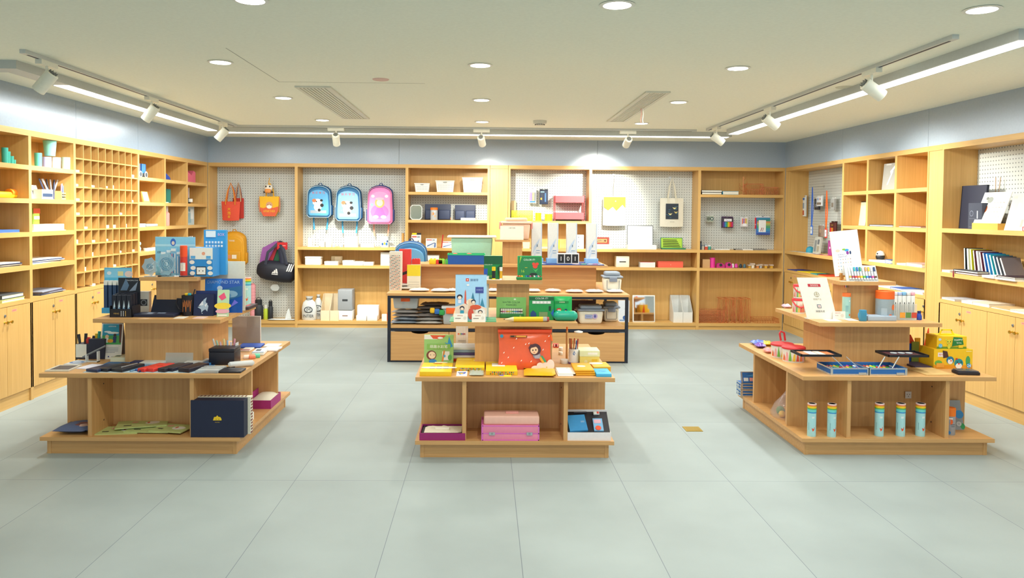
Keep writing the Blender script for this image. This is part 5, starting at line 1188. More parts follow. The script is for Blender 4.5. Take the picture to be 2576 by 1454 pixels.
box('phone_case_pack', 'grey and white phone stand pack leaning on the right wall shelf', 'pack', (4.02, (4.020, 9.252, 1.046, 0.209, 0.149)[1], 1.04, .18, .2), .02, '#c6c6bc', [('r', .1, .1, .35, .7, '#8a8f90'), ('r', .55, .1, .35, .35, '#a8a08c'), ('r', .55, .55, .3, .3, '#70757a')], RIGHT, tilt=.12)
for i, (yy, c) in enumerate([(8.83, '#a8408a'), (8.70, '#c890c8')]): box('gift_bag', ('magenta gift bag with handles on the right wall shelf', 'lilac gift bag with handles on the right wall shelf')[i], 'gift bag', (4.0, yy, 1.04, .1, .17), .05, c, [('e', .5, .5, .1, .08, '#e8c0e0'), ('r', .2, .85, .1, .15, '#7a2f6a'), ('r', .7, .85, .1, .15, '#7a2f6a')], RIGHT)
for i, (yy, c, w) in enumerate([(9.65, '#c8c8be', .16), (9.42, '#d8d8ce', .14), (9.2, '#cfd4da', .16), (9.0, '#8a5a6a', .18), (8.75, '#c8503c', .2), (8.5, '#5a6a9a', .16)]):
    flat('sticker_sheet', 'thin %s sheet at the front of the right wall shelf, %s from the corner' % (('grey', 'cream', 'pale blue', 'plum', 'red', 'slate')[i], CN[i]), 'sheet', (3.90, yy, 1.04, w, .08), .003, c, [('r', .1, .2, .5, .5, '#f0f0ea')], RIGHT, yaw=random.uniform(-.2, .2))
for i, (yy, c, w, dd) in enumerate([(9.62, '#3a4a9a', .32, .2), (9.30, '#e8d02c', .34, .2), (9.02, '#3fa0a0', .2, .18), (8.80, '#e0502c', .4, .2), (8.48, '#e88a5a', .25, .16)]):
    flat('paper_folder', '%s paper folder on the worktop in the right back corner' % ('violet blue', 'yellow', 'teal', 'red', 'peach')[i], 'folder', (3.90 + .01 * (i % 2), yy, .80, w, dd), .008, c, (), RIGHT, yaw=random.uniform(-.15, .15))
# nine cubes
box('plastic_folder', 'grey plastic folder with a pen drawing leaning in the top middle cube', 'folder', (4.0, (4.000, 7.577, 1.762, 0.205, 0.232)[1], 1.755, .24, .27), .015, '#a9a9a4', [('p', [(.35, .2), (.45, .2), (.8, .7), (.72, .75)], '#d8dce0'), ('p', [(.6, .6), (.95, .85), (.9, .92), (.55, .7)], '#f0f2f4'), ('r', .2, .93, .4, .05, '#d0d0cc')], RIGHT, tilt=.08)
box('sketch_board', 'white sketch board with a black edge leaning in the left cube of the middle row', 'board', (4.05, (4.050, 8.285, 1.392, 0.305, 0.212)[1], 1.395, .34, .26), .02, '#2a2c30', [('r', .03, .0, .97, .97, '#e9dfc4')], RIGHT, tilt=.1)
for nm, q, zz, c, l in [('notebook', (3.900, 7.510, 1.396, 0.416, 0.022), 1.395, '#3a4252', 'grey notebook on white ones in the centre cube'), ('notebook', (3.900, 7.000, 1.395, 0.418, 0.017), 1.395, '#8a4a3a', 'thin cream notebook in the right cube of the middle row'), ('notebook', (3.900, 7.354, 1.040, 0.119, 0.047), 1.04, '#2f68a8', 'blue notebook pile in the lower middle cube'), ('notebook', (3.900, 6.903, 1.041, 0.283, 0.040), 1.04, '#c8a8a0', 'white edged notebook in the lower right cube'), ('notebook', (3.900, 7.138, 1.027, 0.172, 0.022), 1.04, '#e8e4d8', 'thin pale booklet in the lower right cube'), ('notebook', (3.900, 7.559, 1.035, 0.301, 0.022), 1.04, '#e6e6e0', 'white booklet under the panda toy')]:
    book(nm, l, (3.90, q[1], zz, min(q[3], .42), .22), max(.012, min(.04, q[4] * .8)), c, RIGHT, yaw=random.uniform(-.08, .08))
t = thing('panda_toy', 'round black and white toy in the lower middle cube of the right wall', 'toy', (3.97, (3.950, 7.720, 1.048, 0.110, 0.052)[1], 1.055), RIGHT)
M().lathe([(0, 0), (.035, .004), (.045, .03), (.04, .045)], '#23262c', 0, .045).build('body', t); m = M().lathe([(.04, .045), (.042, .06), (.03, .085), (0, .095)], '#f0f0ea', 0, .045); m.build('head', t)
for s in (-1, 1): M().rb(s * .018 - .008, s * .018 + .008, -.0, .01, .055, .07, '#23262c', .004).build('eye_patch', t)
WT = [(7.85, '#3a3f6a', .3), (7.62, '#e6e8ea', .26), (7.4, '#e9ece8', .3), (7.2, '#3f68b8', .28), (7.02, '#c8ccd0', .24), (6.85, '#f0e8ea', .3), (8.1, '#d8d4c8', .2)]
for i, (yy, c, w) in enumerate(WT): book('notebook', '%s notebook on the worktop under the nine cubes, %s' % (('navy', 'white', 'pearl', 'blue', 'grey', 'blush', 'cream')[i], ('left of centre', 'with a black band', 'centre', 'right of centre', 'second from the pillar', 'nearest the pillar', 'at the far end')[i]), (3.90, yy, .80 + (.0 if i % 2 else .001), min(w, .19), .2), .014 + .006 * (i % 2), c, RIGHT, yaw=random.uniform(-.1, .1))
# bay at the picture edge
box('document_bag', 'navy document wallet in clear film leaning on the right wall', 'wallet', (4.02, (4.020, 6.307, 1.397, 0.214, 0.285)[1], 1.40, .36, .36), .02, '#1c2238', [('r', .0, .0, .06, 1, '#8a90a8')], RIGHT, tilt=.06)
box('boxed_diary', 'dark boxed diary with silver lines in front of the navy wallet', 'box', (3.93, (3.930, 6.097, 1.397, 0.149, 0.175)[1], 1.40, .17, .21), .05, '#353b4c', [('r', .08, .08, .84, .006, '#8a92a4'), ('r', .08, .4, .5, .006, '#8a92a4'), ('e', .25, .6, .11, .11, '#7a8294'), ('e', .25, .6, .09, .09, '#353b4c'), ('r', .65, .4, .08, .3, '#aab0bc'), ('t', .5, .2, .05, 'DIARY', '#aab0bc')], RIGHT)
t = thing('reed_diffuser', 'tan flared reed diffuser with two sticks on the right wall', 'diffuser', (4.13, (4.100, 6.141, 1.574, 0.109, 0.072)[1], 1.40), RIGHT)
M().lathe([(0, 0), (.035, 0), (.03, .2), (.05, .27), (.046, .27), (.026, .2), (0, .2)], '#c0a888').build('vase', t)
for s in (-1, 1): M().tube([(s * .01, 0, .2), (s * .03, .01, .42)], .003, '#b8926a').build('reed', t)
t = thing('desk_calendar', 'white desk calendar with a bear drawing on a cardboard base, right wall', 'calendar', (3.91, 5.93, 1.40), RIGHT)
M().box(-.17, .14, 0, .14, 0, .05, '#d8a94e').build('base', t, 0); m = leaned(M(), .35); m.T = Matrix.Translation((0, .01, .05)) @ m.T; m.box(-.17, .15, 0, .006, 0, .26, '#eeeee8'); m.art(.32, .26, [('e', .25, .45, .1, .12, '#b8602c'), ('e', .32, .75, .13, .1, '#8a8f88'), ('e', .2, .8, .06, .05, '#6a6f68')] + [('r', .5 + .11 * (k % 4), .2 + .15 * (k // 4), .06, .02, '#c8a8a0') for k in range(16)], x0=-.17); m.build('page_board', t, 0)
box('gift_box', 'blush gift box with a white label strip leaning beside the desk calendar', 'box', (3.91, 5.62, 1.40, .2, .28), .03, '#e8c8be', [('r', .42, .25, .12, .5, '#f4f2ee'), ('r', .8, .1, .12, .2, '#dfa8a0'), ('r', .05, .88, .2, .06, '#f0e0b8')], RIGHT, tilt=.25)
box('gift_box', 'dusty pink gift box on red and cream books at the picture edge', 'box', (3.94, 5.42, 1.462, .14, .2), .03, '#e09a92', [('r', .1, .1, .8, .1, '#f0d0c8')], RIGHT, tilt=.25)
book('notebook', 'red notebook under the dusty pink gift box', (3.91, 5.42, 1.40, .2, .2), .03, '#c8283a', RIGHT); book('notebook', 'cream notebook on the red one under the dusty pink gift box', (3.915, 5.42, 1.43, .19, .19), .03, '#e9d8b8', RIGHT)
LB = [('#1f2a2c', 'black'), ('#e9ede8', 'white spiral'), ('#d8d81e', 'yellow'), ('#5a2430', 'maroon'), ('#e6eaf0', 'pale blue'), ('#6a2a3a', 'wine red'), ('#1f68b8', 'bright blue'), ('#2a90d0', 'sky blue'), ('#1f9aa8', 'teal'), ('#3a5a78', 'slate blue'), ('#4a5058', 'grey'), ('#6a6468', 'taupe')]
for i, (c, nm) in enumerate(LB):
    yy = 6.30 - i * .046; hh = .21 - .004 * i; an = -(.08 + i * .035)
    t = thing('notebook', nm + ' notebook standing in the leaning row on the right wall', 'notebook', (3.985, yy, 1.03 + .0), RIGHT, 'leaning row of notebooks')
    m = M(); m.T = Matrix.Rotation(an, 4, 'Y'); m.box(0, .018, 0, .15, .018 * abs(math.sin(an)) * 0, hh, c).build('cover', t, 0)
    m = M(); m.T = Matrix.Rotation(an, 4, 'Y'); m.box(.003, .015, -.001, .003, .004, hh - .003, '#ece8dc').build('pages', t, 0)
m = M(); m.T = Matrix.Rotation(.3, 4, 'Y'); m.box(-.01, .012, 0, .2, 0, .28, '#2a1f38'); one(m, 'document_case', 'dark violet case leaning against the notebook row at the picture edge', 'case', (3.93, 5.50, 1.036), RIGHT)
for P, th, c, l in [((3.885, 6.12, 1.03, .30, .095), .018, '#5a2e38', 'plum notebook at the bottom of the stack on the right wall'), ((3.883, 6.13, 1.048, .31, .095), .018, '#2a2f3c', 'black notebook on top of the stack on the right wall'), ((3.885, 6.40, 1.03, .12, .2), .018, '#e9e9e4', 'white notebook at the far end of the notebook shelf'), ((3.865, 5.82, 1.03, .14, .14), .02, '#f0ece0', 'small cream notebook before the leaning row'), ((3.86, 5.62, 1.03, .22, .2), .016, '#e2e6dc', 'white notebook at the shelf edge with a dark one on it'), ((3.865, 5.62, 1.046, .2, .2), .014, '#342430', 'dark notebook lying on a white one at the shelf edge')]:
    book('notebook', l, P, th, c, RIGHT)
flat('bookmark_ribbon', 'dark red ribbon bookmark hanging over the shelf edge', 'bookmark', (3.872, 6.27, 1.0, .012, .004), .05, '#8a2a3a', (), RIGHT)
for i, (yy, c, w) in enumerate([(6.36, '#b9bcc4', .25), (6.08, '#e6e8ea', .16), (5.93, '#d8ccb8', .2), (5.70, '#c9ae7e', .28), (5.48, '#e8ddc4', .2)]): book('notebook', '%s notebook on the right worktop over the cupboards, %s from the pillar' % (('silver', 'white', 'tan', 'kraft paper', 'cream')[i], CN[i]), (3.885, yy, .80, min(w, .22), .21), .016 + .006 * (i % 3), c, RIGHT, yaw=random.uniform(-.06, .06))

# ================================================================ left display table
z0, z1, z2, z3 = .11, .5, .8, 1.055
BKc = '#20222c'
flat('display_mat', 'pale blue sheet under the row of pen boxes on the left table', 'sheet', (-2.10, 4.715, z1, .72, .33), .002, '#b9cfdc', [('r', .0, .5, 1, .5, '#3a6fa8'), ('r', .3, .55, .5, .4, '#5f9ac8')])
zt = z1 + .002
flat('slate_sample', 'dark grey plate in a pale tray at the left corner of the left table', 'plate', (-2.631, 4.740, 0.500, 0.143, 0.173), .008, '#d5d2c4', [('r', .12, .12, .8, .76, '#4a4648')], yaw=.05)
flat('keyring_pack', 'white card with a blue oval keyring near the left corner of the left table', 'pack', (-2.654, 4.940, 0.500, 0.094, 0.132), .006, '#dfe4ea', [('e', .5, .5, .35, .3, '#5f88c0'), ('e', .5, .5, .22, .17, '#c9d4e2')], yaw=-.1)
flat('leaflet', 'lilac white leaflet left of the pen boxes', 'leaflet', (-2.515, 4.816, 0.500, 0.088, 0.143), .004, '#dcdcec', yaw=-.2)
t = thing('pen_holder', 'black and white desk holder of pens and scissors on the left table', 'desk holder', (-2.631, 5.142, 0.500, 0.114, 0.085)[:3])
M().box(-.095, -.01, 0, .09, 0, .10, '#26283a').box(-.095, -.025, -.002, 0, .012, .1, '#efece0').box(-.01, .095, .0, .1, 0, .135, '#20233a').build('body', t, 0)
for x, zz, c, a in [(-.08, .16, '#20222c', -.1), (-.06, .165, '#1c1e26', .05), (-.05, .14, '#d8382c', .1), (-.035, .13, '#c22f28', -.05), (-.02, .15, '#26283a', .12), (.02, .165, '#f2c21e', .0), (.03, .18, '#2fa08a', .05)]: M().tube([(x, .04, .03), (x + a * .2, .045, zz)], [.007, .010], c, 6).build('pen', t)
t = thing('pen_stand', 'clear acrylic stand holding a slanting silver pen', 'pen stand', (-2.571, 5.039, 0.500, 0.085, 0.056)[:3])
M().box(-.04, -.034, 0, .03, 0, .05, mat('#dfe4e4', .2)).box(.034, .04, 0, .03, 0, .07, mat('#dfe4e4', .2)).box(-.04, .04, 0, .03, 0, .005, mat('#dfe4e4', .2)).build('stand', t, 0)
M().tube([(-.065, .015, .03), (.085, .015, .105)], .006, mat('#7d828a', .3, .5), 8).build('pen', t)
def calendar(name, label, P, face, items, d=.08, back='#e9e7e0', rings=True):
    x, y, z, w, h = P; t = thing(name, label, 'calendar', (x, y, z)); tl = math.atan2(d / 2, h)
    m = leaned(M(), tl); m.box(-w/2, w/2, 0, .003, 0, h, back); m.art(w, h, items, y=0); m.build('page', t, 0)
    m = M(); m.T = Matrix.Translation((0, d, 0)) @ Matrix.Rotation(tl, 4, 'X'); m.box(-w/2, w/2, -.003, 0, 0, h, '#8f8680'); m.build('stand', t, 0)
    if rings:
        m = M()
        for k in range(14): m.tube([(-w * .45 + k * w * .069, d * .4, h - .006), (-w * .45 + k * w * .069, d * .5, h + .004), (-w * .45 + k * w * .069, d * .6, h - .006)], .0018, '#55585c', 4)
        m.build('ring_binding', t)
    return t
calendar('desk_calendar', 'desk calendar with a green picnic picture on the left table', (-2.501, 5.146, 0.500, 0.144, 0.242), '', [('r', .06, .4, .88, .56, '#2a9ab8'), ('r', .06, .4, .88, .25, '#4aa85a'), ('p', [(.8, .96), (.94, .96), (.94, .45), (.86, .45)], '#5f3a2c'), ('e', .55, .72, .16, .03, '#f4f4f0'), ('e', .3, .75, .1, .025, '#e8f0f4'), ('e', .28, .62, .05, .05, '#f0c8a0'), ('p', [(.2, .58), (.36, .58), (.34, .45), (.22, .45)], '#f0f0e8'), ('e', .64, .66, .04, .04, '#3a2420'), ('p', [(.56, .62), (.72, .62), (.7, .45), (.58, .45)], '#26346a'), ('e', .45, .5, .08, .05, '#e8a02c'), ('t', .5, .9, .04, '谷里的来信', '#f0f4f0', .6), ('r', .2, .3, .65, .01, '#8a8fa0'), ('r', .2, .26, .65, .01, '#8a8fa0'), ('r', .2, .22, .65, .01, '#8a8fa0'), ('r', .2, .18, .5, .01, '#8a8fa0'), ('e', .42, .07, .02, .02, '#26408a'), ('t', .6, .07, .03, '谷里', '#26408a', .2)])
t = thing('book_pile', 'pile of white and blue books behind the picnic calendar', 'books', (-2.442, 5.285, 0.500, 0.044, 0.083)[:3])
for k in range(6): M().box(-.1 + .004 * (k % 2), .03, 0, .14, k * .015, k * .015 + .014, ['#2548a8', '#e9e6dc', '#dfe2e6', '#c8a890', '#e8e4d8', '#6f8fc0'][k]).build('book', t, 0)
P = [(-2.421, 4.722, 0.500, 0.090, 0.238), (-2.356, 4.734, 0.500, 0.068, 0.228), (-2.271, 4.729, 0.500, 0.090, 0.235), (-2.123, 4.729, 0.500, 0.054, 0.204), (-2.069, 4.734, 0.500, 0.053, 0.207), (-1.998, 4.729, 0.500, 0.057, 0.214), (-1.954, 4.749, 0.500, 0.045, 0.202), (-1.860, 4.725, 0.500, 0.086, 0.235), (-1.828, 4.726, 0.500, 0.074, 0.221)]
PB = [('#263458', 'navy and silver slim pen box, leftmost of the pen box row', .018), ('#1c1e2c', 'black slim pen box, second from the left in the row', .02), ('#20242e', 'black box with a silver pen on its lid in the pen box row', .02), ('#d8342f', 'red pen box, left one of the pair', .022), ('#e03c34', 'red pen box, right one of the pair', .022), ('#26222e', 'dark plum pen box right of the red pair, left one', .024), ('#2a2634', 'dark plum pen box right of the red pair, right one', .022), ('#241f2c', 'wide black leather pen case, near the right end of the row', .026)]
for q, (c, l, th) in zip(P, PB):
    x, y, z, w, d = q
    o = flat('pen_box', l, 'pen box', (x + .01, y, zt, w * .96, min(d, .19)), th, mat(c, .35), [('r', .04, .45, .92, .012, '#0c0d12')], yaw=-.32, r=.004)
t = thing('fountain_pen', 'silver pen lying on the third black pen box', 'pen', (P[2][0] + .04, P[2][1] + .05, zt + .0245), -.32); M().tube([(0, -.03, 0), (0, .10, 0)], .004, mat('#c8ccd4', .3, .7), 8).build('barrel', t)
for k, (x, y, c) in enumerate([(-2.135, 4.75, '#24408a'), (-2.155, 4.77, '#2c58b0'), (-2.115, 4.73, '#1c2a5a'), (-2.095, 4.75, '#3a68b8'), (-2.175, 4.74, '#6f98b8')]):
    t = thing('ballpoint_pen', 'blue capped pen between the black and red boxes, %s from the left' % CN[k], 'pen', (x, y, zt + .006), -.5 + .05 * k, 'blue pens on the left table'); M().tube([(0, -.01, 0), (0, .085, 0)], .005, c, 8).build('barrel', t); M().tube([(0, .086, 0), (0, .13, 0)], .0055, '#1a2238', 8).build('cap', t)
flat('pencil_case', 'clear ribbed plastic case at the right end of the pen row', 'case', (-1.702, 4.703, 0.500, 0.140, 0.164), .018, mat('#c9d2d6', .25, alpha=.55), [('r', .05, .2 + .3 * k, .9, .05, '#e9eef0') for k in range(3)], r=.003)
flat('pen_pouch', 'black two-pen leather pouch at the front right corner of the left table', 'pouch', (-1.574, 4.712, 0.500, 0.157, 0.111), .014, mat('#22242c', .35), r=.006)
x, y, z, w, h = (-1.998, 5.028, 0.500, 0.179, 0.077)
t = thing('sign_holder', 'frosted clear sign holder lying behind the red pen boxes', 'sign holder', (x, y, z)); m = leaned(M(), .15); m.box(-w/2, w/2, 0, .004, 0, h, mat('#d9d6cc', .3, alpha=.6)).build('upright', t, 0); M().box(-w/2 - .02, w/2 + .01, -.07, .0, 0, .003, mat('#cfd8dc', .3, alpha=.6)).build('foot', t, 0)
flat('card_box', 'cream card box behind the navy pen box', 'box', (-2.369, 5.055, 0.500, 0.173, 0.131), .028, '#e3dfc0', [('r', .05, .3, .2, .3, '#4a6a5a'), ('r', .75, .3, .15, .3, '#6a8a6a')], yaw=.03)
for q, c, l in [((-2.153, 4.952, 0.500, 0.140, 0.126), '#e6e8e6', 'white flat box behind the red pen boxes'), ((-2.260, 4.967, 0.500, 0.059, 0.127), '#2a3a6a', 'navy flat pack behind the blue pens'), ((-1.887, 4.976, 0.500, 0.116, 0.139), '#d9dcdc', 'pale grey flat case behind the wide leather pen case'), ((-1.792, 4.908, 0.500, 0.052, 0.179), '#2f78b8', 'blue envelope at the right of the pale blue sheet')]:
    flat('flat_pack', l, 'pack', (q[0], q[1], zt, q[3], q[4]), .014, c, r=.002)
t = thing('leather_box', 'big black lidded leather box at the right of the left table', 'box', (-1.699, 4.963, 0.500, 0.164, 0.107)[:3]); w, h = (-1.699, 4.963, 0.500, 0.164, 0.107)[3:]
M().rb(-w/2, w/2, 0, .13, 0, h * .78, mat('#1d1c28', .4), .003).build('box', t); M().rb(-w/2 - .001, w/2 + .001, -.001, .131, h * .79, h, mat('#1d1c28', .4), .003).build('lid', t)
t = thing('brush_holder', 'pale grey open holder of pastel pens behind the black leather box', 'holder', ((-1.709, 5.060, 0.500, 0.150, 0.158)[0], 5.06, z1)); 
tw = M(); tw.box(-.07, .07, 0, .004, 0, .10, '#cfd6dc').box(-.07, .07, .06, .064, 0, .10, '#cfd6dc').box(-.07, -.066, .004, .06, 0, .10, '#cfd6dc').box(.066, .07, .004, .06, 0, .125, '#cfd6dc').box(-.066, .066, .004, .06, 0, .004, '#cfd6dc'); tw.build('holder', t, 0)
for k, c in enumerate(['#e9e9e4', '#b8e0c8', '#e8c8d8', '#f0e0a0', '#a8c8e8', '#e8e4f0', '#e09ab0']): M().tube([(-.05 + k * .015, .03, .01), (-.09 + k * .024, .03, .15 - .01 * (k % 3))], .006, c, 6).build('pen', t)
m = M(); m.T = Matrix.Rotation(.5, 4, 'Z'); m.tube([(-.08, 0, .02), (-.07, 0, .021), (.07, 0, .021), (.08, 0, .02)], [.012, .024, .024, .012], mat('#dfe6ea', .2, alpha=.7), 12, flat=.75)
one(m, 'glasses_case', 'clear grey rounded case beside the black leather box', 'case', ((-1.555, 4.879, 0.500, 0.104, 0.056)[0], (-1.555, 4.879, 0.500, 0.104, 0.056)[1] + .03, z1))
t = thing('dip_pen', 'thin black brush pen lying before the clear rounded case', 'pen', (-1.652, 4.860, 0.500, 0.103, 0.010)[:3]); M().tube([(-.075, 0, .005), (.07, .01, .005)], [.002, .005], '#26222c', 6).build('barrel', t)
for q, c, l, th in [((-1.598, 5.170, 0.500, 0.048, 0.109), '#efd9cc', 'cream rubber eraser near the glasses case', .02), ((-1.564, 5.171, 0.500, 0.044, 0.137), '#f08a68', 'coral eraser at the right edge of the left table', .022), ((-1.542, 5.210, 0.500, 0.037, 0.148), '#5fc8a8', 'mint eraser at the right edge of the left table', .022)]:
    flat('eraser', l, 'eraser', (q[0], q[1], z1, q[3], min(q[4], .06)), th, c, r=.006, yaw=.3)
flat('music_player', 'white pocket device with a blue edge at the right edge of the left table', 'device', (-1.565, 5.297, 0.500, 0.083, 0.166), .024, '#f0f2f2', [('r', .2, .3, .4, .4, '#3a4048'), ('r', 0, 0, 1, .08, '#8ab8e8')], r=.006, yaw=.1)
flat('zip_pouch', 'blue zip pouch near the rear right of the left table', 'pouch', (-1.711, 5.575, 0.500, 0.162, 0.146), .015, '#2f58b8', [('r', .05, .2, .9, .1, '#1f3a8a')], r=.005, yaw=.05)
flat('phone_case', 'rose and white slim case in front of the blue zip pouch', 'case', (-1.698, 5.443, 0.500, 0.066, 0.117), .012, '#e8e0d8', [('r', 0, 0, 1, .2, '#a83a5a')], r=.004)
for q, l, c in [((-1.532, 5.457, 0.500, 0.112, 0.153), 'flat white pack with two round windows near the right edge', '#eadcd8'), ((-1.567, 5.624, 0.500, 0.108, 0.111), 'flat white pack behind the one with round windows', '#e9ecea')]:
    flat('correction_tape', l, 'pack', q, .01, c, [('e', .3, .5, .3, .3, '#f8f8f6'), ('e', .7, .5, .3, .3, '#f8f8f6')], r=.003)
x, y, z, w, h = (-1.790, 5.777, 0.500, 0.214, 0.209)
t = thing('notice_board', 'grey board with a pale edge standing on the rear right of the left table', 'board', (x, y, z)); M().box(-w/2, w/2 - .004, 0, .006, 0, h, '#a39a90').box(w/2 - .004, w/2, -.001, .007, 0, h, '#ece8e0').box(-w/2, w/2 - .004, -.001, .007, h - .004, h, '#ece8e0').build('panel', t, 0)
# second tier of the left table
t = thing('pen_display', 'black counter display filled with rows of dark pen cartons', 'display box', (-2.364, 5.009, 0.800, 0.144, 0.248)[:3]); w, h = (-2.364, 5.009, 0.800, 0.144, 0.248)[3:]
M().prism([(-w/2, 0), (w/2, 0), (w/2, h * .22), (-w/2, h * .22)], 0, .003, '#191b26').box(-w/2, -w/2 + .003, 0, .12, 0, h * .3, '#191b26').box(w/2 - .003, w/2, 0, .12, 0, h * .3, '#191b26').box(-w/2, w/2, .12, .123, 0, h, '#1e2430').box(-w/2, w/2, .003, .12, 0, .003, '#191b26').build('tray', t, 0)
m = M(); m.art(w, h, [('p', [(.1, .66), (.35, .98), (.5, .8), (.4, .66)], '#5f7a98'), ('p', [(.5, .64), (.9, .9), (.8, .66)], '#8a9ab0'), ('t', .65, .93, .03, 'TRACEMU STAR', '#dfe4ea', .6)], y=.119); m.art(w, h * .2, [('t', .3, .5, .2, 'MING', '#c8a85a', .4), ('r', .5, .15, .03, .7, '#c8d0d8'), ('r', .6, .15, .03, .7, '#c8d0d8'), ('r', .7, .15, .03, .7, '#c8a85a')], y=0, z0=0); m.build('print', t, 0)
for r in range(3):
    for k in range(4):
        a = -w/2 + .012 + k * (w - .02) / 4; dd = M(); dd.box(a, a + w * .19, .008 + r * .035, .036 + r * .035, .004, h * (.58 + .02 * r), '#1a2030'); dd.art(w * .19, h * .5, [('p', [(.2, .25), (.8, .4), (.5, .75), (.3, .6)], '#6f9ac0'), ('p', [(.3, .45), (.75, .55), (.55, .9)], '#c8dce8')], y=.008 + r * .035, x0=a); dd.build('pen_carton', t, 0)
t = thing('pen_display', 'pale blue counter display of hanging gel pens behind the black one', 'display box', (-2.491, 5.445, 0.800, 0.183, 0.306)[:3]); w, h = (-2.491, 5.445, 0.800, 0.183, 0.306)[3:]
t.location.y = 5.2; M().box(-w/2, w/2, .04, .045, 0, h * 1.0, '#58b8e0').art(w, h, [('r', .02, .78, .96, .2, '#8ad0f0'), ('e', .18, .88, .05, .04, '#e6eef4'), ('r', .5, .82, .2, .1, '#e8e0a8'), ('e', .9, .86, .09, .07, '#f0d8d0')], y=.04).build('back_card', t, 0)
M().box(-w/2, w/2, 0, .04, 0, h * .12, '#4aa8d8').build('tray', t, 0)
for k in range(6): a = -w/2 + .01 + k * w / 6; M().box(a, a + w * .12, .01, .038, h * .12, h * .62, '#2f4a70').box(a, a + w * .12, .01, .038, h * .62, h * .72, '#eef0ec').build('pen_carton', t, 0)
t = box('photo_card_box', 'grey card box with a dark coin print beside the black display', 'box', (-2.302, 5.207, 0.800, 0.066, 0.148), .04, '#d8d4ca', [('r', .1, .35, .75, .3, '#33363c'), ('e', .48, .5, .13, .13, '#8a8f94'), ('e', .48, .5, .09, .09, '#33363c')])
t = thing('gift_tray', 'open navy presentation case with its lid raised on the left table', 'case', (-2.157, 5.018, 0.800, 0.262, 0.095)[:3]); w, h = (-2.157, 5.018, 0.800, 0.262, 0.095)[3:]
M().rb(-w/2, w/2, 0, .12, 0, .02, '#1c2440', .003).art(w, .12, [('r', .25, .4, .14, .25, '#8fa8c8'), ('r', .5, .4, .2, .25, '#a8bcd8')], frame=Matrix(((1, 0, 0, -w/2), (0, 1, 0, 0), (0, 0, -1, .02), (0, 0, 0, 1)))).build('case', t)
m = M(); m.T = Matrix.Translation((.04, .12, .018)) @ Matrix.Rotation(-.5, 4, 'X'); m.rb(-w/2 + .02, w/2 + .0, 0, .012, 0, .125, '#1a2036', .003); m.build('lid', t)
t = thing('mug', 'tall black mug with a copper drawing and a stirring spoon', 'mug', (-1.972, 5.079, 0.800, 0.083, 0.135)[:3]); w, h = (-1.972, 5.079, 0.800, 0.083, 0.135)[3:]
t.location.y += w/2; m = M().lathe([(0, 0), (w * .40, 0), (w * .5, h), (w * .46, h), (w * .36, .006), (0, .006)], '#181620', seg=24); m.build('body', t)
M().tube([(-w * .45, 0, h * .8), (-w * .85, 0, h * .82), (-w * .95, 0, h * .6), (-w * .75, 0, h * .32), (-w * .42, 0, h * .25)], .006, '#181620', 8).build('handle', t)
m = M()
for k in range(16): a = -2.3 + .1 * k; b = a + .12; m.tube([(w * (.43 + .05 * (.3 + .03 * k)) * math.cos(a), w * (.43 + .05 * (.3 + .03 * k)) * math.sin(a), h * (.2 + .6 * abs(math.sin(k * .9)))), (w * (.45 + .05 * (.3 + .03 * k)) * math.cos(b), w * (.45 + .05 * (.3 + .03 * k)) * math.sin(b), h * (.2 + .6 * abs(math.sin(k * .9 + .9))))], .0018, '#c8783c', 4)
m.build('drawing', t)
M().tube([(.0, 0, .02), (.045, 0, h + .04)], .004, '#26222c', 6).build('spoon', t); M().rb(-.02, .0, -.01, .01, h - .002, h + .014, '#f0c828', .004).build('toy_yellow', t); M().rb(.0, .02, -.01, .01, h - .002, h + .014, '#3ab0c0', .004).build('toy_blue', t)
P = (-1.791, 5.270, 0.800, 0.253, 0.233)
box('picture_board', 'large glossy blue board lettered DIAMOND STAR standing on the left table', 'board', P, .014, mat('#1f5ab8', .2), [('p', [(0, .35), (.35, .5), (.45, 1), (0, 1)], '#2f88e8'), ('p', [(.45, .3), (1, .5), (1, .8), (.5, .7)], '#2f6fa8'), ('e', .7, .55, .2, .1, '#8fb8d8'), ('e', .6, .5, .12, .08, '#5f98c8'), ('p', [(.6, .1), (.9, .3), (.8, .38), (.7, .2)], '#7a7af0'), ('e', .4, .72, .08, .07, '#c8dcf0'), ('t', .5, .9, .09, 'DIAMOND STAR', '#a8c8f0', .92)], tilt=.05)
box('display_board', 'plain cream board standing behind the glossy blue board', 'board', (P[0] - .02, P[1] + .12, z2, .26, .345), .01, '#e9e4d2')
P = (-1.866, 5.100, 0.800, 0.130, 0.145); P2 = (-1.865, 5.182, 0.800, 0.186, 0.163)
box('gift_box', 'plain navy box standing behind the one with a crystal horse', 'box', (P2[0] + .015, P[1] + .04, z2, P2[3] * .9, P2[4]), .03, '#1f2f68', tilt=.12)
box('notebook_case', 'navy box with a silver crystal horse picture on the left table', 'box', P, .025, '#182650', [('p', [(.2, .4), (.35, .45), (.5, .75), (.65, .85), (.6, .65), (.75, .45), (.7, .2), (.6, .3), (.5, .25), (.4, .15), (.38, .3)], '#a8c0d8'), ('p', [(.25, .45), (.45, .7), (.5, .5)], '#dfe8f4'), ('p', [(.55, .5), (.7, .6), (.62, .4)], '#e8eef8'), ('e', .45, .12, .03, .015, '#c8d8e8')], tilt=.12)
box('long_box', 'slanting long mint box with pink and yellow pictures', 'box', (-1.729, 5.069, 0.800, 0.071, 0.178), .03, '#b9d8b0', [('p', [(.1, .75), (.6, .9), (.8, .7), (.4, .6)], '#e8507a'), ('e', .5, .4, .3, .12, '#f0d03c'), ('e', .5, .2, .25, .08, '#e8a8b8'), ('r', .1, .02, .8, .06, '#f0ece0')], tilt=.2, yaw=.15)
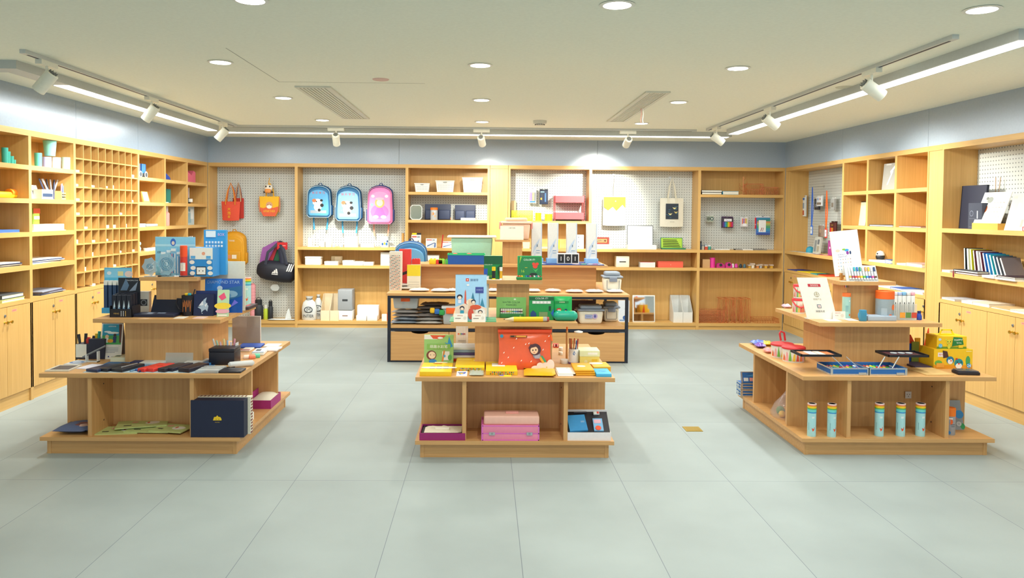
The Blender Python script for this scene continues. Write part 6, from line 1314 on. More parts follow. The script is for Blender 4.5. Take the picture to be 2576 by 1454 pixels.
flat('price_tag', 'white price strip before the mug on the left table', 'price tag', (-1.976, 4.964, 0.800, 0.066, 0.092), .002, '#f0ece4'); flat('price_tag', 'pink price strip before the crystal horse box', 'price tag', (-1.853, 4.969, 0.800, 0.071, 0.093), .002, '#e8c8c0')
def tubeset(P, l, name='pencil_tube'):
    x, y, z, w, h = P; t = thing(name, l, 'pencil tube', (x, y + w/2, z), random.uniform(-.25, .25), None); r = w/2
    m = M().lathe([(0, 0), (r, 0), (r, h * .72)], '#a9dbe0', seg=24)
    for k in range(4): aa = -1.75 + .16 * k; m.add([(r * 1.01 * math.cos(aa - .05), r * 1.01 * math.sin(aa - .05), h * .56), (r * 1.01 * math.cos(aa + .05), r * 1.01 * math.sin(aa + .05), h * .56), (r * 1.01 * math.cos(aa + .05), r * 1.01 * math.sin(aa + .05), h * .62), (r * 1.01 * math.cos(aa - .05), r * 1.01 * math.sin(aa - .05), h * .62)], [(0, 1, 2, 3)], '#f4f4f0')
    def W(u, v): a = -1.5 + u; return (r * 1.012 * math.cos(a), r * 1.012 * math.sin(a), h * v)
    if 1:
        m.add([W(-.35, .27), W(-.1, .16), (W(.25, .2)), W(.42, .33), W(.3, .3), W(.1, .24), W(-.1, .25)], [(0, 1, 6), (1, 2, 5, 6), (2, 3, 4, 5)], '#e2562a'); m.add([W(.42, .33), W(.36, .3), W(.3, .34)], [(0, 1, 2)], '#f4f0ea')
        m.add([W(-1.1, .2), W(-1.02, .2), W(-1.02, .42), W(-1.1, .42)], [(0, 1, 2, 3)], '#5f8f98')
    m.build('body', t)
    m = M()
    for a, b, c in ((.72, .75, '#2a8ad0'), (.75, .83, '#6fcfd0'), (.83, .87, '#5fb04a'), (.87, .93, '#f2c81e'), (.93, .965, '#ea7a3a'), (.965, 1.0, '#f0c8c0')): m.lathe([(r * 1.03, h * a), (r * 1.03, h * b)], c, seg=24)
    m.lathe([(r * 1.03, h), (r * .8, h + .001), (r * .78, h - .006), (0, h - .006)], '#eadfe0', seg=24); m.build('lid', t)
    return t
tubeset((-1.753, 5.662, 0.800, 0.049, 0.209), 'striped lid pencil tube on the second tier of the left table')
flat('small_goods', 'small dark and red pack at the rear right of the second tier', 'pack', (-1.691, 5.423, 0.800, 0.050, 0.218), .02, '#3a2a34', [('r', .1, .3, .4, .4, '#c8404a')])
# top tier of the left table
P = (-1.923, 5.170, 1.055, 0.153, 0.194)
box('mystery_box', 'blue and white square box with cat shaped robots, top of the left table', 'box', (P[0] + .02, 5.17, z3, P[3], P[4]), .13, '#2f8fd8', [('r', 0, .6, 1, .4, '#f2f2ec'), ('e', .6, .8, .06, .06, '#f0a888')] + [('e', u, v, .09, .07, '#f4f0e8') for u, v in ((.1, .5), (.15, .3), (.85, .5), (.88, .3), (.12, .12), (.9, .12))] + [('r', .28, .05, .44, .3, '#2b2f3a'), ('r', .31, .08, .38, .24, '#f4f4f0'), ('e', .42, .2, .02, .02, '#2b2f3a'), ('e', .58, .2, .02, .02, '#2b2f3a'), ('r', .05, .62, .2, .1, '#5fb0e8'), ('r', .72, .62, .2, .1, '#5fb0e8')])
box('mystery_box', 'blue boxed header card standing behind the robot box', 'box', (P[0] + .055, 5.33, z3, .15, .31), .04, '#3a9fe0', [('r', 0, .0, 1, .6, '#3a9fe0')] + [('r', .08 + .14 * (k % 6), .62 + .08 * (k // 6), .09, .05, '#dfeef8') for k in range(12)] + [('r', .1, .84, .45, .14, '#e8f2f8'), ('t', .8, .9, .06, 'BOX', '#e8b8e0', .3)])
P = (-2.013, 5.130, 1.055, 0.047, 0.209)
t = jar('pencil_canister', 'slim red canister with an orange cap on the top of the left table', 'canister', (P[0], P[1], z3, P[3], P[4]), '#d8382a', '#f0501e', .36, art=[('r', 0, .32, 45, .13, '#f0e4d8'), ('e', 0, .32, 25, .08, '#8a4a3a'), ('e', 0, .42, 30, .05, '#3a98c8')])
P = (-2.183, 5.140, 1.055, 0.181, 0.180); CL = mat('#a8cfe0', .08, alpha=.55)
for i, (dx, ww, hh, l) in enumerate([(-.06, .09, .75, 'clear acrylic keepsake with a deer outline on the top of the left table'), (.05, .11, .95, 'clear acrylic keepsake with a round target pattern')]):
    t = thing('acrylic_figure', l, 'acrylic figure', (P[0] + dx + .01, P[1], z3)); n = 14
    m = M().prism([(ww/2 * (1 + (.18 if k % 2 else -.08)) * math.cos(6.283 * k / n), P[4] * hh * .5 + P[4] * hh * .5 * (1 + (.05 if k % 2 else -.1)) * math.sin(6.283 * k / n) * .9) for k in range(n)], 0, .004, CL); m.build('cut_out', t, 0)
    m = M()
    for rr in (.16, .28, .38) if i else (.1, .2): m.tube([(ww * rr * math.cos(6.283 * k / 16), -.001, P[4] * hh * .5 + ww * rr * math.sin(6.283 * k / 16)) for k in range(16)], .002, mat('#4f8fb0', .3), 4, closed=True)
    for k in range(5): m.tube([(random.uniform(-.4, .4) * ww, -.001, P[4] * hh * random.uniform(.2, .8)), (random.uniform(-.4, .4) * ww, -.001, P[4] * hh * random.uniform(.2, .8))], .0018, mat('#dff0f8', .3), 4)
    m.build('etching', t); M().rb(-ww * .4, ww * .4, -.012, .016, 0, .006, CL, .003).build('base', t)
P = (-2.146, 5.220, 1.055, 0.136, 0.234)
for i in range(5): box('gel_pen_pack', 'pale blue pen pack standing behind the acrylic figures, %s from the left' % CN[i], 'pen pack', (P[0] - .03 + .034 * i, 5.22 + .01 * (i % 2), z3, .032, .165 + .012 * (i % 3)), .012, '#8fc8e8', [('r', .1, .1, .2, .7, ('#e08aa0', '#f0f0f0')[i % 2]), ('r', .4, .1, .2, .7, '#4a88c0'), ('r', .7, .1, .2, .7, '#f4f4f4'), ('r', 0, .88, 1, .1, '#e8f4fa')], group='pale blue pen packs')
box('header_card', 'long pale blue header card with a chibi figure on the left table', 'card', (P[0] + .03, 5.27, z3, .27, .262), .006, '#8fd0ec', [('r', 0, .75, 1, .06, '#b8e4f4'), ('e', .45, .86, .07, .1, '#3a6fc8'), ('e', .45, .84, .04, .05, '#f0d8c8'), ('t', .15, .6, .06, '初新次元', '#26506a', .2)])
for k, (x, c) in enumerate([(-2.14, '#1c1e26'), (-2.03, '#e9e9ea'), (-2.0, '#26283a'), (-1.975, '#3a3040')]):
    t = thing('gel_pen', '%s pen lying at the front of the top tier' % ('thick black', 'white', 'black', 'plum')[k], 'pen', (x, 5.135, z3 + .005), .2 + .1 * k); M().tube([(-.035, 0, 0), (.035, 0, 0)], .0048, c, 8).build('barrel', t)
# shelf level of the left table
P = (-2.497, 4.665, 0.110, 0.205, 0.343)
t = thing('cushion', 'blue grey cushion with a sleeping animal in the left bay of the left table', 'cushion', (-2.545, 4.72, z0)); m = M().pillow(-.11, .10, 0, .22, 0, .05, mat('#5f6f98', .8), wob=.006); m.build('cover', t, 60)
m = M(); m.T = Matrix.Translation((.03, .09, .044)); m.lathe([(.05, 0), (.045, .006), (0, .009)], '#7a4a50', seg=14, sx=1.2, sy=.8); m.lathe([(.03, .0), (.02, .007), (0, .008)], '#c8a8a0', .02, -.02, 12); m.build('patch', t)
for i, (x, y, a, w) in enumerate([(-2.28, 4.74, .12, .26), (-2.10, 4.76, -.05, .28), (-1.98, 4.75, -.2, .22), (-2.16, 4.83, .3, .3)]):
    flat('paper_bag', 'flat pale green bag with a bear print, %s of the pile in the left table' % ('leftmost', 'middle', 'rightmost', 'rear')[i], 'bag', (x, y, z0 + .006 * i, w, .17), .006, '#c3cf86', [('e', .7, .5, .25, .2, '#f0ece0'), ('e', .62, .55, .05, .1, '#d8603c'), ('r', .15, .25, .15, .1, '#4a4a3a'), ('e', .35, .7, .12, .12, '#d8a88a')], yaw=a, group='green bags in the left table')
P = (-1.632, 4.689, 0.110, 0.324, 0.228)
t = thing('gift_box', 'big navy box with a gold rabbit emblem in the left table', 'box', (P[0], P[1], z0)); w, h = P[3:]
M().box(-w/2, w/2, 0, .075, 0, h, '#161f3c').art(w, h, [('p', [(.42, .46), (.58, .46), (.58, .5), (.56, .55), (.52, .56), (.5, .6), (.48, .56), (.44, .55)], '#f0c81e'), ('e', .48, .49, .008, .012, '#161f3c'), ('e', .53, .49, .008, .012, '#161f3c'), ('t', .5, .41, .025, 'WUMIN', '#c8a83c', .14)]).build('sleeve', t, 0)
m = M().box(-w/2 + .004, w/2 + .018, .075, .12, 0, h * 1.02, '#e8e4d0')
for k in range(12): m.box(w/2 + .0175, w/2 + .0195, .078 + .008 * (k % 2), .112, h * (k + .2) / 12, h * (k + .7) / 12, '#7a3a34')
for k in range(14): m.box(-w/2 + w * k / 14 + .004, -w/2 + w * (k + .5) / 14, .08, .11, h * 1.019, h * 1.024, '#7a3a34')
m.build('patterned_tray', t, 0)
t = thing('gift_tray', 'white gift tray with pens in the right side bay of the left table', 'gift set', (-1.535, 4.99, z0), math.pi * .5)
M().box(-.12, .12, 0, .003, 0, .05, '#efeee8').box(-.12, .12, .147, .15, 0, .05, '#efeee8').box(-.12, -.117, .003, .147, 0, .05, '#efeee8').box(.117, .12, .003, .147, 0, .05, '#efeee8').box(-.117, .117, .003, .147, 0, .028, '#1f1c26').build('tray', t, 0)
for k, (a, c) in enumerate([(.05, '#4a5a7a'), (.08, '#8a5a4a')]): M().tube([(-.1, a, .038), (.08, a, .038)], .009, c, 8).build('pen', t)
M().lathe([(0, .03), (.02, .03), (.02, .05), (0, .05)], '#c83a34', -.07, .12, 14).build('tape_reel', t)
t = thing('scarf_box', 'magenta box of cream cloth in the far side bay of the left table', 'gift box', (-1.495, 5.50, z0), math.pi * .5)
M().box(-.13, .13, 0, .004, 0, .06, '#a82a7a').box(-.13, .13, .15, .154, 0, .1, '#a82a7a').box(-.13, -.126, .004, .15, 0, .06, '#a82a7a').box(.126, .13, .004, .15, 0, .06, '#a82a7a').build('box', t, 0); M().pillow(-.12, .12, .006, .148, .03, .05, '#e9e4d4').build('cloth', t)

# ================================================================ centre display table
YE = '#f4c81c'
P = (-0.303, 5.072, 0.500, 0.194, 0.184)
box('crayon_set', 'green picture box of watercolour pens with a monkey face, centre table', 'box', P, .035, '#9fcf7a', [('r', 0, .85, .45, .15, '#f0f0e8'), ('p', [(.2, 1), (.75, 1), (.6, .85), (.3, .87)], '#e85a34'), ('e', .55, .9, .1, .04, '#f4f0ea'), ('p', [(.7, .75), (.8, .7), (.85, .95), (.98, .6), (.9, .55), (.8, .62)], '#3a9fd8'), ('e', .25, .28, .18, .17, '#7a4034'), ('e', .27, .28, .13, .13, '#f4dcb8'), ('e', .22, .29, .015, .015, '#3a2420'), ('e', .34, .29, .015, .015, '#3a2420'), ('e', .3, .06, .14, .08, '#3a8fd0'), ('r', .62, .1, .25, .32, '#f0f0ea'), ('p', [(.6, .05), (.66, .05), (.72, .45), (.66, .45)], '#d8903c'), ('e', .7, .25, .04, .05, '#58b0e0'), ('e', .88, .2, .07, .1, '#5fb05a'), ('r', .1, .5, .8, .18, '#8ac05a'), ('t', .5, .59, .12, '萌趣水彩笔', '#f8f8f0', .7)], tilt=.06)
box('shelf_talker', 'tiny white sign lettered in blue in front of the green picture box', 'sign', (-0.280, 4.955, 0.500, 0.082, 0.027), .01, '#f4f4f2', [('t', .5, .55, .3, 'SHARPIE', '#3a6fb8', .6), ('t', .5, .2, .14, 'marker', '#3a6fb8', .4)])
DOTS = ['#6a4a2a', '#d8342c', '#3f8f4a', '#e8902c', '#4a68b0', '#2b2f3a', '#8a8f94', '#b84a7a', '#5a8aa8']
def ybox(P, l, wins=False, tag_=False, yaw=0):
    x, y, z, w, d = P; it = [('e', .1 + .065 * k, .1 + (.09 if j else 0), .022, .035, DOTS[(k + 3 * j) % 9]) for k in range(13) for j in (0, 1)] if not wins else []
    F = Matrix(((1, 0, 0, -w/2), (0, 1, 0, 0), (0, 0, -1, .028), (0, 0, 0, 1)))
    m = M().rb(-w/2, w/2, 0, d, 0, .028, YE, .002)
    if wins: m.art(w, d, [('r', .28 + .22 * k, .3, .17, .3, '#8a8068') for k in range(3)] + [('e', .36 + .22 * k, .42, .25, .1, '#e8e4d8') for k in range(3)] + [('r', .35, .85, .3, .05, '#d8602c')], frame=F)
    else:
        m.art(w, .028, [('e', .15 + .06 * k, .3 + .38 * j, .14, .14, DOTS[(k + 3 * j) % 9]) for k in range(13) for j in (0, 1)], y=-.0002)
        m.art(w, d, [('r', .05, .75, .5, .1, '#f8dc5a'), ('e', .8, .7, .12, .12, '#f8e07a')], frame=F)
    if tag_: m.art(w, d, [('r', .2, .4, .42, .3, '#f6f2e6')], frame=F)
    return one(m, 'marker_box', l, 'marker box', (x, y, z), yaw)
ybox((-0.298, 4.657, 0.500, 0.192, 0.282), 'flat yellow box with three oval windows at the front left of the centre table', True)
ybox((-0.091, 4.800, 0.500, 0.186, 0.320), 'yellow marker box right of the green picture box')
ybox((0.108, 4.694, 0.500, 0.195, 0.334), 'yellow marker box with a white label, middle front of the centre table', tag_=True)
flat('sticker', 'small white sticker card with a yellow and blue fish', 'card', (-0.138, 4.658, 0.500, 0.066, 0.150), .003, '#f4f4f4', [('p', [(.1, .7), (.9, .75), (.8, .4), (.3, .25)], '#4a6ac8'), ('p', [(.15, .55), (.7, .6), (.5, .3)], '#f0c83c')])
packet('bead_packet', 'clear packet of tiny beads before the yellow boxes', (-0.047, 4.655, 0.500, 0.088, 0.141), .018, mat('#c8d4c8', .15, alpha=.7))
flat('sticker', 'yellow and violet sticker at the front edge of the centre table', 'card', (0.130, 4.653, 0.500, 0.073, 0.055), .002, '#f0d83c', [('r', 0, .2, .35, .7, '#8a78d8')])
x, y, z, w, h = (0.259, 4.922, 0.500, 0.353, 0.254); y -= .072; w *= .98; h *= .97
t = thing('document_pouch', 'clear orange zip pouch with a cartoon astronaut child, standing on the centre table', 'pouch', (x, y, z))
n = 10; vs = []; fs = []
for j in range(n + 1):
    for i in range(n + 1):
        u, v = i / n, j / n; pin = 1 - .05 * math.sin(math.pi * v); vs.append(((u - .5) * w * pin, -.02 * math.sin(math.pi * u) ** .5 * math.sin(math.pi * v) ** .5 + .045 * v + .02, v * h))
for j in range(n):
    for i in range(n): a = j * (n + 1) + i; fs.append((a, a + 1, a + n + 2, a + n + 1))
fs2 = [tuple(reversed([q + (n + 1) ** 2 for q in f])) for f in fs]; vs2 = [(a, b + .012, c) for a, b, c in vs]
rim = [i for i in range(n + 1)] + [(j + 1) * (n + 1) - 1 for j in range(1, n + 1)] + [n * (n + 1) + i for i in range(n - 1, -1, -1)] + [j * (n + 1) for j in range(n - 1, 0, -1)]
K = (n + 1) ** 2; fr = [(rim[i], K + rim[i], K + rim[(i + 1) % len(rim)], rim[(i + 1) % len(rim)]) for i in range(len(rim))]
M().add(vs + vs2, fs + fs2 + fr, mat('#ec6438', .2)).build('body', t)
M().box(-w * .5, w * .5, .04, .075, h - .012, h + .006, '#e04a20').build('zip', t, 0); M().tube([(w * .48, .03, h * .9), (w * .5, .02, h * .75)], .006, '#f0641e', 6).build('zip_pull', t)
m = M(); m.T = Matrix.Rotation(-math.atan(.045 / h), 4, 'X')
m.art(w, h, [('e', .07, .87, .045, .045, '#2f8fb0'), ('r', .22, .84, .32, .05, '#8a5a2a'), ('r', .24, .845, .06, .04, '#3a2a1c'), ('r', .34, .845, .18, .04, '#e8a03c'), ('e', .3, .06, .0001, .0001, '#f0e0d8')], y=-.006, z0=0)
m.art(w, h, [('e', .86, .1, .14, .11, '#ecd8d0'), ('e', .7, .05, .12, .07, '#ecd8d0'), ('e', .97, .14, .1, .14, '#ecd8d0'), ('e', .78, .12, .09, .08, '#ecd8d0')], y=-.007)
m.art(w, h, [('p', [(.75, .33), (.79, .36), (.86, .2), (.82, .18)], '#e8a02c'), ('p', [(.79, .36), (.82, .38), (.9, .22), (.86, .2)], '#3a9a6a'), ('e', .72, .38, .1, .085, '#8a8fa0'), ('r', .68, .3, .09, .1, '#a8a4b4'), ('e', .69, .53, .15, .15, '#4a2a34'), ('e', .67, .51, .1, .1, '#f0c8a4'), ('p', [(.56, .55), (.6, .66), (.74, .66), (.78, .55), (.7, .6)], '#4a2a34'), ('e', .645, .51, .016, .022, '#2a1c22'), ('e', .70, .52, .016, .022, '#2a1c22'), ('e', .67, .455, .02, .01, '#b85a4a'), ('e', .9, .08, .015, .015, '#d8c83c')], y=-.0085)
m.art(w, h, [('p', [(u, v), (u + .02, v + .02), (u + .025, v + .05), (u + .005, v + .03)], '#f8f4f0') for u, v in ((.33, .78), (.5, .64), (.56, .66), (.18, .3), (.1, .42), (.86, .72), (.6, .2), (.82, .5), (.42, .22), (.93, .85), (.06, .16), (.28, .55))], y=-.0105)  # pale slivers: glints on the glossy pouch, painted over the print
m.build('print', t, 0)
packet('yellow_wallet', 'soft yellow and orange wallet in clear film at the front of the centre table', (0.339, 4.636, 0.500, 0.195, 0.222), .022, '#f2b81e', yaw=-.05, cat='wallet')
for i, q in enumerate([(0.500, 4.666, 0.500, 0.096, 0.172), (0.509, 4.689, 0.500, 0.106, 0.173)]): flat('memo_pad', ('lower white memo pad on the centre table', 'upper white memo pad on the centre table')[i], 'memo pad', (q[0], q[1], z1 + .009 * i, q[3], q[4]), .008, '#f4f0e6', [('r', .6, .8, .1, .05, '#8a8a84')], r=.002)
for i in range(3): q = (0.626, 4.689, 0.500, 0.123, 0.227); flat('coin_purse', 'mustard felt coin purse, %s of three stacked at the front right' % ('lowest', 'middle', 'top')[i], 'purse', (q[0] - .004 * i, q[1], z1 + .0125 * i, q[3], q[4]), .012, '#e8a81c', [('e', .45, .5, .12, .12, '#f4e8c8')] if i == 2 else (), r=.005, group=None)
flat('sticky_notes', 'pale blue block of notes at the front right corner of the centre table', 'notes', (0.734, 4.655, 0.500, 0.093, 0.174), .02, '#4ab4e8', [('t', .5, .5, .2, '3Mtest', '#2f88c8', .5)], r=.002)
flat('pencil_box', 'long yellow and orange box behind the blue block of notes', 'box', (0.748, 4.820, 0.500, 0.110, 0.161), .03, '#f2b02a', [('r', 0, .5, .3, .4, '#8a78d8'), ('e', .3, .7, .3, .2, '#f8f0dc')], yaw=.05)
t = thing('storage_box', 'yellow box with a pale clear lid at the right of the centre table', 'box', (0.696, 5.026, 0.500, 0.128, 0.094)[:3]); w, h = (0.696, 5.026, 0.500, 0.128, 0.094)[3:]
M().box(-w/2, w/2, 0, .14, 0, h * .6, '#f0e27a').art(w, h * .6, [('e', .3, .4, .2, .2, '#f4ecb0'), ('r', .6, .2, .3, .5, '#f0cf3c'), ('r', .75, .1, .2, .1, '#4a68b0')]).build('base', t, 0); M().box(-w/2 - .002, w/2 + .002, -.002, .142, h * .61, h, mat('#e6eec0', .3)).art(w, h * .4, [('r', .4, .3, .5, .4, '#f4f8f0')], y=-.002, z0=h * .61).build('lid', t, 0)
t = cup('pencil_cup', 'white printed cup of coloured pencils on the centre table', 'pencil cup', (0.595, 5.039, 0.500, 0.068, 0.100), '#eef0ee', taper=.98, parts=1, band=(.0, .12, '#6a4a9a'))
m = M(); w = (0.595, 5.039, 0.500, 0.068, 0.100)[3]; m.add([(w * .505 * math.cos(-1.57 + a), w * .505 * math.sin(-1.57 + a), zz) for a, zz in ((-.3, .07), (0, .06), (.2, .075), (0, .09))], [(0, 1, 2, 3)], '#3a7ac0').build('print', t)
pens_in(t, .07, .0, .13, 7, ['#8a3a2a', '#d8682c', '#b8482c', '#c89a5a', '#2a4a8a', '#a83a2a', '#dfe0d0'], .0045, .06)
M().lathe([(0, .205), (.028, .208), (.03, .215), (0, .222)], '#f4f4f0', .03, 0, 16).build('round_topper', t)
t = thing('long_pencil', 'tall orange pencil standing beside the white pencil cup', 'pencil', (0.564, 5.204, 0.500, 0.014, 0.184)[:3]); M().tube([(0, .01, 0), (0, .01, .2)], .008, '#d8a468', 6).build('sleeve', t); M().tube([(0, .01, .2), (0, .01, .3)], [.006, .006], '#ee6a1e', 6).build('tip', t)
for i, P in enumerate([(0.540, 5.380, 0.500, 0.032, 0.020), (0.557, 5.541, 0.500, 0.033, 0.024), (0.534, 5.060, 0.500, 0.055, 0.026), (0.744, 5.547, 0.500, 0.035, 0.017)]):
    jar('round_tin', ['small white round tin on the centre table, nearest the tall pencil', 'small white round tin behind its twin by the tall pencil', 'larger white round tin left of the pencil cup', 'tiny white round tin behind the yellow storage box'][i], 'tin', P, '#e9e4da', '#f4f2ec', .45)
box('ink_pad_box', 'small red box of white sticks at the rear right of the centre table', 'box', (0.534, 5.675, 0.500, 0.041, 0.024), .05, '#d83a34', [('r', .1, .3, .2, .8, '#f0e8e4'), ('r', .4, .3, .2, .8, '#6a2a4a'), ('r', .7, .3, .2, .8, '#f0e8e4')])
P = (-0.169, 5.748, 0.500, 0.092, 0.148)
box('pen_set', 'clear hanging pack of fine pens standing behind the green picture box', 'pen set', P, .03, mat('#e4e4dc', .2), [('r', .05 + .16 * k, .0, .1, 1, '#f2f2ee') for k in range(6)] + [('r', .15 + .07 * k, .55, .05, .08, RAIN[k % 8]) for k in range(9)] + [('r', .2, .25, .6, .015, '#8a8f94'), ('r', .2, .2, .6, .015, '#8a8f94'), ('r', .5, .08, .3, .05, '#4a4a4a')])
box('pen_set', 'small clear case of coloured ink pots behind the yellow marker box', 'pen set', (-0.144, 5.521, 0.500, 0.062, 0.047), .03, mat('#e4e6e4', .2), [('e', .15 + .2 * k, .35, .1, .15, ['#b83a3a', '#3a4a8a', '#3a5a4a', '#b8503a', '#6a3a3a'][k]) for k in range(5)])
t = thing('pen_tray_pile', 'low pile of blue, white and red pen trays left of the centre riser', 'pen trays', (-0.140, 5.129, 0.500, 0.122, 0.069)[:3])
for k, c in enumerate(['#e0442c', '#e8e4e0', '#5a4a7a', '#8fa8c0', '#dfe6e8']): M().rb(-.1 + .004 * k, .08, .03 * (k > 1), .2, k * .018, k * .018 + .017, c, .003).build('tray', t)
# shelf of the centre table
x, y, z, w, h = (-0.252, 4.640, 0.110, 0.279, 0.100)
t = thing('scarf_box', 'magenta gift box holding folded cream cloth, left bay of the centre table', 'gift box', (x, y, z)); MG = '#9a1f6a'
M().box(-w/2, w/2, 0, .006, 0, .044, MG).box(-w/2, -w/2 + .006, .006, .2, 0, .044, MG).box(w/2 - .006, w/2, .006, .2, 0, .044, MG).box(-w/2, w/2, .2, .206, 0, .044, MG).box(-w/2 + .006, w/2 - .006, .006, .2, 0, .034, '#221c2c').build('box', t, 0)
m = M(); m.T = Matrix.Translation((0, .03, .03)); m.pillow(-w * .41, w * .41, 0, .15, 0, .018, '#e9e0cc', wob=.005, nx=10); m.rb(-.05, .04, .05, .08, .013, .024, '#f0e8d8', .004); m.build('cloth', t, 60)
x, y, z, w, h = (0.165, 4.641, 0.110, 0.347, 0.093)
t = thing('storage_case', 'pink hard case with two silver latches in the centre table', 'case', (x, y, z)); PKc = '#eb8aa8'
M().rb(-w/2, w/2, 0, .2, 0, h * .46, PKc, .004).build('lower_shell', t); M().rb(-w/2, w/2, 0, .2, h * .47, h, PKc, .004).build('lid', t)
m = M()
for s in (-1, 1): m.box(s * w/2 - .006, s * w/2 + .001 * s + .005 * (s < 0) , -.001, .201, 0, h + .001, '#e070c8')
m.box(-w/2, w/2, -.001, .0, h * .44, h * .5, '#e070c8').box(-w/2, w/2, -.001, .0, 0, .006, '#e070c8').box(-w/2, w/2, -.001, 0, h - .006, h, '#e070c8'); m.build('edging', t, 0)
for s in (-.33, .33): M().box(s * w - .018, s * w + .018, -.005, -.001, h * .36, h * .56, mat('#c8c8cc', .25, .9)).box(s * w - .006, s * w + .006, -.008, -.005, h * .42, h * .52, mat('#a8a8ac', .25, .9)).build('latch', t, 0)
t2 = thing('wrapped_parcel', 'peach parcel in clear film lying on the pink hard case', 'parcel', (x + .01, y + .01, z + h)); M().rb(-.175, .165, 0, .15, 0, .055, '#f0bcaa', .01).build('parcel', t2); M().rb(-.04, .04, .06, .1, .055, .062, '#f0a8a0', .003).build('sticker', t2)
x, y, z, w, h = (0.646, 4.646, 0.110, 0.267, 0.050)
t = thing('gift_set', 'open white gift box with a blue notebook and clip in black foam, centre table', 'gift set', (x, y, z)); M().box(-w/2, w/2, 0, .004, 0, h, '#ece8ea').box(-w/2, w/2, .16, .164, 0, h + .10, '#ece8ea').prism([(-w/2, 0), (-w/2 + .004, 0), (-w/2 + .004, h), (-w/2, h)], .004, .16, '#ece8ea').box(w/2 - .004, w/2, .004, .16, 0, h, '#ece8ea').build('box', t, 0)
def incl(a): m = M(); m.T = Matrix.Translation((0, .006, h - .004)) @ Matrix.Rotation(a, 4, 'X'); return m
m = incl(.55); m.box(-w/2 + .004, w/2 - .004, 0, .175, -.005, 0, '#1b1a24').build('foam', t, 0)
m = incl(.55); m.T = m.T @ Matrix.Rotation(.08, 4, 'Z'); m.box(-w * .44, -w * .02, .012, .14, .0005, .014, '#3a8fc8').art(w * .42, .128, [('t', .8, .55, .1, '2023', '#c8dce8', .2)], frame=Matrix(((1, 0, 0, -w * .44), (0, 1, 0, .012), (0, 0, -1, .014), (0, 0, 0, 1)))); m.build('notebook', t, 0)
m = incl(.55); m.box(w * .12, w * .34, .01, .11, .0005, .01, '#7ab0d8').box(w * .14, w * .3, .07, .1, .01, .011, '#d8a8b8'); m.lathe([(.018, .01), (.018, .014), (0, .014)], '#e0502c', w * .22, .03, 12); m.build('stationery_card', t, 0)
m = incl(.55); m.tube([(-w * .3, .16, .006), (w * .0, .165, .006)], .005, '#3a3a48', 8); m.build('pen', t); m = incl(.55); m.rb(w * .16, w * .3, .145, .168, .0005, .012, '#e9ece8', .003); m.rb(w * .24, w * .29, .148, .165, .012, .014, '#d8402c', .002); m.build('usb_stick', t)
# middle tier
P = (-0.089, 4.900, 0.800, 0.202, 0.303)
calendar('poster_calendar', 'standing pale blue poster calendar with children and a red tower', (P[0], 4.92, z2, P[3], P[4]), '', [('r', 0, 0, 1, 1, '#a5d3f4'), ('r', .33, .85, .1, .065, '#d8402f'), ('e', .38, .882, .015, .015, '#f4e0c0'), ('t', .6, .88, .055, '猿辅导', '#3a5a8a', .34), ('p', [(.28, .35), (.36, .35), (.34, .62), (.32, .68), (.30, .62)], '#d8604a'), ('p', [(.5, .45), (.62, .45), (.56, .62)], '#2f7a9a'), ('p', [(.78, .3), (.94, .3), (.86, .5)], '#3a88a8'), ('r', .64, .6, .26, .13, '#3a4a9a'), ('t', .77, .67, .03, 'HARBOR', '#a8b8e8', .2), ('r', .76, .35, .02, .25, '#6a8fb0'), ('p', [(0, .1), (1, .1), (1, .28), (.7, .36), (.5, .3), (.3, .38), (0, .3)], '#f0d8c4'), ('e', .5, .4, .1, .08, '#f2e0c8'), ('r', .42, .25, .16, .2, '#eac8a8'), ('e', .14, .52, .06, .05, '#26283a'), ('e', .14, .5, .04, .035, '#f4dcc8'), ('r', .09, .38, .1, .08, '#e8e4f0'), ('e', .58, .42, .05, .045, '#26283a'), ('e', .58, .405, .035, .03, '#f4dcc8'), ('e', .22, .28, .05, .045, '#26283a'), ('e', .22, .265, .035, .03, '#f4dcc8'), ('r', .16, .14, .12, .09, '#2f9ab8'), ('e', .8, .2, .11, .08, '#f4ece4'), ('e', .8, .2, .05, .04, '#26283a'), ('e', .8, .19, .035, .03, '#f4dcc8'), ('e', .65, .3, .12, .05, '#d8542f'), ('e', .5, .16, .06, .12, '#d8503c'), ('e', .4, .77, .03, .02, '#f0f0f4')], d=.1, rings=False)
for i, q in enumerate([(-0.153, 5.081, 0.800, 0.100, 0.047), (-0.038, 5.060, 0.800, 0.091, 0.049)]):
    t = thing('price_card', ('left', 'right')[i] + ' cream price card in a clear holder before the poster calendar', 'price card', (q[0], 4.885, z2)); m = leaned(M(), .25); m.box(-.044, .044, 0, .002, 0, .055, '#f2ece0'); m.art(.088, .055, [('t', .45, .75, .12, '猿辅导商品', '#b8402f', .7), ('r', .1, .4, .4, .08, '#8a8278'), ('e', .8, .5, .16, .16, '#dcd6c8')]); m.build('card', t, 0)
flat('green_folder', 'green folder lying under the poster calendar', 'folder', (-.075, 4.89, z2, .30, .22), .004, '#5aa87a')
P = (0.178, 5.096, 0.800, 0.199, 0.137)
t = thing('marker_set', 'light green box lettered WATER COLOR MARKERS with twelve pens showing', 'marker set', (P[0], P[1], z2)); w, h = P[3:]
m = leaned(M(), .08); m.box(-w/2, w/2, .02, .045, 0, h * 1.0, '#8acb74'); m.art(w, h, [('t', .5, .75, .085, 'WATER COLOR', '#2a5a3a', .62), ('t', .5, .62, .085, 'MARKERS', '#2a5a3a', .42), ('e', .62, .9, .06, .035, '#e8f0e0'), ('r', .12, .26, .74, .2, '#1c3a2a')], y=.02); m.build('sleeve', t, 0)
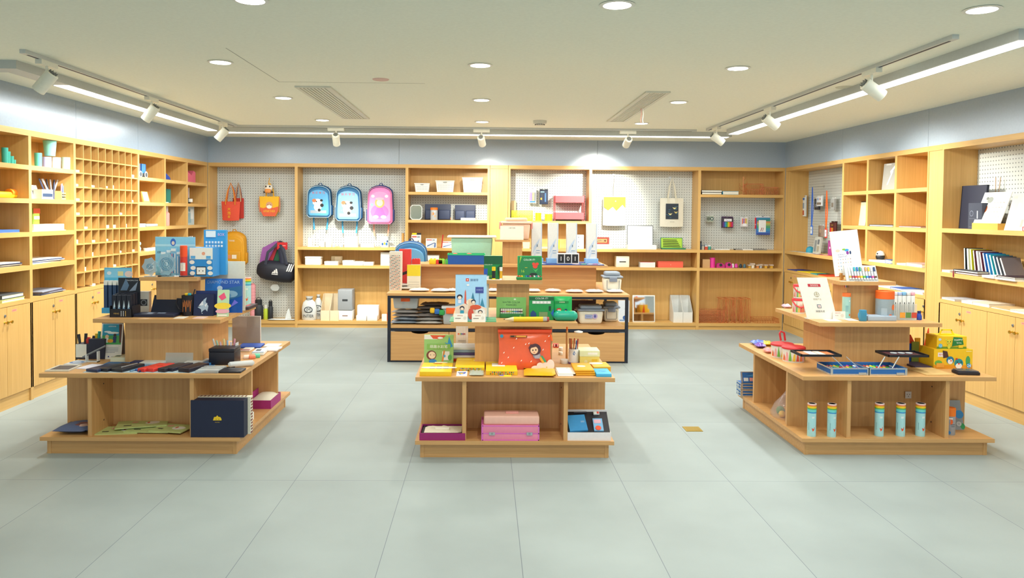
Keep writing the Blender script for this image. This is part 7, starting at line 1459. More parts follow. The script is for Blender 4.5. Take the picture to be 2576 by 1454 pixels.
for k, c in enumerate(['#7a2a2a', '#e05a9a', '#e89ac0', '#e8b02c', '#f0d83c', '#a8d86a', '#3fae6a', '#3ab8c8', '#2f88d0', '#3a4a9a', '#26263a', '#5f3a2a']):
    a = -w * .36 + k * w * .062; m = leaned(M(), .08); m.tube([(a + .006, .012, h * .2), (a + .006, .012, h * .44)], .0055, '#eef0e8', 8); m.tube([(a + .006, .012, h * .28), (a + .006, .012, h * .33)], .006, c, 8); m.build('marker', t)
M().rb(-w * .38, w * .42, -.006, .02, 0, h * .2, '#2f8a4a', .002).art(w * .8, h * .2, [('t', .85, .5, .3, '12', '#e8f0e0', .1)], y=-.006, x0=-w * .38).build('tray', t)
P = (0.372, 5.185, 0.800, 0.160, 0.153)
t = box('paint_set', 'dark green picture box lettered COLOR IT! with clear tubes on top', 'paint set', (P[0], 5.0, z2, P[3], P[4]), .05, '#1f9a52', [('r', 0, .85, 1, .15, '#14603a'), ('t', .5, .93, .08, 'COLOR IT!', '#e8f4e8', .8), ('r', .12, .7, .76, .12, '#cfd8d4')] + [('e', .2 + .15 * k, .76, .05, .05, '#f4f6f4') for k in range(5)] + [('p', [(.05, 0), (.05, .3), (.15, .42), (.28, .3), (.3, 0)], '#1f4a8a'), ('r', .4, .15, .35, .2, '#7a9a6a'), ('p', [(.88, .3), (1, .5), (1, .1)], '#2a68c0'), ('e', .55, .05, .06, .06, '#f0b83c'), ('r', .8, .4, .08, .2, '#12402a')])
t = thing('crayon_pouch', 'bright green standing pouch with a red mushroom', 'pouch', ((0.506, 5.275, 0.800, 0.135, 0.154)[0], 5.02, z2)); w, h = (0.506, 5.275, 0.800, 0.135, 0.154)[3:]
m = M(); m.T = Matrix.Rotation(math.pi / 2, 4, 'X'); m.pillow(-w/2, w/2, 0, h, -.03, .05, mat('#1fae5a', .3), nx=8, ny=8, wob=.001, p=.5); m.build('pouch', t, 60)
M().art(w * .8, h * .8, [('r', .1, .78, .8, .12, '#178a46'), ('t', .5, .84, .07, '创意蘑菇', '#e8f0c8', .5), ('e', .32, .45, .13, .07, '#d8382c'), ('r', .24, .2, .18, .24, '#e8e4e4'), ('e', .72, .35, .12, .1, '#1f6aa8'), ('e', .6, .2, .1, .04, '#1f4a8a'), ('e', .75, .42, .06, .06, '#123a6a')], y=-.0215, z0=h * .1).build('print', t, 0)
P = (0.528, 4.940, 0.800, 0.159, 0.064)
m = M(); m.T = Matrix.Translation((0, .05, P[4] / 2)); m.rb(-P[3]/2, P[3]/2, -.04, .04, -P[4]/2, P[4]/2, mat('#1fa58a', .3), .034, 5); t = thing('eraser_case', 'rounded teal case with small yellow dots at the right of the middle tier', 'case', (P[0], P[1] - .005, z2)); m.build('shell', t)
m2 = M(); m2.T = Matrix.Translation((0, 0, P[4] - .004))
for k in range(3): m2.lathe([(.007, 0), (.006, .005), (0, .006)], '#c8c83c', -.035 + k * .035, .045, 10)
m2.build('dot', t)
t = thing('giant_pencil', 'oversized yellow pencil lying at the front of the middle tier', 'pencil', (.27, 4.905, z2 + .018))
def giant(a, b, r0, r1, c, nm): M().tube([(a, .0, 0), (b, .0, 0)], [r0, r1], c, 8).build(nm, t)
giant(-.085, .105, .0165, .0165, '#f4c81e', 'shaft'); giant(-.14, -.085, .003, .0165, '#ecd8b0', 'cone'); giant(-.15, -.14, .001, .003, '#26262a', 'lead'); giant(.105, .13, .017, .017, mat('#c8c8c4', .3, .7), 'ferrule'); giant(.13, .145, .0165, .0145, '#a84a44', 'rubber'); t.rotation_euler = (0, 0, .07)
P = (-0.093, 5.060, 0.800, 0.181, 0.361)
t = thing('brush_pen_pack', 'tall clear pack of white brush pens with a green cloth, behind the poster calendar', 'pen pack', (P[0] + .02, 5.06, z2)); h = .28
M().box(-.1, .1, .03, .034, 0, h, '#dfe4e0').build('back_card', t, 0)
for k in range(9): M().tube([(-.085 + k * .021, .018, .01), (-.085 + k * .021, .018, h - .008)], .008, '#ecece8', 8).build('brush_pen', t)
M().rb(-.03, .05, -.004, .012, h - .10, h - .002, '#2f7a2a', .006).build('green_cloth', t); M().tube([(-.06, -.006, h - .05), (-.02, -.012, h - .07), (.03, -.012, h - .055), (.06, -.006, h - .045)], .004, '#3ab0d8', 6).build('blue_cord', t)
# top tier of the centre table
P = (0.063, 5.408, 1.055, 0.130, 0.169)
box('paint_set', 'dark green box behind two glue sticks on the top tier', 'paint set', (.055, 5.14, z3, .125, .155), .05, '#17874a', [('r', 0, .65, 1, .35, '#0f5a36'), ('t', .25, .62, .05, 'COLOR IT!', '#dfeee0', .45), ('r', 0, .1, .2, .35, '#2a5ac0'), ('t', .35, .12, .1, '48', '#8ab83c', .3), ('p', [(.7, .5), (.95, .65), (1, .0), (.85, .0)], '#0d4a2c')])
for q, c, b, l in [((0.058, 5.252, 1.055, 0.027, 0.086), '#f4d41e', '#1c1e22', 'yellow and black glue stick on the top tier of the centre table'), ((0.106, 5.256, 1.055, 0.021, 0.084), '#f4f2ea', '#f0b428', 'white capped glue stick with a yellow label')]:
    t = thing('glue_stick', l, 'glue stick', (q[0], 5.085, z3)); w, h = q[3:]; M().cyl(0, 0, 0, h * .12, w * .42, c, 16).build('base', t); M().cyl(0, 0, h * .12, h * .7, w * .42, b, 16).build('barrel', t); M().cyl(0, 0, h * .7, h, w * .46, c, 16).build('cap', t)
flat('price_tag', 'white price strip at the left front of the top tier', 'price tag', (.06, 5.058, z3, .1, .02), .002, '#eef0ee')
P = (0.296, 5.381, 1.055, 0.193, 0.159)
t = thing('crayon_tin', 'open green tin lettered COLOR IT! with sixteen crayons', 'crayon tin', (P[0], 5.075, z3)); w, h = .165, .14
m = M(); m.T = Matrix.Translation((.005, .06, .02)) @ Matrix.Rotation(-.18, 4, 'X'); m.rb(-w/2, w/2, 0, .012, 0, h, '#1f9a50', .005, 2); m.art(w, h, [('r', .04, .05, .92, .9, '#127a40'), ('t', .48, .8, .08, 'COLOR IT!', '#f0f8f0', .6), ('e', .72, .5, .12, .12, '#d8402c'), ('e', .66, .6, .08, .07, '#d8402c'), ('e', .8, .6, .08, .07, '#d8402c'), ('p', [(.6, .4), (.72, .3), (.86, .4), (.74, .2)], '#3aa85a'), ('e', .3, .22, .0001, .0001, '#000000'), ('t', .22, .25, .13, '16', '#a8d03c', .25), ('t', .35, .42, .04, '8000', '#e8d03c', .3), ('e', .65, .1, .18, .07, '#0a2a20'), ('p', [(.08, .6), (.18, .95), (.1, .95)], '#8ac03c')], y=0); m.build('lid', t)
M().rb(-w/2 - .004, w/2 + .002, 0, .06, 0, .02, '#1f8a4a', .004).build('tray', t)
for k in range(12): M().tube([(-w * .46 + k * w * .083, .006, .023), (-w * .46 + k * w * .083, .052, .023)], .0052, (RAIN + ['#f4f4f0', '#26a0a0', '#f0a8c0', '#8a5a3a'])[k], 8).build('crayon', t)

# ================================================================ island merchandise
zi, zj, zk, zl = .69, .952, 1.212, .372
for i, (q, c) in enumerate([((-0.835, 7.933, 0.690, 0.126, 0.446), '#d5d0c8'), ((-0.669, 7.757, 0.690, 0.201, 0.333), '#ddd8cc'), ((-0.453, 7.728, 0.690, 0.188, 0.377), '#d4dadc'), ((-0.328, 7.757, 0.690, 0.093, 0.415), '#d8d8d4'), ((0.081, 7.783, 0.690, 0.092, 0.301), '#ccd4da'), ((0.506, 7.767, 0.690, 0.126, 0.404), '#e0d8cc'), ((0.695, 7.779, 0.690, 0.162, 0.312), '#e4c4bc'), ((0.915, 7.729, 0.690, 0.178, 0.354), '#e6c8c0'), ((1.128, 7.742, 0.690, 0.178, 0.474), '#c4ccd2'), ((1.341, 7.755, 0.690, 0.167, 0.440), '#dde2e6')]):
    packet('cloth_packet', ['beige', 'cream', 'pale blue', 'pearl grey', 'cool grey', 'ivory', 'blush pink', 'rose pink', 'slate grey', 'white'][i] + ' sealed packet on the island top, %s from the left' % (CN + ['tenth'])[i], (q[0], q[1] + .01, zi, q[3], .14), .035, c, yaw=random.uniform(-.1, .1), group='sealed packets along the island front')
q = (-0.869, 8.078, 0.690, 0.138, 0.489); packet('cloth_packet', 'greyish packet lying on the beige one at the left end of the island', (q[0], (-0.835, 7.933, 0.690, 0.126, 0.446)[1] + .03, zi + .036, .17, .13), .03, '#cfccc6', yaw=.2)
P = (-0.924, 8.567, 0.690, 0.093, 0.303)
box('pattern_box', 'tall cream carton printed all over with little figures, island left end', 'carton', (P[0], 7.92, zi, .125, .40), .1, '#e9e2d4', [('r', .06 + .11 * (k % 8), .03 + .041 * (k // 8), .05 + .03 * ((k * 7) % 3) / 2, .02, ['#3a3f4a', '#c8503c', '#8a8f94', '#26262c', '#d8a08a'][(k * 3) % 5]) for k in range(176)])
box('toy_carton', 'tall red carton with a black band behind the patterned one', 'carton', (P[0] + .085, 8.03, zi, .12, .42), .1, '#d83834', [('p', [(.3, .35), (1, .42), (1, .5), (.3, .42)], '#26181c')])
P = (-0.742, 8.181, 0.690, 0.101, 0.184)
box('glove_pack', 'yellow topped white pack beside the red carton', 'pack', (P[0], 8.0, zi, .14, .26), .03, '#e8e2d2', [('r', 0, .55, 1, .45, '#e8d02c'), ('r', .1, .1, .8, .01, '#a8a498'), ('r', .1, .2, .8, .01, '#a8a498'), ('r', .1, .3, .8, .01, '#a8a498')])
P = (-0.830, 8.550, 0.780, 0.252, 0.337)
backpack('blue school backpack standing on the island behind the red carton', (P[0], 8.5, zi, .38, .49), .15, '#2a6fa8', '#1f4a78', '#5f9fd0', '#26344a', (), '#8fc0e0')
for q, c, l in [((-0.729, 8.199, 0.952, 0.085, 0.060), '#d8322c', 'red toothed toy brick on the island tier'), ((-0.485, 8.208, 0.952, 0.067, 0.050), '#d8302a', 'red half round toy brick on the island tier')]:
    x, y, z, w, h = q; t = thing('toy_brick', l, 'toy brick', (x, 8.08, z)); M().prism([(-w/2, 0), (w/2, 0), (w/2, h * .8), (w * .3, h), (w * .2, h * .85), (0, h), (-w * .2, h * .85), (-w * .3, h), (-w/2, h * .8)], 0, .07, c).build('brick', t, 0)
for i, (x, c, c2, w) in enumerate([(-.55, '#f0c81e', '', .08), (-.46, '#8ac83c', '', .07), (-.38, '#4ab04a', '', .08), (-.29, '#f08a1e', '', .09), (-.12, '#f0c81e', '', .07)]):
    t = thing('toy_brick', '%s toy brick in the loose row on the island tier' % ('yellow arched', 'lime', 'green', 'orange', 'small yellow')[i], 'toy brick', (x, 8.08, zj)); M().rb(-w/2, w/2, 0, .06, 0, .05, c, .006, 2).build('brick', t)
    for s in (-1, 1): M().cyl(s * w * .22, .03, .05, .06, .012, c, 12).build('stud', t)
one(M().lathe([(.035, 0), (0, .08)], '#e03a2c', seg=20), 'toy_cone', 'red toy cone in the loose row of bricks', 'toy brick', (-.20, 8.24, zj))
tray('shallow_tray', 'long deep blue tray with a green rim and red balls on the island tier', 'tray', ((-0.199, 8.080, 0.952, 0.372, 0.110)[0], 8.08, zj, .38, .105), .18, '#1f58b0', lip=.006)
M_ = M().box(-.198, .198, -.01, -.004, .098, .112, '#2fc07a').box(-.198, .198, .182, .188, .098, .112, '#2fc07a').box(-.198, -.192, -.004, .182, .098, .112, '#2fc07a').box(.192, .198, -.004, .182, .098, .112, '#2fc07a')
o = [q for q in COL.objects if q.get('label', '').startswith('long deep blue tray')][0]; M_.build('rim', o, 0)
for k, x in enumerate((-.10, .05)): one(M().lathe([(0, 0), (.03, .012), (.036, .035), (.03, .058), (0, .07)], '#e2402f', seg=18), 'toy_ball', 'red toy ball in the blue tray, %s one' % ('left', 'right')[k], 'ball', (o.location.x + x - .02, 8.15, zj + .05))
x, y, z, w, h = (-0.147, 8.209, 0.952, 0.304, 0.235)
t = thing('storage_tub', 'mint green storage tub with a white lid behind the blue tray', 'storage tub', ((-0.147, 8.209, 0.952, 0.304, 0.235)[0], 8.42, zj)); m = M().rb(-.23, .23, 0, .26, 0, .27, '#a9dcc4', .02, 3, .92); m.build('tub', t); M().rb(-.27, .27, -.02, .28, .27, .292, '#eef2ea', .008).build('lid', t)
t = thing('storage_tub', 'peach lidded storage tub on the small top tier of the island', 'storage tub', ((0.314, 8.787, 1.212, 0.282, 0.194)[0] + .02, 8.23, zk)); m = M().rb(-.15, .15, 0, .2, 0, .17, '#f2cdb4', .02, 3, .9); m.build('tub', t); M().rb(-.165, .165, -.01, .21, .17, .195, '#f4d0b8', .01).build('lid', t); M().rb(-.12, .12, .03, .17, .195, .235, '#f2c4a8', .018).build('raised_lid', t)
for s in (-1, 1): M().rb(s * .17 - .014, s * .17 + .014, .07, .13, .11, .19, '#e89a90', .006).build('clip', t)
x, y, z, w, h = (0.285, 8.522, 1.212, 0.240, 0.148)
box('service_sign', 'white customer service card leaning on the peach tub', 'sign', (x, 8.21, zk, w * 1.05, h), .004, '#f2efe4', [('t', .5, .85, .09, '大客户定制', '#4a463e', .5), ('r', .08, .1, .84, .01, '#d8d2c0')])
BLU = '#3f78c8'
flat('desk_mat', 'navy mat under the flip clock on the island tier', 'mat', (.92, 8.07, zj, .68, .5), .008, '#1f3f88', yaw=0)
for i, q in enumerate([(0.559, 8.467, 0.952, 0.103, 0.424), (0.738, 8.487, 0.952, 0.101, 0.422), (0.941, 8.509, 0.952, 0.101, 0.421), (1.159, 8.533, 0.952, 0.101, 0.420)]):
    x, y, z, w, h = q
    t = thing('calendar_tower', 'tall white and blue folded calendar card on the island, %s from the left' % CN[i], 'calendar card', (x, 8.3, zj + .008), 0, 'tall folded calendar cards'); w *= 1.08; h *= 1.03
    m = M().box(-w/2, w/2, 0, .1, 0, h, '#dfe3e4'); m.art(w, h, [('p', [(.1, .2), (.7, .5), (.8, .62), (.2, .4)], '#bcd0e8'), ('p', [(.2, .05), (.5, .3), (.45, .35), (.1, .12)], '#c8d8ea'), ('r', .9, 0, .1, 1, '#c4d4ea'), ('r', .45, .3, .35, .02, '#8aa8c8'), ('r', .45, .24, .35, .02, '#8aa8c8'), ('r', .5, .4, .1, .06, '#6f88a0')]); m.build('card_body', t, 0)
    M().box(-w/2 - .015, w/2 + .015, -.01, .11, 0, .05, '#8fc0ee').build('base_box', t, 0)
t = thing('flip_clock', 'white flip clock reading 1 0 1 on the island tier', 'clock', (0.884, 8.503, 0.952, 0.206, 0.097)[:3]); t.location = (t.location.x, 8.14, zj + .0085); w, h = .235, .115
M().rb(-w/2, w/2, 0, .05, 0, h, '#d9dde2', .006).build('case', t)
for k, c in enumerate('101'):
    a = -w * .46 + k * w * .32; M().box(a, a + w * .27, -.003, 0, .012, h - .012, '#16181f').art(w * .27, h - .024, [('t', .5, .5, .5, c, '#f4f4f2'), ('r', 0, .495, 1, .01, '#3a3d44')], y=-.003, x0=a, z0=.012).build('flap', t, 0)
for k, (x, c) in enumerate([(.62, '#dfe4ec'), (.98, '#e8d0d8'), (1.04, '#6fc08a'), (1.1, '#e8e4e4'), (1.16, '#e88a9a'), (1.22, '#e9e9ee')]): flat('bookmark', '%s card slip lying on the navy mat, %s from the left' % (('ice blue', 'lilac', 'green', 'white', 'pink', 'pearl')[k], CN[k]), 'card', (x, 8.09, zj + .0085, .05, .09), .003, c, yaw=random.uniform(-.5, .5))
def bin_(P, l, lidc='#8f9bab', d=.2, latch='front', label_art=False):
    x, y, z, w, h = P; t = thing('storage_tub', l, 'storage tub', (x, y, z)); M().rb(-w/2, w/2, 0, d, 0, h * .7, '#ece8d8', .025, 3, .88).build('tub', t)
    M().rb(-w/2 - .01, w/2 + .01, -.01, d + .01, h * .7, h * .8, lidc, .012).build('lid_rim', t); M().rb(-w/2 + .015, w/2 - .015, .01, d - .01, h * .78, h, lidc, .03, 4).build('lid', t)
    if latch: M().rb(-.04, .04, -.02, -.008, h * .52, h * .74, '#7f8ba0', .006).build('latch', t); M().tube([(-w * .33, -.006, h * .6), (-w * .33, -.006, h * .2), (-w * .28, -.006, h * .15), (w * .28, -.006, h * .15), (w * .33, -.006, h * .2), (w * .33, -.006, h * .6)], .0025, '#5f6a7c', 5).build('handle_line', t)
    if label_art: M().art(w * .5, h * .3, [('r', 0, .1, .6, .7, '#9aa8d0'), ('e', .8, .5, .45, .45, '#b8a8d8'), ('e', .8, .5, .2, .25, '#4a5a9a'), ('t', .3, .45, .2, 'Bealeage', '#4a5a9a', .45)], y=-.0015, z0=h * .28).build('label', t, 0)
    return t
P = (1.320, 8.177, 0.690, 0.188, 0.210); bin_((P[0], 7.86, zi, P[3], P[4] * 1.0), 'cream tub with a grey lid standing on the right end of the island top', d=.18)
P = (1.084, 7.759, 0.372, 0.256, 0.193); bin_((P[0], P[1], zl, P[3], P[4]), 'wide cream tub with grey lid and picture label inside the island', latch=None, label_art=True)
P = (1.322, 7.924, 0.372, 0.163, 0.202); bin_((P[0], P[1] + .02, zl, P[3], P[4]), 'narrow cream tub with a grey lid inside the island, at the right')
box('book_carton', 'dark brown carton with white lettering inside the island', 'carton', ((1.042, 8.651, 0.372, 0.168, 0.143)[0], 8.0, zl, .25, .22), .1, '#5a3a34', [('r', .1, .5, .5, .08, '#d8c8c0'), ('r', .1, .35, .4, .05, '#c8b8b0')], tilt=.15)
def clearbox(P, l, d=.2):
    x, y, z, w, h = P; t = thing('clear_box', l, 'clear box', (x, y, z)); q = mat('#c9d2d6', .3, alpha=.75); M().rb(-w/2, w/2, 0, d, 0, h * .86, q, .015, 2, .9).build('box', t); M().rb(-w/2 - .01, w/2 + .01, -.01, d + .01, h * .86, h, mat('#dfe4e6', .3, alpha=.85), .006).build('lid', t); M().rb(-.045, .045, -.022, -.01, h * .6, h * .92, '#f0641e', .005).build('latch', t); return t
P = (-0.371, 7.678, 0.372, 0.150, 0.187); clearbox((P[0] + .03, P[1], zl, P[3] * 1.1, P[4]), 'clear box with an orange latch in the middle of the island')
bags = [((-0.808, 7.736, 0.372, 0.198, 0.301), '#a3aeb6'), ((-0.565, 7.693, 0.372, 0.225, 0.313), '#c2c4c0')]
zz = {}
for i, (x, y, w, c, lv) in enumerate([(-.80, 7.68, .28, '#8f9fb0', 0), (-.79, 7.69, .27, '#8792a0', 1), (-.80, 7.70, .28, '#a09a98', 2), (-.81, 7.71, .27, '#9a9694', 3), (-.56, 7.67, .27, '#c4c2be', 0), (-.56, 7.68, .28, '#a8a4a2', 1), (-.57, 7.70, .29, '#8a8482', 2), (-.54, 7.75, .3, '#7c7674', 3), (-.55, 7.76, .3, '#8a827e', 4), (-.52, 7.78, .28, '#6f6a6a', 5)]):
    packet('cloth_packet', 'grey plastic packet inside the island, %s of the %s heap' % (['lowest', 'second', 'third', 'fourth', 'fifth', 'topmost'][lv], ('left', 'middle')[i > 3]), (x, y, zl + .034 * lv, w, .2), .034, c, yaw=random.uniform(-.12, .12), wob=.006, group='grey packets inside the island')
clearbox((-.80, 7.74, zl + .148, .26, .13), 'clear box with an orange latch lying on the grey packets', .18)
t = thing('toy_blocks', 'yellow, blue and green soft toy wedged among the grey packets', 'toy', (-.47, 7.665, zl + .115)); 
for k, c in enumerate(['#e8b81e', '#2a68b8', '#2f9a4a']): M().rb(-.08 + k * .045, -.03 + k * .05, 0, .04, .0 - .01 * k, .055 - .01 * k, c, .015).build('piece', t)

# ================================================================ right display table
BL2 = '#2368b4'; AL = mat('#c9d2d8', .25, .7)
for q, c, l in [((2.110, 5.808, 0.500, 0.101, 0.150), '#5a78d8', 'blue packet of modelling clay at the left corner of the right table'), ((2.080, 5.675, 0.500, 0.071, 0.158), '#6a3fb0', 'violet packet of modelling clay at the left corner'), ((2.167, 5.771, 0.500, 0.070, 0.139), '#f2cc2a', 'yellow packet of modelling clay by the red buckets'), ((2.061, 5.465, 0.500, 0.049, 0.179), '#f0a0a8', 'pink packet of modelling clay by the red buckets')]:
    packet('clay_packet', l, (q[0], q[1], z1, q[3], .1), .035, c, wob=.006)
def bucket(P, l, handle=True, lidc='#cf2f35', z=None):
    x, y, z, w, h = P; r = w/2; t = thing('toy_bucket', l, 'bucket', (x, y + r, z)); m = M().lathe([(0, 0), (r * .93, 0), (r * .97, h * .85)], mat('#e9e4dc', .3), seg=28)
    for k in range(9):
        a = -2.9 + k * .33; c = ['#e8743c', '#f0a0a8', '#6ab04a', '#e8c03c', '#d8503c'][k % 5]
        m.add([(r * .985 * math.cos(a - .13), r * .985 * math.sin(a - .13), h * .1), (r * .985 * math.cos(a + .13), r * .985 * math.sin(a + .13), h * .1), (r * .99 * math.cos(a + .1), r * .99 * math.sin(a + .1), h * (.35 + .25 * (k % 2))), (r * .99 * math.cos(a - .02), r * .99 * math.sin(a - .02), h * (.55 + .15 * (k % 3)))], [(0, 1, 2, 3)], c)
    m.build('tub', t); M().lathe([(r * .96, h * .84), (r * 1.03, h * .85), (r * 1.03, h * .95), (r * .95, h), (0, h)], lidc, seg=28).build('lid', t)
    if handle: M().tube([(r * 1.0 * math.cos(a), -.02 - .0, h * .88 + r * (1.0 if handle == 2 else -.9) * math.sin(a)) for a in [math.pi * i / 10 for i in range(11)]] if handle != 1 else [(r * 1.04 * math.cos(a), r * 1.04 * math.sin(a), h * .88 - h * .45 * abs(math.sin(a))) for a in [-math.pi * i / 10 for i in range(11)]], .006, lidc, 6, flat=.6).build('handle', t)
    return t
P = (2.103, 5.280, 0.500, 0.164, 0.103); b = bucket((P[0], P[1], z1, P[3] * .94, P[4] * .95), 'round clear toy bucket with a red lid and raised handle, right table', 0)
M().tube([(-.01, 0, .115), (-.02, 0, .165), (-.012, 0, .18), (.012, 0, .17), (.02, 0, .115)], .007, '#cf2f35', 6).build('handle', b)
P = (2.121, 5.125, 0.500, 0.162, 0.108); bucket((P[0], P[1], z1, P[3] * .94, P[4] * .95), 'round clear toy bucket with a red lid under the black paint tray', 0)
def artcase(x, y, l, flip):
    """aluminium edged case, open, with a raised tray on two struts"""
    t = thing('art_case', l, 'art case', (x, y, z1)); w, d, h = .245, .20, .045
    m = M().box(-w/2, w/2, 0, .006, 0, h, BL2).box(-w/2, w/2, d - .006, d, 0, h, BL2).box(-w/2, -w/2 + .006, .006, d - .006, 0, h, BL2).box(w/2 - .006, w/2, .006, d - .006, 0, h, BL2).box(-w/2 + .006, w/2 - .006, .006, d - .006, 0, .006, '#20222a'); m.build('case', t, 0)
    m = M()
    for zz in (0, h - .008): m.box(-w/2 - .001, w/2 + .001, -.001, .001, zz, zz + .008, AL).box(-w/2 - .001, -w/2 + .001, 0, d, zz, zz + .008, AL).box(w/2 - .001, w/2 + .001, 0, d, zz, zz + .008, AL)
    m.box(-w/2, w/2, .006, .009, h - .002, h, AL); m.build('edging', t, 0)
    for s in (-1, 1): M().box(s * w/2 - .014 * (s > 0), s * w/2 + .014 * (s < 0), -.003, .002, 0, h, AL).build('corner', t, 0)
    M().box(w * .22, w * .42, -.006, -.001, .004, .018, AL).build('latch', t, 0)
    for r in range(4):
        m = M()
        for k in range(11): m.tube([(-w * .44 + k * w * .088, .02 + r * .042, .022), (-w * .44 + k * w * .088, .055 + r * .042, .022)], .0075, (RAIN + ['#f4f0ea', '#3ac0b0', '#a8d86a'])[(k + r * 3) % 11], 6)
        m.build('pastel_row', t)
    s = flip; tx = -.16 * s
    M().box(tx - .13, tx + .13, .05, .22, .105, .109, '#1f2028').box(tx - .13, tx + .13, .05, .054, .109, .12, '#15161d').box(tx - .13, tx + .13, .216, .22, .109, .12, '#15161d').box(tx - .13, tx - .126, .05, .22, .109, .12, '#15161d').box(tx + .126, tx + .13, .05, .22, .109, .12, '#15161d').build('upper_tray', t, 0)
    m = M()
    if s > 0: m.box(tx - .10, tx + .10, .07, .2, .11, .113, '#c8784a').box(tx - .06, tx - .01, .075, .19, .113, .116, '#d8dce0').box(tx + .0, tx + .04, .075, .19, .113, .116, '#e8d8c8')
    else:
        m.box(tx - .10, tx + .10, .07, .2, .11, .113, '#4a2430')
        for k in range(3): m.lathe([(.02, .113), (.022, .118), (.0, .118)], '#b8c4cc', tx - .05 + k * .05, .14, 12)
    m.build('tray_contents', t, 0)
    for q in (0, .09): M().tube([(w * .25 * 1 - q * 1 if s > 0 else -w * .25 + q, -.0 + .004, h - .004), ((w * .25 - q - .065) if s > 0 else (-w * .25 + q + .065), .045, .108)], .0045, AL, 4, flat=.5).build('strut', t)
    return t
artcase((2.294, 4.728, 0.500, 0.233, 0.045)[0], 4.745, 'open blue aluminium art case, left half, with a tray of tools raised over it', 1)
artcase((2.533, 4.733, 0.500, 0.230, 0.045)[0], 4.745, 'open blue aluminium art case, right half, with a tray of paints raised over it', -1)
flat('case_pouch', 'dark violet slim case lying behind the right art case', 'case', (2.885, 4.961, 0.500, 0.116, 0.225), .014, '#3c3048', r=.003)
flat('wood_panel', 'plain wooden painting board at the front right of the right table', 'board', (2.863, 4.737, 0.500, 0.180, 0.227), .008, '#d8b478', yaw=.05)
t = thing('paint_palette', 'black lidded paint palette in clear film at the right corner', 'palette', (3.058, 4.755, 0.500, 0.133, 0.195)[:3], -.1); w = (3.058, 4.755, 0.500, 0.133, 0.195)[3]
M().rb(-w/2, w/2, 0, .09, 0, .02, '#1c1a24', .005).build('tray', t); M().rb(-w/2 + .005, w/2 - .005, .004, .086, .021, .027, mat('#4a5060', .15, alpha=.7), .003).build('lid', t)
x, y, z, w, h = (3.078, 4.958, 0.500, 0.257, 0.128)
def yellowbox(x, y, z, w, h, d, l, art, hd=False, side='#e8a012'):
    t = thing('toy_carton', l, 'toy box', (x, y, z)); m = M().box(-w/2, w/2, 0, d, 0, h, '#f2c31a'); m.art(w, h, art); m.build('carton', t, 0)
    if hd:
        hm = M(); hm.prism([(-w * .28, h), (w * .28, h), (w * .18, h + .035), (w * .14, h + .035), (w * .2, h + .008), (-w * .2, h + .008), (-w * .14, h + .035), (-w * .18, h + .035)], d * .45, d * .5, '#f0d418'); hm.box(-w * .18, w * .18, d * .45, d * .5, h + .030, h + .038, '#f0d418'); hm.build('carry_handle', t, 0)
    return t
HILL = [('e', .12, .3, .2, .14, '#6ab04a'), ('e', .88, .42, .12, .25, '#4aa05a'), ('r', 0, 0, 1, .2, '#e89a1e')]
yellowbox(x, y, z1, w, h, .16, 'large yellow toy box with two blue birds and the number 24', HILL + [('r', .1, .62, .16, .22, '#f0e8e4'), ('t', .18, .73, .1, '萌鸡', '#d84a3a', .14), ('p', [(.22, .95), (.34, .9), (.38, .6), (.24, .55)], '#4a2a2a'), ('e', .42, .45, .2, .2, '#1f7a9a'), ('e', .42, .38, .13, .14, '#f4f0ea'), ('e', .41, .5, .03, .03, '#16202a'), ('e', .44, .42, .05, .03, '#d8402c'), ('e', .64, .3, .23, .23, '#1f8a9a'), ('e', .64, .16, .17, .14, '#f4f0ea'), ('e', .6, .36, .03, .03, '#16202a'), ('e', .7, .36, .03, .03, '#16202a'), ('e', .64, .27, .05, .04, '#e0402c'), ('e', .58, .52, .06, .04, '#d8342c'), ('r', .06, .08, .2, .22, '#f0a83c'), ('e', .9, .18, .12, .12, '#3a9fd8'), ('t', .9, .18, .14, '24', '#f8f8f4', .12), ('r', .82, .9, .14, .03, '#f8e8a8')])
x2, y2, w2, h2 = x - .01, y + .02, w * .74, .083
t = yellowbox(x2 + .01, y2, z1 + h, w2 * 1.04, h2, .13, 'smaller yellow toy box lettered HAPPY with a tiger cub, on the large one', [('r', 0, 0, 1, .18, '#6a8a1e'), ('e', .1, .75, .12, .1, '#c8d8e0'), ('e', .12, .25, .16, .16, '#4ab0e0'), ('t', .12, .25, .16, '12', '#f8f8f4', .12), ('p', [(.55, .95), (.85, .9), (.9, .35), (.5, .2)], '#1f7a3a'), ('t', .72, .72, .16, 'HAPPY', '#f4f4ea', .28), ('t', .74, .5, .12, 'farma', '#f4f4ea', .2), ('e', .4, .55, .2, .2, '#e0d83c'), ('e', .3, .75, .07, .07, '#e0d83c'), ('e', .5, .75, .07, .07, '#e0d83c'), ('e', .36, .58, .035, .045, '#1c2a1a'), ('e', .45, .58, .035, .045, '#1c2a1a'), ('e', .4, .46, .05, .04, '#e07a3c'), ('e', .4, .2, .13, .18, '#d8d03c'), ('r', .72, .1, .15, .22, '#f0c828')], True)
TL = [('small red triangular', (2.901, 5.150, 0.634, 0.064, 0.060), '#e0402c', 1), ('tall red triangular', (3.058, 5.240, 0.500, 0.065, 0.226), '#e2402a', 1), ('orange upright', (2.890, 5.200, 0.500, 0.038, 0.227), '#f0902c', 0), ('blue square', (2.891, 5.150, 0.500, 0.039, 0.134), '#2a5ac8', 0), ('olive green', (2.925, 5.130, 0.500, 0.049, 0.149), '#7a8a3c', 0), ('amber', (2.963, 5.170, 0.500, 0.034, 0.168), '#e8b83c', 0), ('crimson', (2.852, 5.140, 0.500, 0.026, 0.128), '#a8285a', 0)]
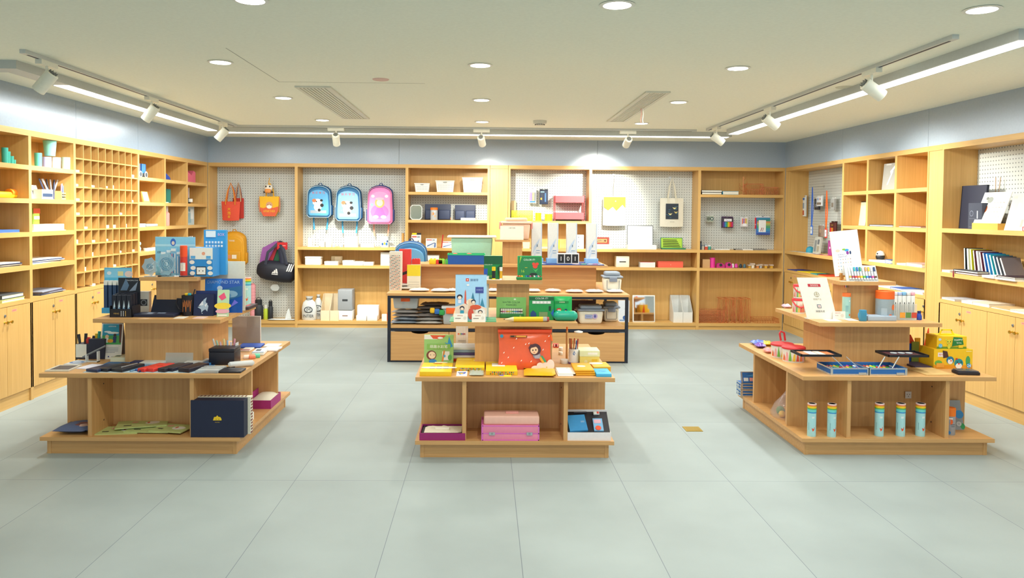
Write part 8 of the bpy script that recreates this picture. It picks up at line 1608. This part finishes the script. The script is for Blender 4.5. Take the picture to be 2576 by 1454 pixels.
for i, (l, q, c, tri) in enumerate(TL):
    x_, y_, z_, w_, h_ = q; m = M(); cc = mat(c, .2)
    if i == 0: z_ = .5 + TL[3][1][4]
    if tri: m.prism([(-w_/2, 0), (w_/2, 0), (w_ * .3 * i, h_)], 0, .01, cc)
    else: m.box(-w_/2, w_/2, 0, .01, 0, h_, cc)
    one(m, 'magnetic_tile', l + ' magnetic tile standing between the riser and the yellow toy boxes', 'magnetic tile', (x_, y_, z_))
# middle tier of the right table
x, y, z, w, h = (2.300, 5.123, 0.800, 0.203, 0.280)
t = thing('brand_sign', 'white standing sign with red, gold and black marks, right table', 'sign', (x - .02, y, z2)); tl = -.02
m = M(); m.T = Matrix.Rotation(-.02, 4, 'X'); sh = -.30
m.prism([(-w/2, 0), (w/2, 0), (w/2 - .075, h), (-w/2 - .075, h)], 0, .004, '#f0efe8')
F = Matrix(((1, -.075 / h, 0, -w/2), (0, 0, 1, 0), (0, 1, 0, 0), (0, 0, 0, 1))); F = Matrix(((1, -.075 / h, 0, -w/2), (0, 0, 1, -.0005), (0, 1, 0, 0), (0, 0, 0, 1)))
m.art(w, h, [('r', .3, .78, .42, .07, '#c83040'), ('t', .51, .815, .045, '京东京造', '#f4f0e8', .38), ('e', .52, .6, .06, .06, '#a8986a'), ('e', .52, .6, .05, .05, '#f0efe8'), ('r', .51, .55, .02, .1, '#a8986a'), ('r', .46, .6, .12, .012, '#a8986a'), ('t', .5, .48, .045, '网易严选', '#b8a884', .34), ('r', .44, .27, .13, .085, '#3a4a6a'), ('r', .455, .28, .1, .065, '#e8e4e4'), ('t', .505, .31, .045, '回', '#c84a4a', .08), ('t', .5, .19, .05, '网易天成', '#2a2c30', .34)], frame=F); m.build('panel', t, 0)
M().box(-w/2, w/2, .004, .05, 0, .003, mat('#dfe4e4', .2)).build('foot', t, 0)
q = (2.376, 5.115, 0.800, 0.085, 0.056); box('price_card', 'small cream price card in front of the white sign', 'price card', (q[0] + .01, q[1] - .012, z2, q[3], q[4]), .003, '#ece6dc', [('t', .4, .8, .12, '商品标价签', '#c84a40', .6), ('t', .3, .5, .1, '¥10.00', '#4a463e', .4), ('e', .75, .5, .2, .2, '#dcd4c6')], tilt=.1)
flat('price_tag', 'white strip lying before the white sign on the right table', 'price tag', (2.322, 5.019, 0.800, 0.088, 0.096), .002, '#f0eee8')
for i, (P, hh) in enumerate([((2.246, 5.389, 0.800, 0.095, 0.113), 0), ((2.676, 6.426, 0.800, 0.091, 0.116), 1)]):
    P0 = (2.246, 5.389, 0.800, 0.095, 0.113); zz = z2 + (P0[4] * .97 if i else 0)
    bucket((P0[0] + .0, P0[1], zz, P0[3] * (.95 if not i else .85), P0[4] * (.95 if not i else .86)), ('lower red and white toy bucket left of the white sign', 'upper red and white toy bucket stacked left of the white sign')[i], 1, '#d8343a')
t = jar('pencil_tube', 'tall mint tube with coloured pencils sticking out of an orange collar', 'pencil tube', (lambda q: (q[0], q[1] - .0, z2, q[3], q[4]))((2.466, 5.146, 0.800, 0.055, 0.173)), '#a8d4cc', '#f07a3a', .14, art=[('r', -15, .4, 20, .12, '#8ab8b8'), ('e', 25, .15, 14, .05, '#e8743c'), ('e', 20, .7, 10, .03, '#f4f0ea')])
for k in range(7): M().tube([(-.012 + .004 * k, 0, .21), (-.014 + .0045 * k, 0, .243), ], [.003, .002], ['#c83a2a', '#e8e0d0', '#3a6a9a', '#a8503a', '#4a8a4a', '#d8a03c', '#8a3a6a'][k], 6).build('pencil', t)
jar('pencil_tub', 'wide grey canister with an orange lid on the right table', 'canister', (lambda q: (q[0], 5.07, z2, .118, .195))((2.706, 5.363, 0.800, 0.098, 0.148)), '#9aa8b0', '#f0681e', .27, art=[('e', 35, .45, 16, .1, '#e8743c'), ('e', 10, .15, 12, .07, '#e86a34'), ('r', -30, .3, 18, .12, '#a8b4bc'), ('e', 40, .2, 9, .05, '#7ab0d0')])
t = thing('toy_owl', 'pale blue bird shaped sharpener on the right table', 'sharpener', (2.548, 5.091, 0.800, 0.045, 0.049)[:3]); M().rb(-.03, .03, 0, .04, 0, .055, '#5fa8dc', .02, 4).build('body', t)
m = M(); m.art(.06, .055, [('e', .32, .5, .2, .2, '#f4f4f0'), ('e', .68, .5, .2, .2, '#f4f4f0'), ('e', .34, .5, .1, .1, '#16202a'), ('e', .66, .5, .1, .1, '#16202a'), ('p', [(.44, .4), (.56, .4), (.5, .25)], '#f0a83c')], y=-.0005); m.build('face', t, 0)
flat('pencil_case', 'flat grey blue pencil case in front of the orange lidded canister', 'pencil case', (lambda q: (q[0], q[1], z2, q[3], .09))((2.647, 5.043, 0.800, 0.194, 0.226)), .034, '#a3b4c6', [('r', .0, .9, 1, .08, '#c8a8a8')], r=.004)
flat('coaster', 'round white plastic disc beside the bird sharpener', 'disc', (2.454, 5.040, 0.800, 0.069, 0.108), .004, '#dfe2dc', r=.0015)
t = thing('marker_set', 'clear rack of white dual tip markers at the right of the middle tier', 'marker set', (2.811, 5.092, 0.800, 0.133, 0.161)[:3])
for k in range(6):
    a = -.075 + k * .03; M().rb(a - .013, a + .013, .01, .036, .006, .165, '#e4e4e0', .005, 2).box(a - .003, a + .003, .0095, .01, .03, .12, '#4a4a4a').build('marker', t); M().rb(a - .013, a + .013, .01, .036, .166, .19, ['#e8e0e8', '#e8e8f0', '#b8c8f0', '#8ac0e8', '#e8e8e8', '#f0b0c0'][k], .005, 2).build('cap', t)
M().box(-.095, .095, 0, .003, 0, .11, mat('#d4dad8', .15, alpha=.35)).box(-.095, .095, 0, .045, 0, .004, mat('#d4dad8', .3)).art(.12, .045, [('r', 0, .1, .3, .8, '#e8a03c'), ('r', .33, .1, .3, .8, '#5a8a4a'), ('r', .66, .1, .3, .8, '#c84a3a')], x0=-.02, z0=.012).build('rack', t, 0)
for i, q in enumerate([(2.906, 5.603, 0.800, 0.045, 0.037), (2.916, 5.529, 0.800, 0.061, 0.062), (2.900, 5.419, 0.800, 0.027, 0.057)]):
    x_, y_, z_, w_, h_ = q; m = M().prism([(-w_/2, 0), (w_/2, 0), (w_/2, h_ * .4), (0 if i == 1 else w_ * .3, h_), (-w_/2, h_ * .5)], 0, .03, '#e23a32'); one(m, 'toy_brick', 'red toy block behind the grey canister, %s one' % ('left', 'pointed middle', 'right')[i], 'toy brick', (x_, 5.3 + .02 * i, z2))
packet('clay_packet', 'pink and clear packet at the left end of the middle tier', (lambda q: (q[0], q[1], z2, q[3], .09))((2.277, 5.689, 0.800, 0.054, 0.222)), .03, '#e8b0c8')
t = bottle('ink_bottle', 'small blue bottle at the right end of the middle tier', (lambda q: (q[0], 5.1, z2, .035, .06))((2.936, 5.166, 0.800, 0.020, 0.045)), '#2a4ab0', '#1c2a6a', .6, .25)
box('teal_box', 'small teal box between the white sign and the mint tube', 'box', (lambda q: (q[0], 5.03, z2, .04, .075))((2.516, 5.343, 0.800, 0.027, 0.039)), .03, '#3a8ab0', r=.003)
# top tier of the right table
x, y, z, w, h = (2.513, 5.220, 1.055, 0.201, 0.315)
t = thing('canvas_board', 'big white canvas card on a small easel lettered ACRYLIC PAINT SET', 'canvas board', (x + .0, 5.24, z3)); w, h = .195, .31
m = M(); m.T = Matrix.Translation((0, 0, .035)) @ Matrix.Rotation(-.12, 4, 'X') @ Matrix.Rotation(-.1, 4, 'Y'); m.box(-w/2, w/2, 0, .008, 0, h, '#efeee9'); m.art(w, h, [('r', .1, .05, .6, .55, '#f6f4ee'), ('t', .32, .47, .03, 'ACRYLIC', '#4a5a9a', .34), ('t', .36, .42, .03, 'PAINT SET', '#4a5a9a', .42), ('e', .2, .56, .05, .03, '#e8c8b0'), ('e', .52, .56, .05, .03, '#3a9fd8'), ('e', .42, .58, .04, .02, '#8ac04a'), ('e', .54, .5, .03, .04, '#8a3a9a'), ('e', .64, .5, .02, .04, '#1f3a6a')] + colour_grid(.16, .14, .6, .36, 6, 4, ['#e8b8a0', '#8ab0d0', '#c8a88a', '#9aa8b8', '#d8d0a8', '#a88a8a'], .012)); m.build('card', t, 0)
M().box(-.07, -.055, -.02, -.005, 0, .05, '#c8904a').box(-.07, .06, -.012, .02, .025, .034, '#c8904a').box(.045, .06, -.02, -.005, 0, .05, '#c8904a').box(-.015, .0, .08, .095, 0, .05, '#c8904a').build('easel', t, 0)
x, y, z, w, h = (2.564, 5.150, 1.055, 0.220, 0.112)
t = thing('paint_tube_set', 'silver tray of small paint tubes leaning on the top tier', 'paint set', (x, 5.15, z3))
m = leaned(M(), .45); m.rb(-w/2, w/2, 0, .012, 0, h * 1.05, mat('#c4c8ca', .3), .003); m.build('tray', t)
for k in range(10):
    a = -w * .38 + k * w * .088; m = leaned(M(), .45); m.tube([(a, -.006, h * .1), (a, -.006, h * .62)], [.0075, .006], '#d8dadc', 8); m.tube([(a, -.007, h * .2), (a, -.007, h * .32)], .0078, (['#c8a03c', '#a83a5a'] + RAIN)[k], 8); m.build('paint_tube', t)
    m = leaned(M(), .45); m.tube([(a, -.006, h * .64), (a, -.006, h * .9)], .006, ['#f0f4f0', '#e8f0f0', '#3ab0c0', '#2f78c0', '#3a9a7a', '#e8e0d8', '#d8a06a', '#e8c03c', '#e8e8ea', '#1f3a6a'][k], 8); m.build('tube_cap', t)
for i, q in enumerate([(2.473, 5.321, 1.055, 0.057, 0.112), (2.450, 5.215, 1.055, 0.072, 0.145), (2.615, 5.228, 1.055, 0.103, 0.127)]): flat('price_tag', 'white price strip on the top tier of the right table, %s from the left' % CN[i], 'price tag', (q[0], 5.145 + .004 * i - (.012 if i == 2 else 0), z3, q[3], .02), .002, '#f2f2ee')
# shelf of the right table
for i, q in enumerate([(2.068, 4.740, 0.110, 0.052, 0.206), (2.191, 4.730, 0.110, 0.053, 0.207), (2.503, 4.749, 0.110, 0.054, 0.207), (2.640, 4.750, 0.110, 0.054, 0.206), (2.768, 4.752, 0.110, 0.056, 0.206)]):
    t = tubeset((q[0], q[1], z0, q[3] * 1.0, q[4]), 'mint pencil tube with a rainbow rim, %s from the left in the right table' % CN[i]); t['group'] = 'mint fox pencil tubes'
jar('pencil_tub', 'grey canister with an orange lid in the right bay of the right table', 'canister', (lambda q: (q[0], q[1], z0, q[3], q[4]))((2.976, 4.779, 0.110, 0.066, 0.172)), '#9a9ea6', '#f27a14', .3, art=[('e', -25, .5, 28, .1, '#ee6a2a'), ('r', -20, .62, 20, .02, '#f4f0ea'), ('r', 5, .4, 25, .015, '#6a6e76'), ('r', 5, .33, 20, .015, '#6a6e76'), ('e', -35, .1, 18, .06, '#3a8ad0')])
q = (3.082, 4.889, 0.110, 0.105, 0.168)
box('paint_box', 'grey box with coloured dots leaning in the right bay of the right table', 'box', (q[0], q[1] + .02, z0, q[3], .19), .02, '#8f969c', [('e', .35, .5, .07, .07, '#a82a7a'), ('e', .8, .52, .16, .14, '#2f88c8'), ('e', .5, .4, .06, .05, '#d84a8a'), ('e', .92, .12, .08, .1, '#2f9a5a'), ('e', .7, .2, .09, .08, '#c8ccd0'), ('t', .7, .2, .06, '13', '#4a4e54', .1)], tilt=.3)
for i in range(2):
    P = (2.015, 5.80, z0 + .052 * i)
    t = thing('art_case', ('lower', 'upper')[i] + ' closed blue aluminium art case stacked in the far left bay of the right table', 'art case', P, 0); M().box(-.05, .14, 0, .1, 0, .05, BL2).build('case', t, 0)
    m = M()
    for zz in (0, .021, .042): m.box(-.052, .142, -.002, .0, zz, zz + .008, AL).box(-.052, -.05, -.002, .1, zz, zz + .008, AL)
    m.box(-.053, -.035, -.003, 0, 0, .05, AL); m.build('edging', t, 0); M().box(-.057, -.052, .03, .07, .015, .035, AL).build('latch', t, 0)
t = box('paint_box', 'blue printed art case lid standing on the stacked art cases', 'box', (2.06, 5.80, z0 + .105, .18, .085), .01, '#2a68b0', [('r', .1, .15, .2, .3, '#d8dce0'), ('r', .35, .15, .2, .3, '#e0a0a0'), ('p', [(.2, .6), (.6, .8), (.9, .5)], '#4a9ad8'), ('r', 0, .93, 1, .07, AL), ('r', 0, 0, .05, 1, AL)], tilt=.3)
q = (2.07, 4.98, z0)
t = thing('toy_bag', 'clear bag of toy fruit and vegetables in the left side bay of the right table', 'bag', (2.09, 5.20, z0)); m = M(); n = 12; vs = []; fs = []
pr = [(.5, 0), (.55, .03), (.5, .08), (.3, .13), (.12, .17), (.02, .21)]
for r_, zq in pr:
    for k in range(n): a = 6.283 * k / n; wv = 1 + .1 * math.sin(3 * a + zq * 30); vs.append((.14 * r_ * wv * 1.4 * math.cos(a), .12 * r_ * wv * 2 * math.sin(a), zq))
for j in range(len(pr) - 1):
    for k in range(n): fs.append((j * n + k, j * n + (k + 1) % n, (j + 1) * n + (k + 1) % n, (j + 1) * n + k))
m.add(vs, fs, mat('#d8c8c4', .1, alpha=.3)); m.build('film', t, 60)
for k, (a, b, c, r_) in enumerate([(-.03, -.1, '#f07a3a', .026), (.02, -.06, '#3f9a3a', .03), (-.04, .0, '#f0c02a', .024), (.03, .03, '#f08a5a', .028), (-.02, .08, '#2f8a3a', .03), (.02, .11, '#f0a83a', .022), (.0, -.02, '#e84a3a', .022)]): M().lathe([(0, 0), (r_ * .8, r_ * .3), (r_, r_), (r_ * .7, r_ * 1.7), (0, r_ * 2)], c, a, b, 12).build('toy_fruit', t)
box('socket_plate', 'small white socket on the back of the middle bay of the right table', 'socket', (2.865 - .07, 4.972, .30, .04, .045), .002, '#d8cfc4', [('e', .3, .6, .08, .08, '#8a8078'), ('e', .7, .6, .08, .08, '#8a8078'), ('e', .5, .3, .08, .08, '#8a8078')])
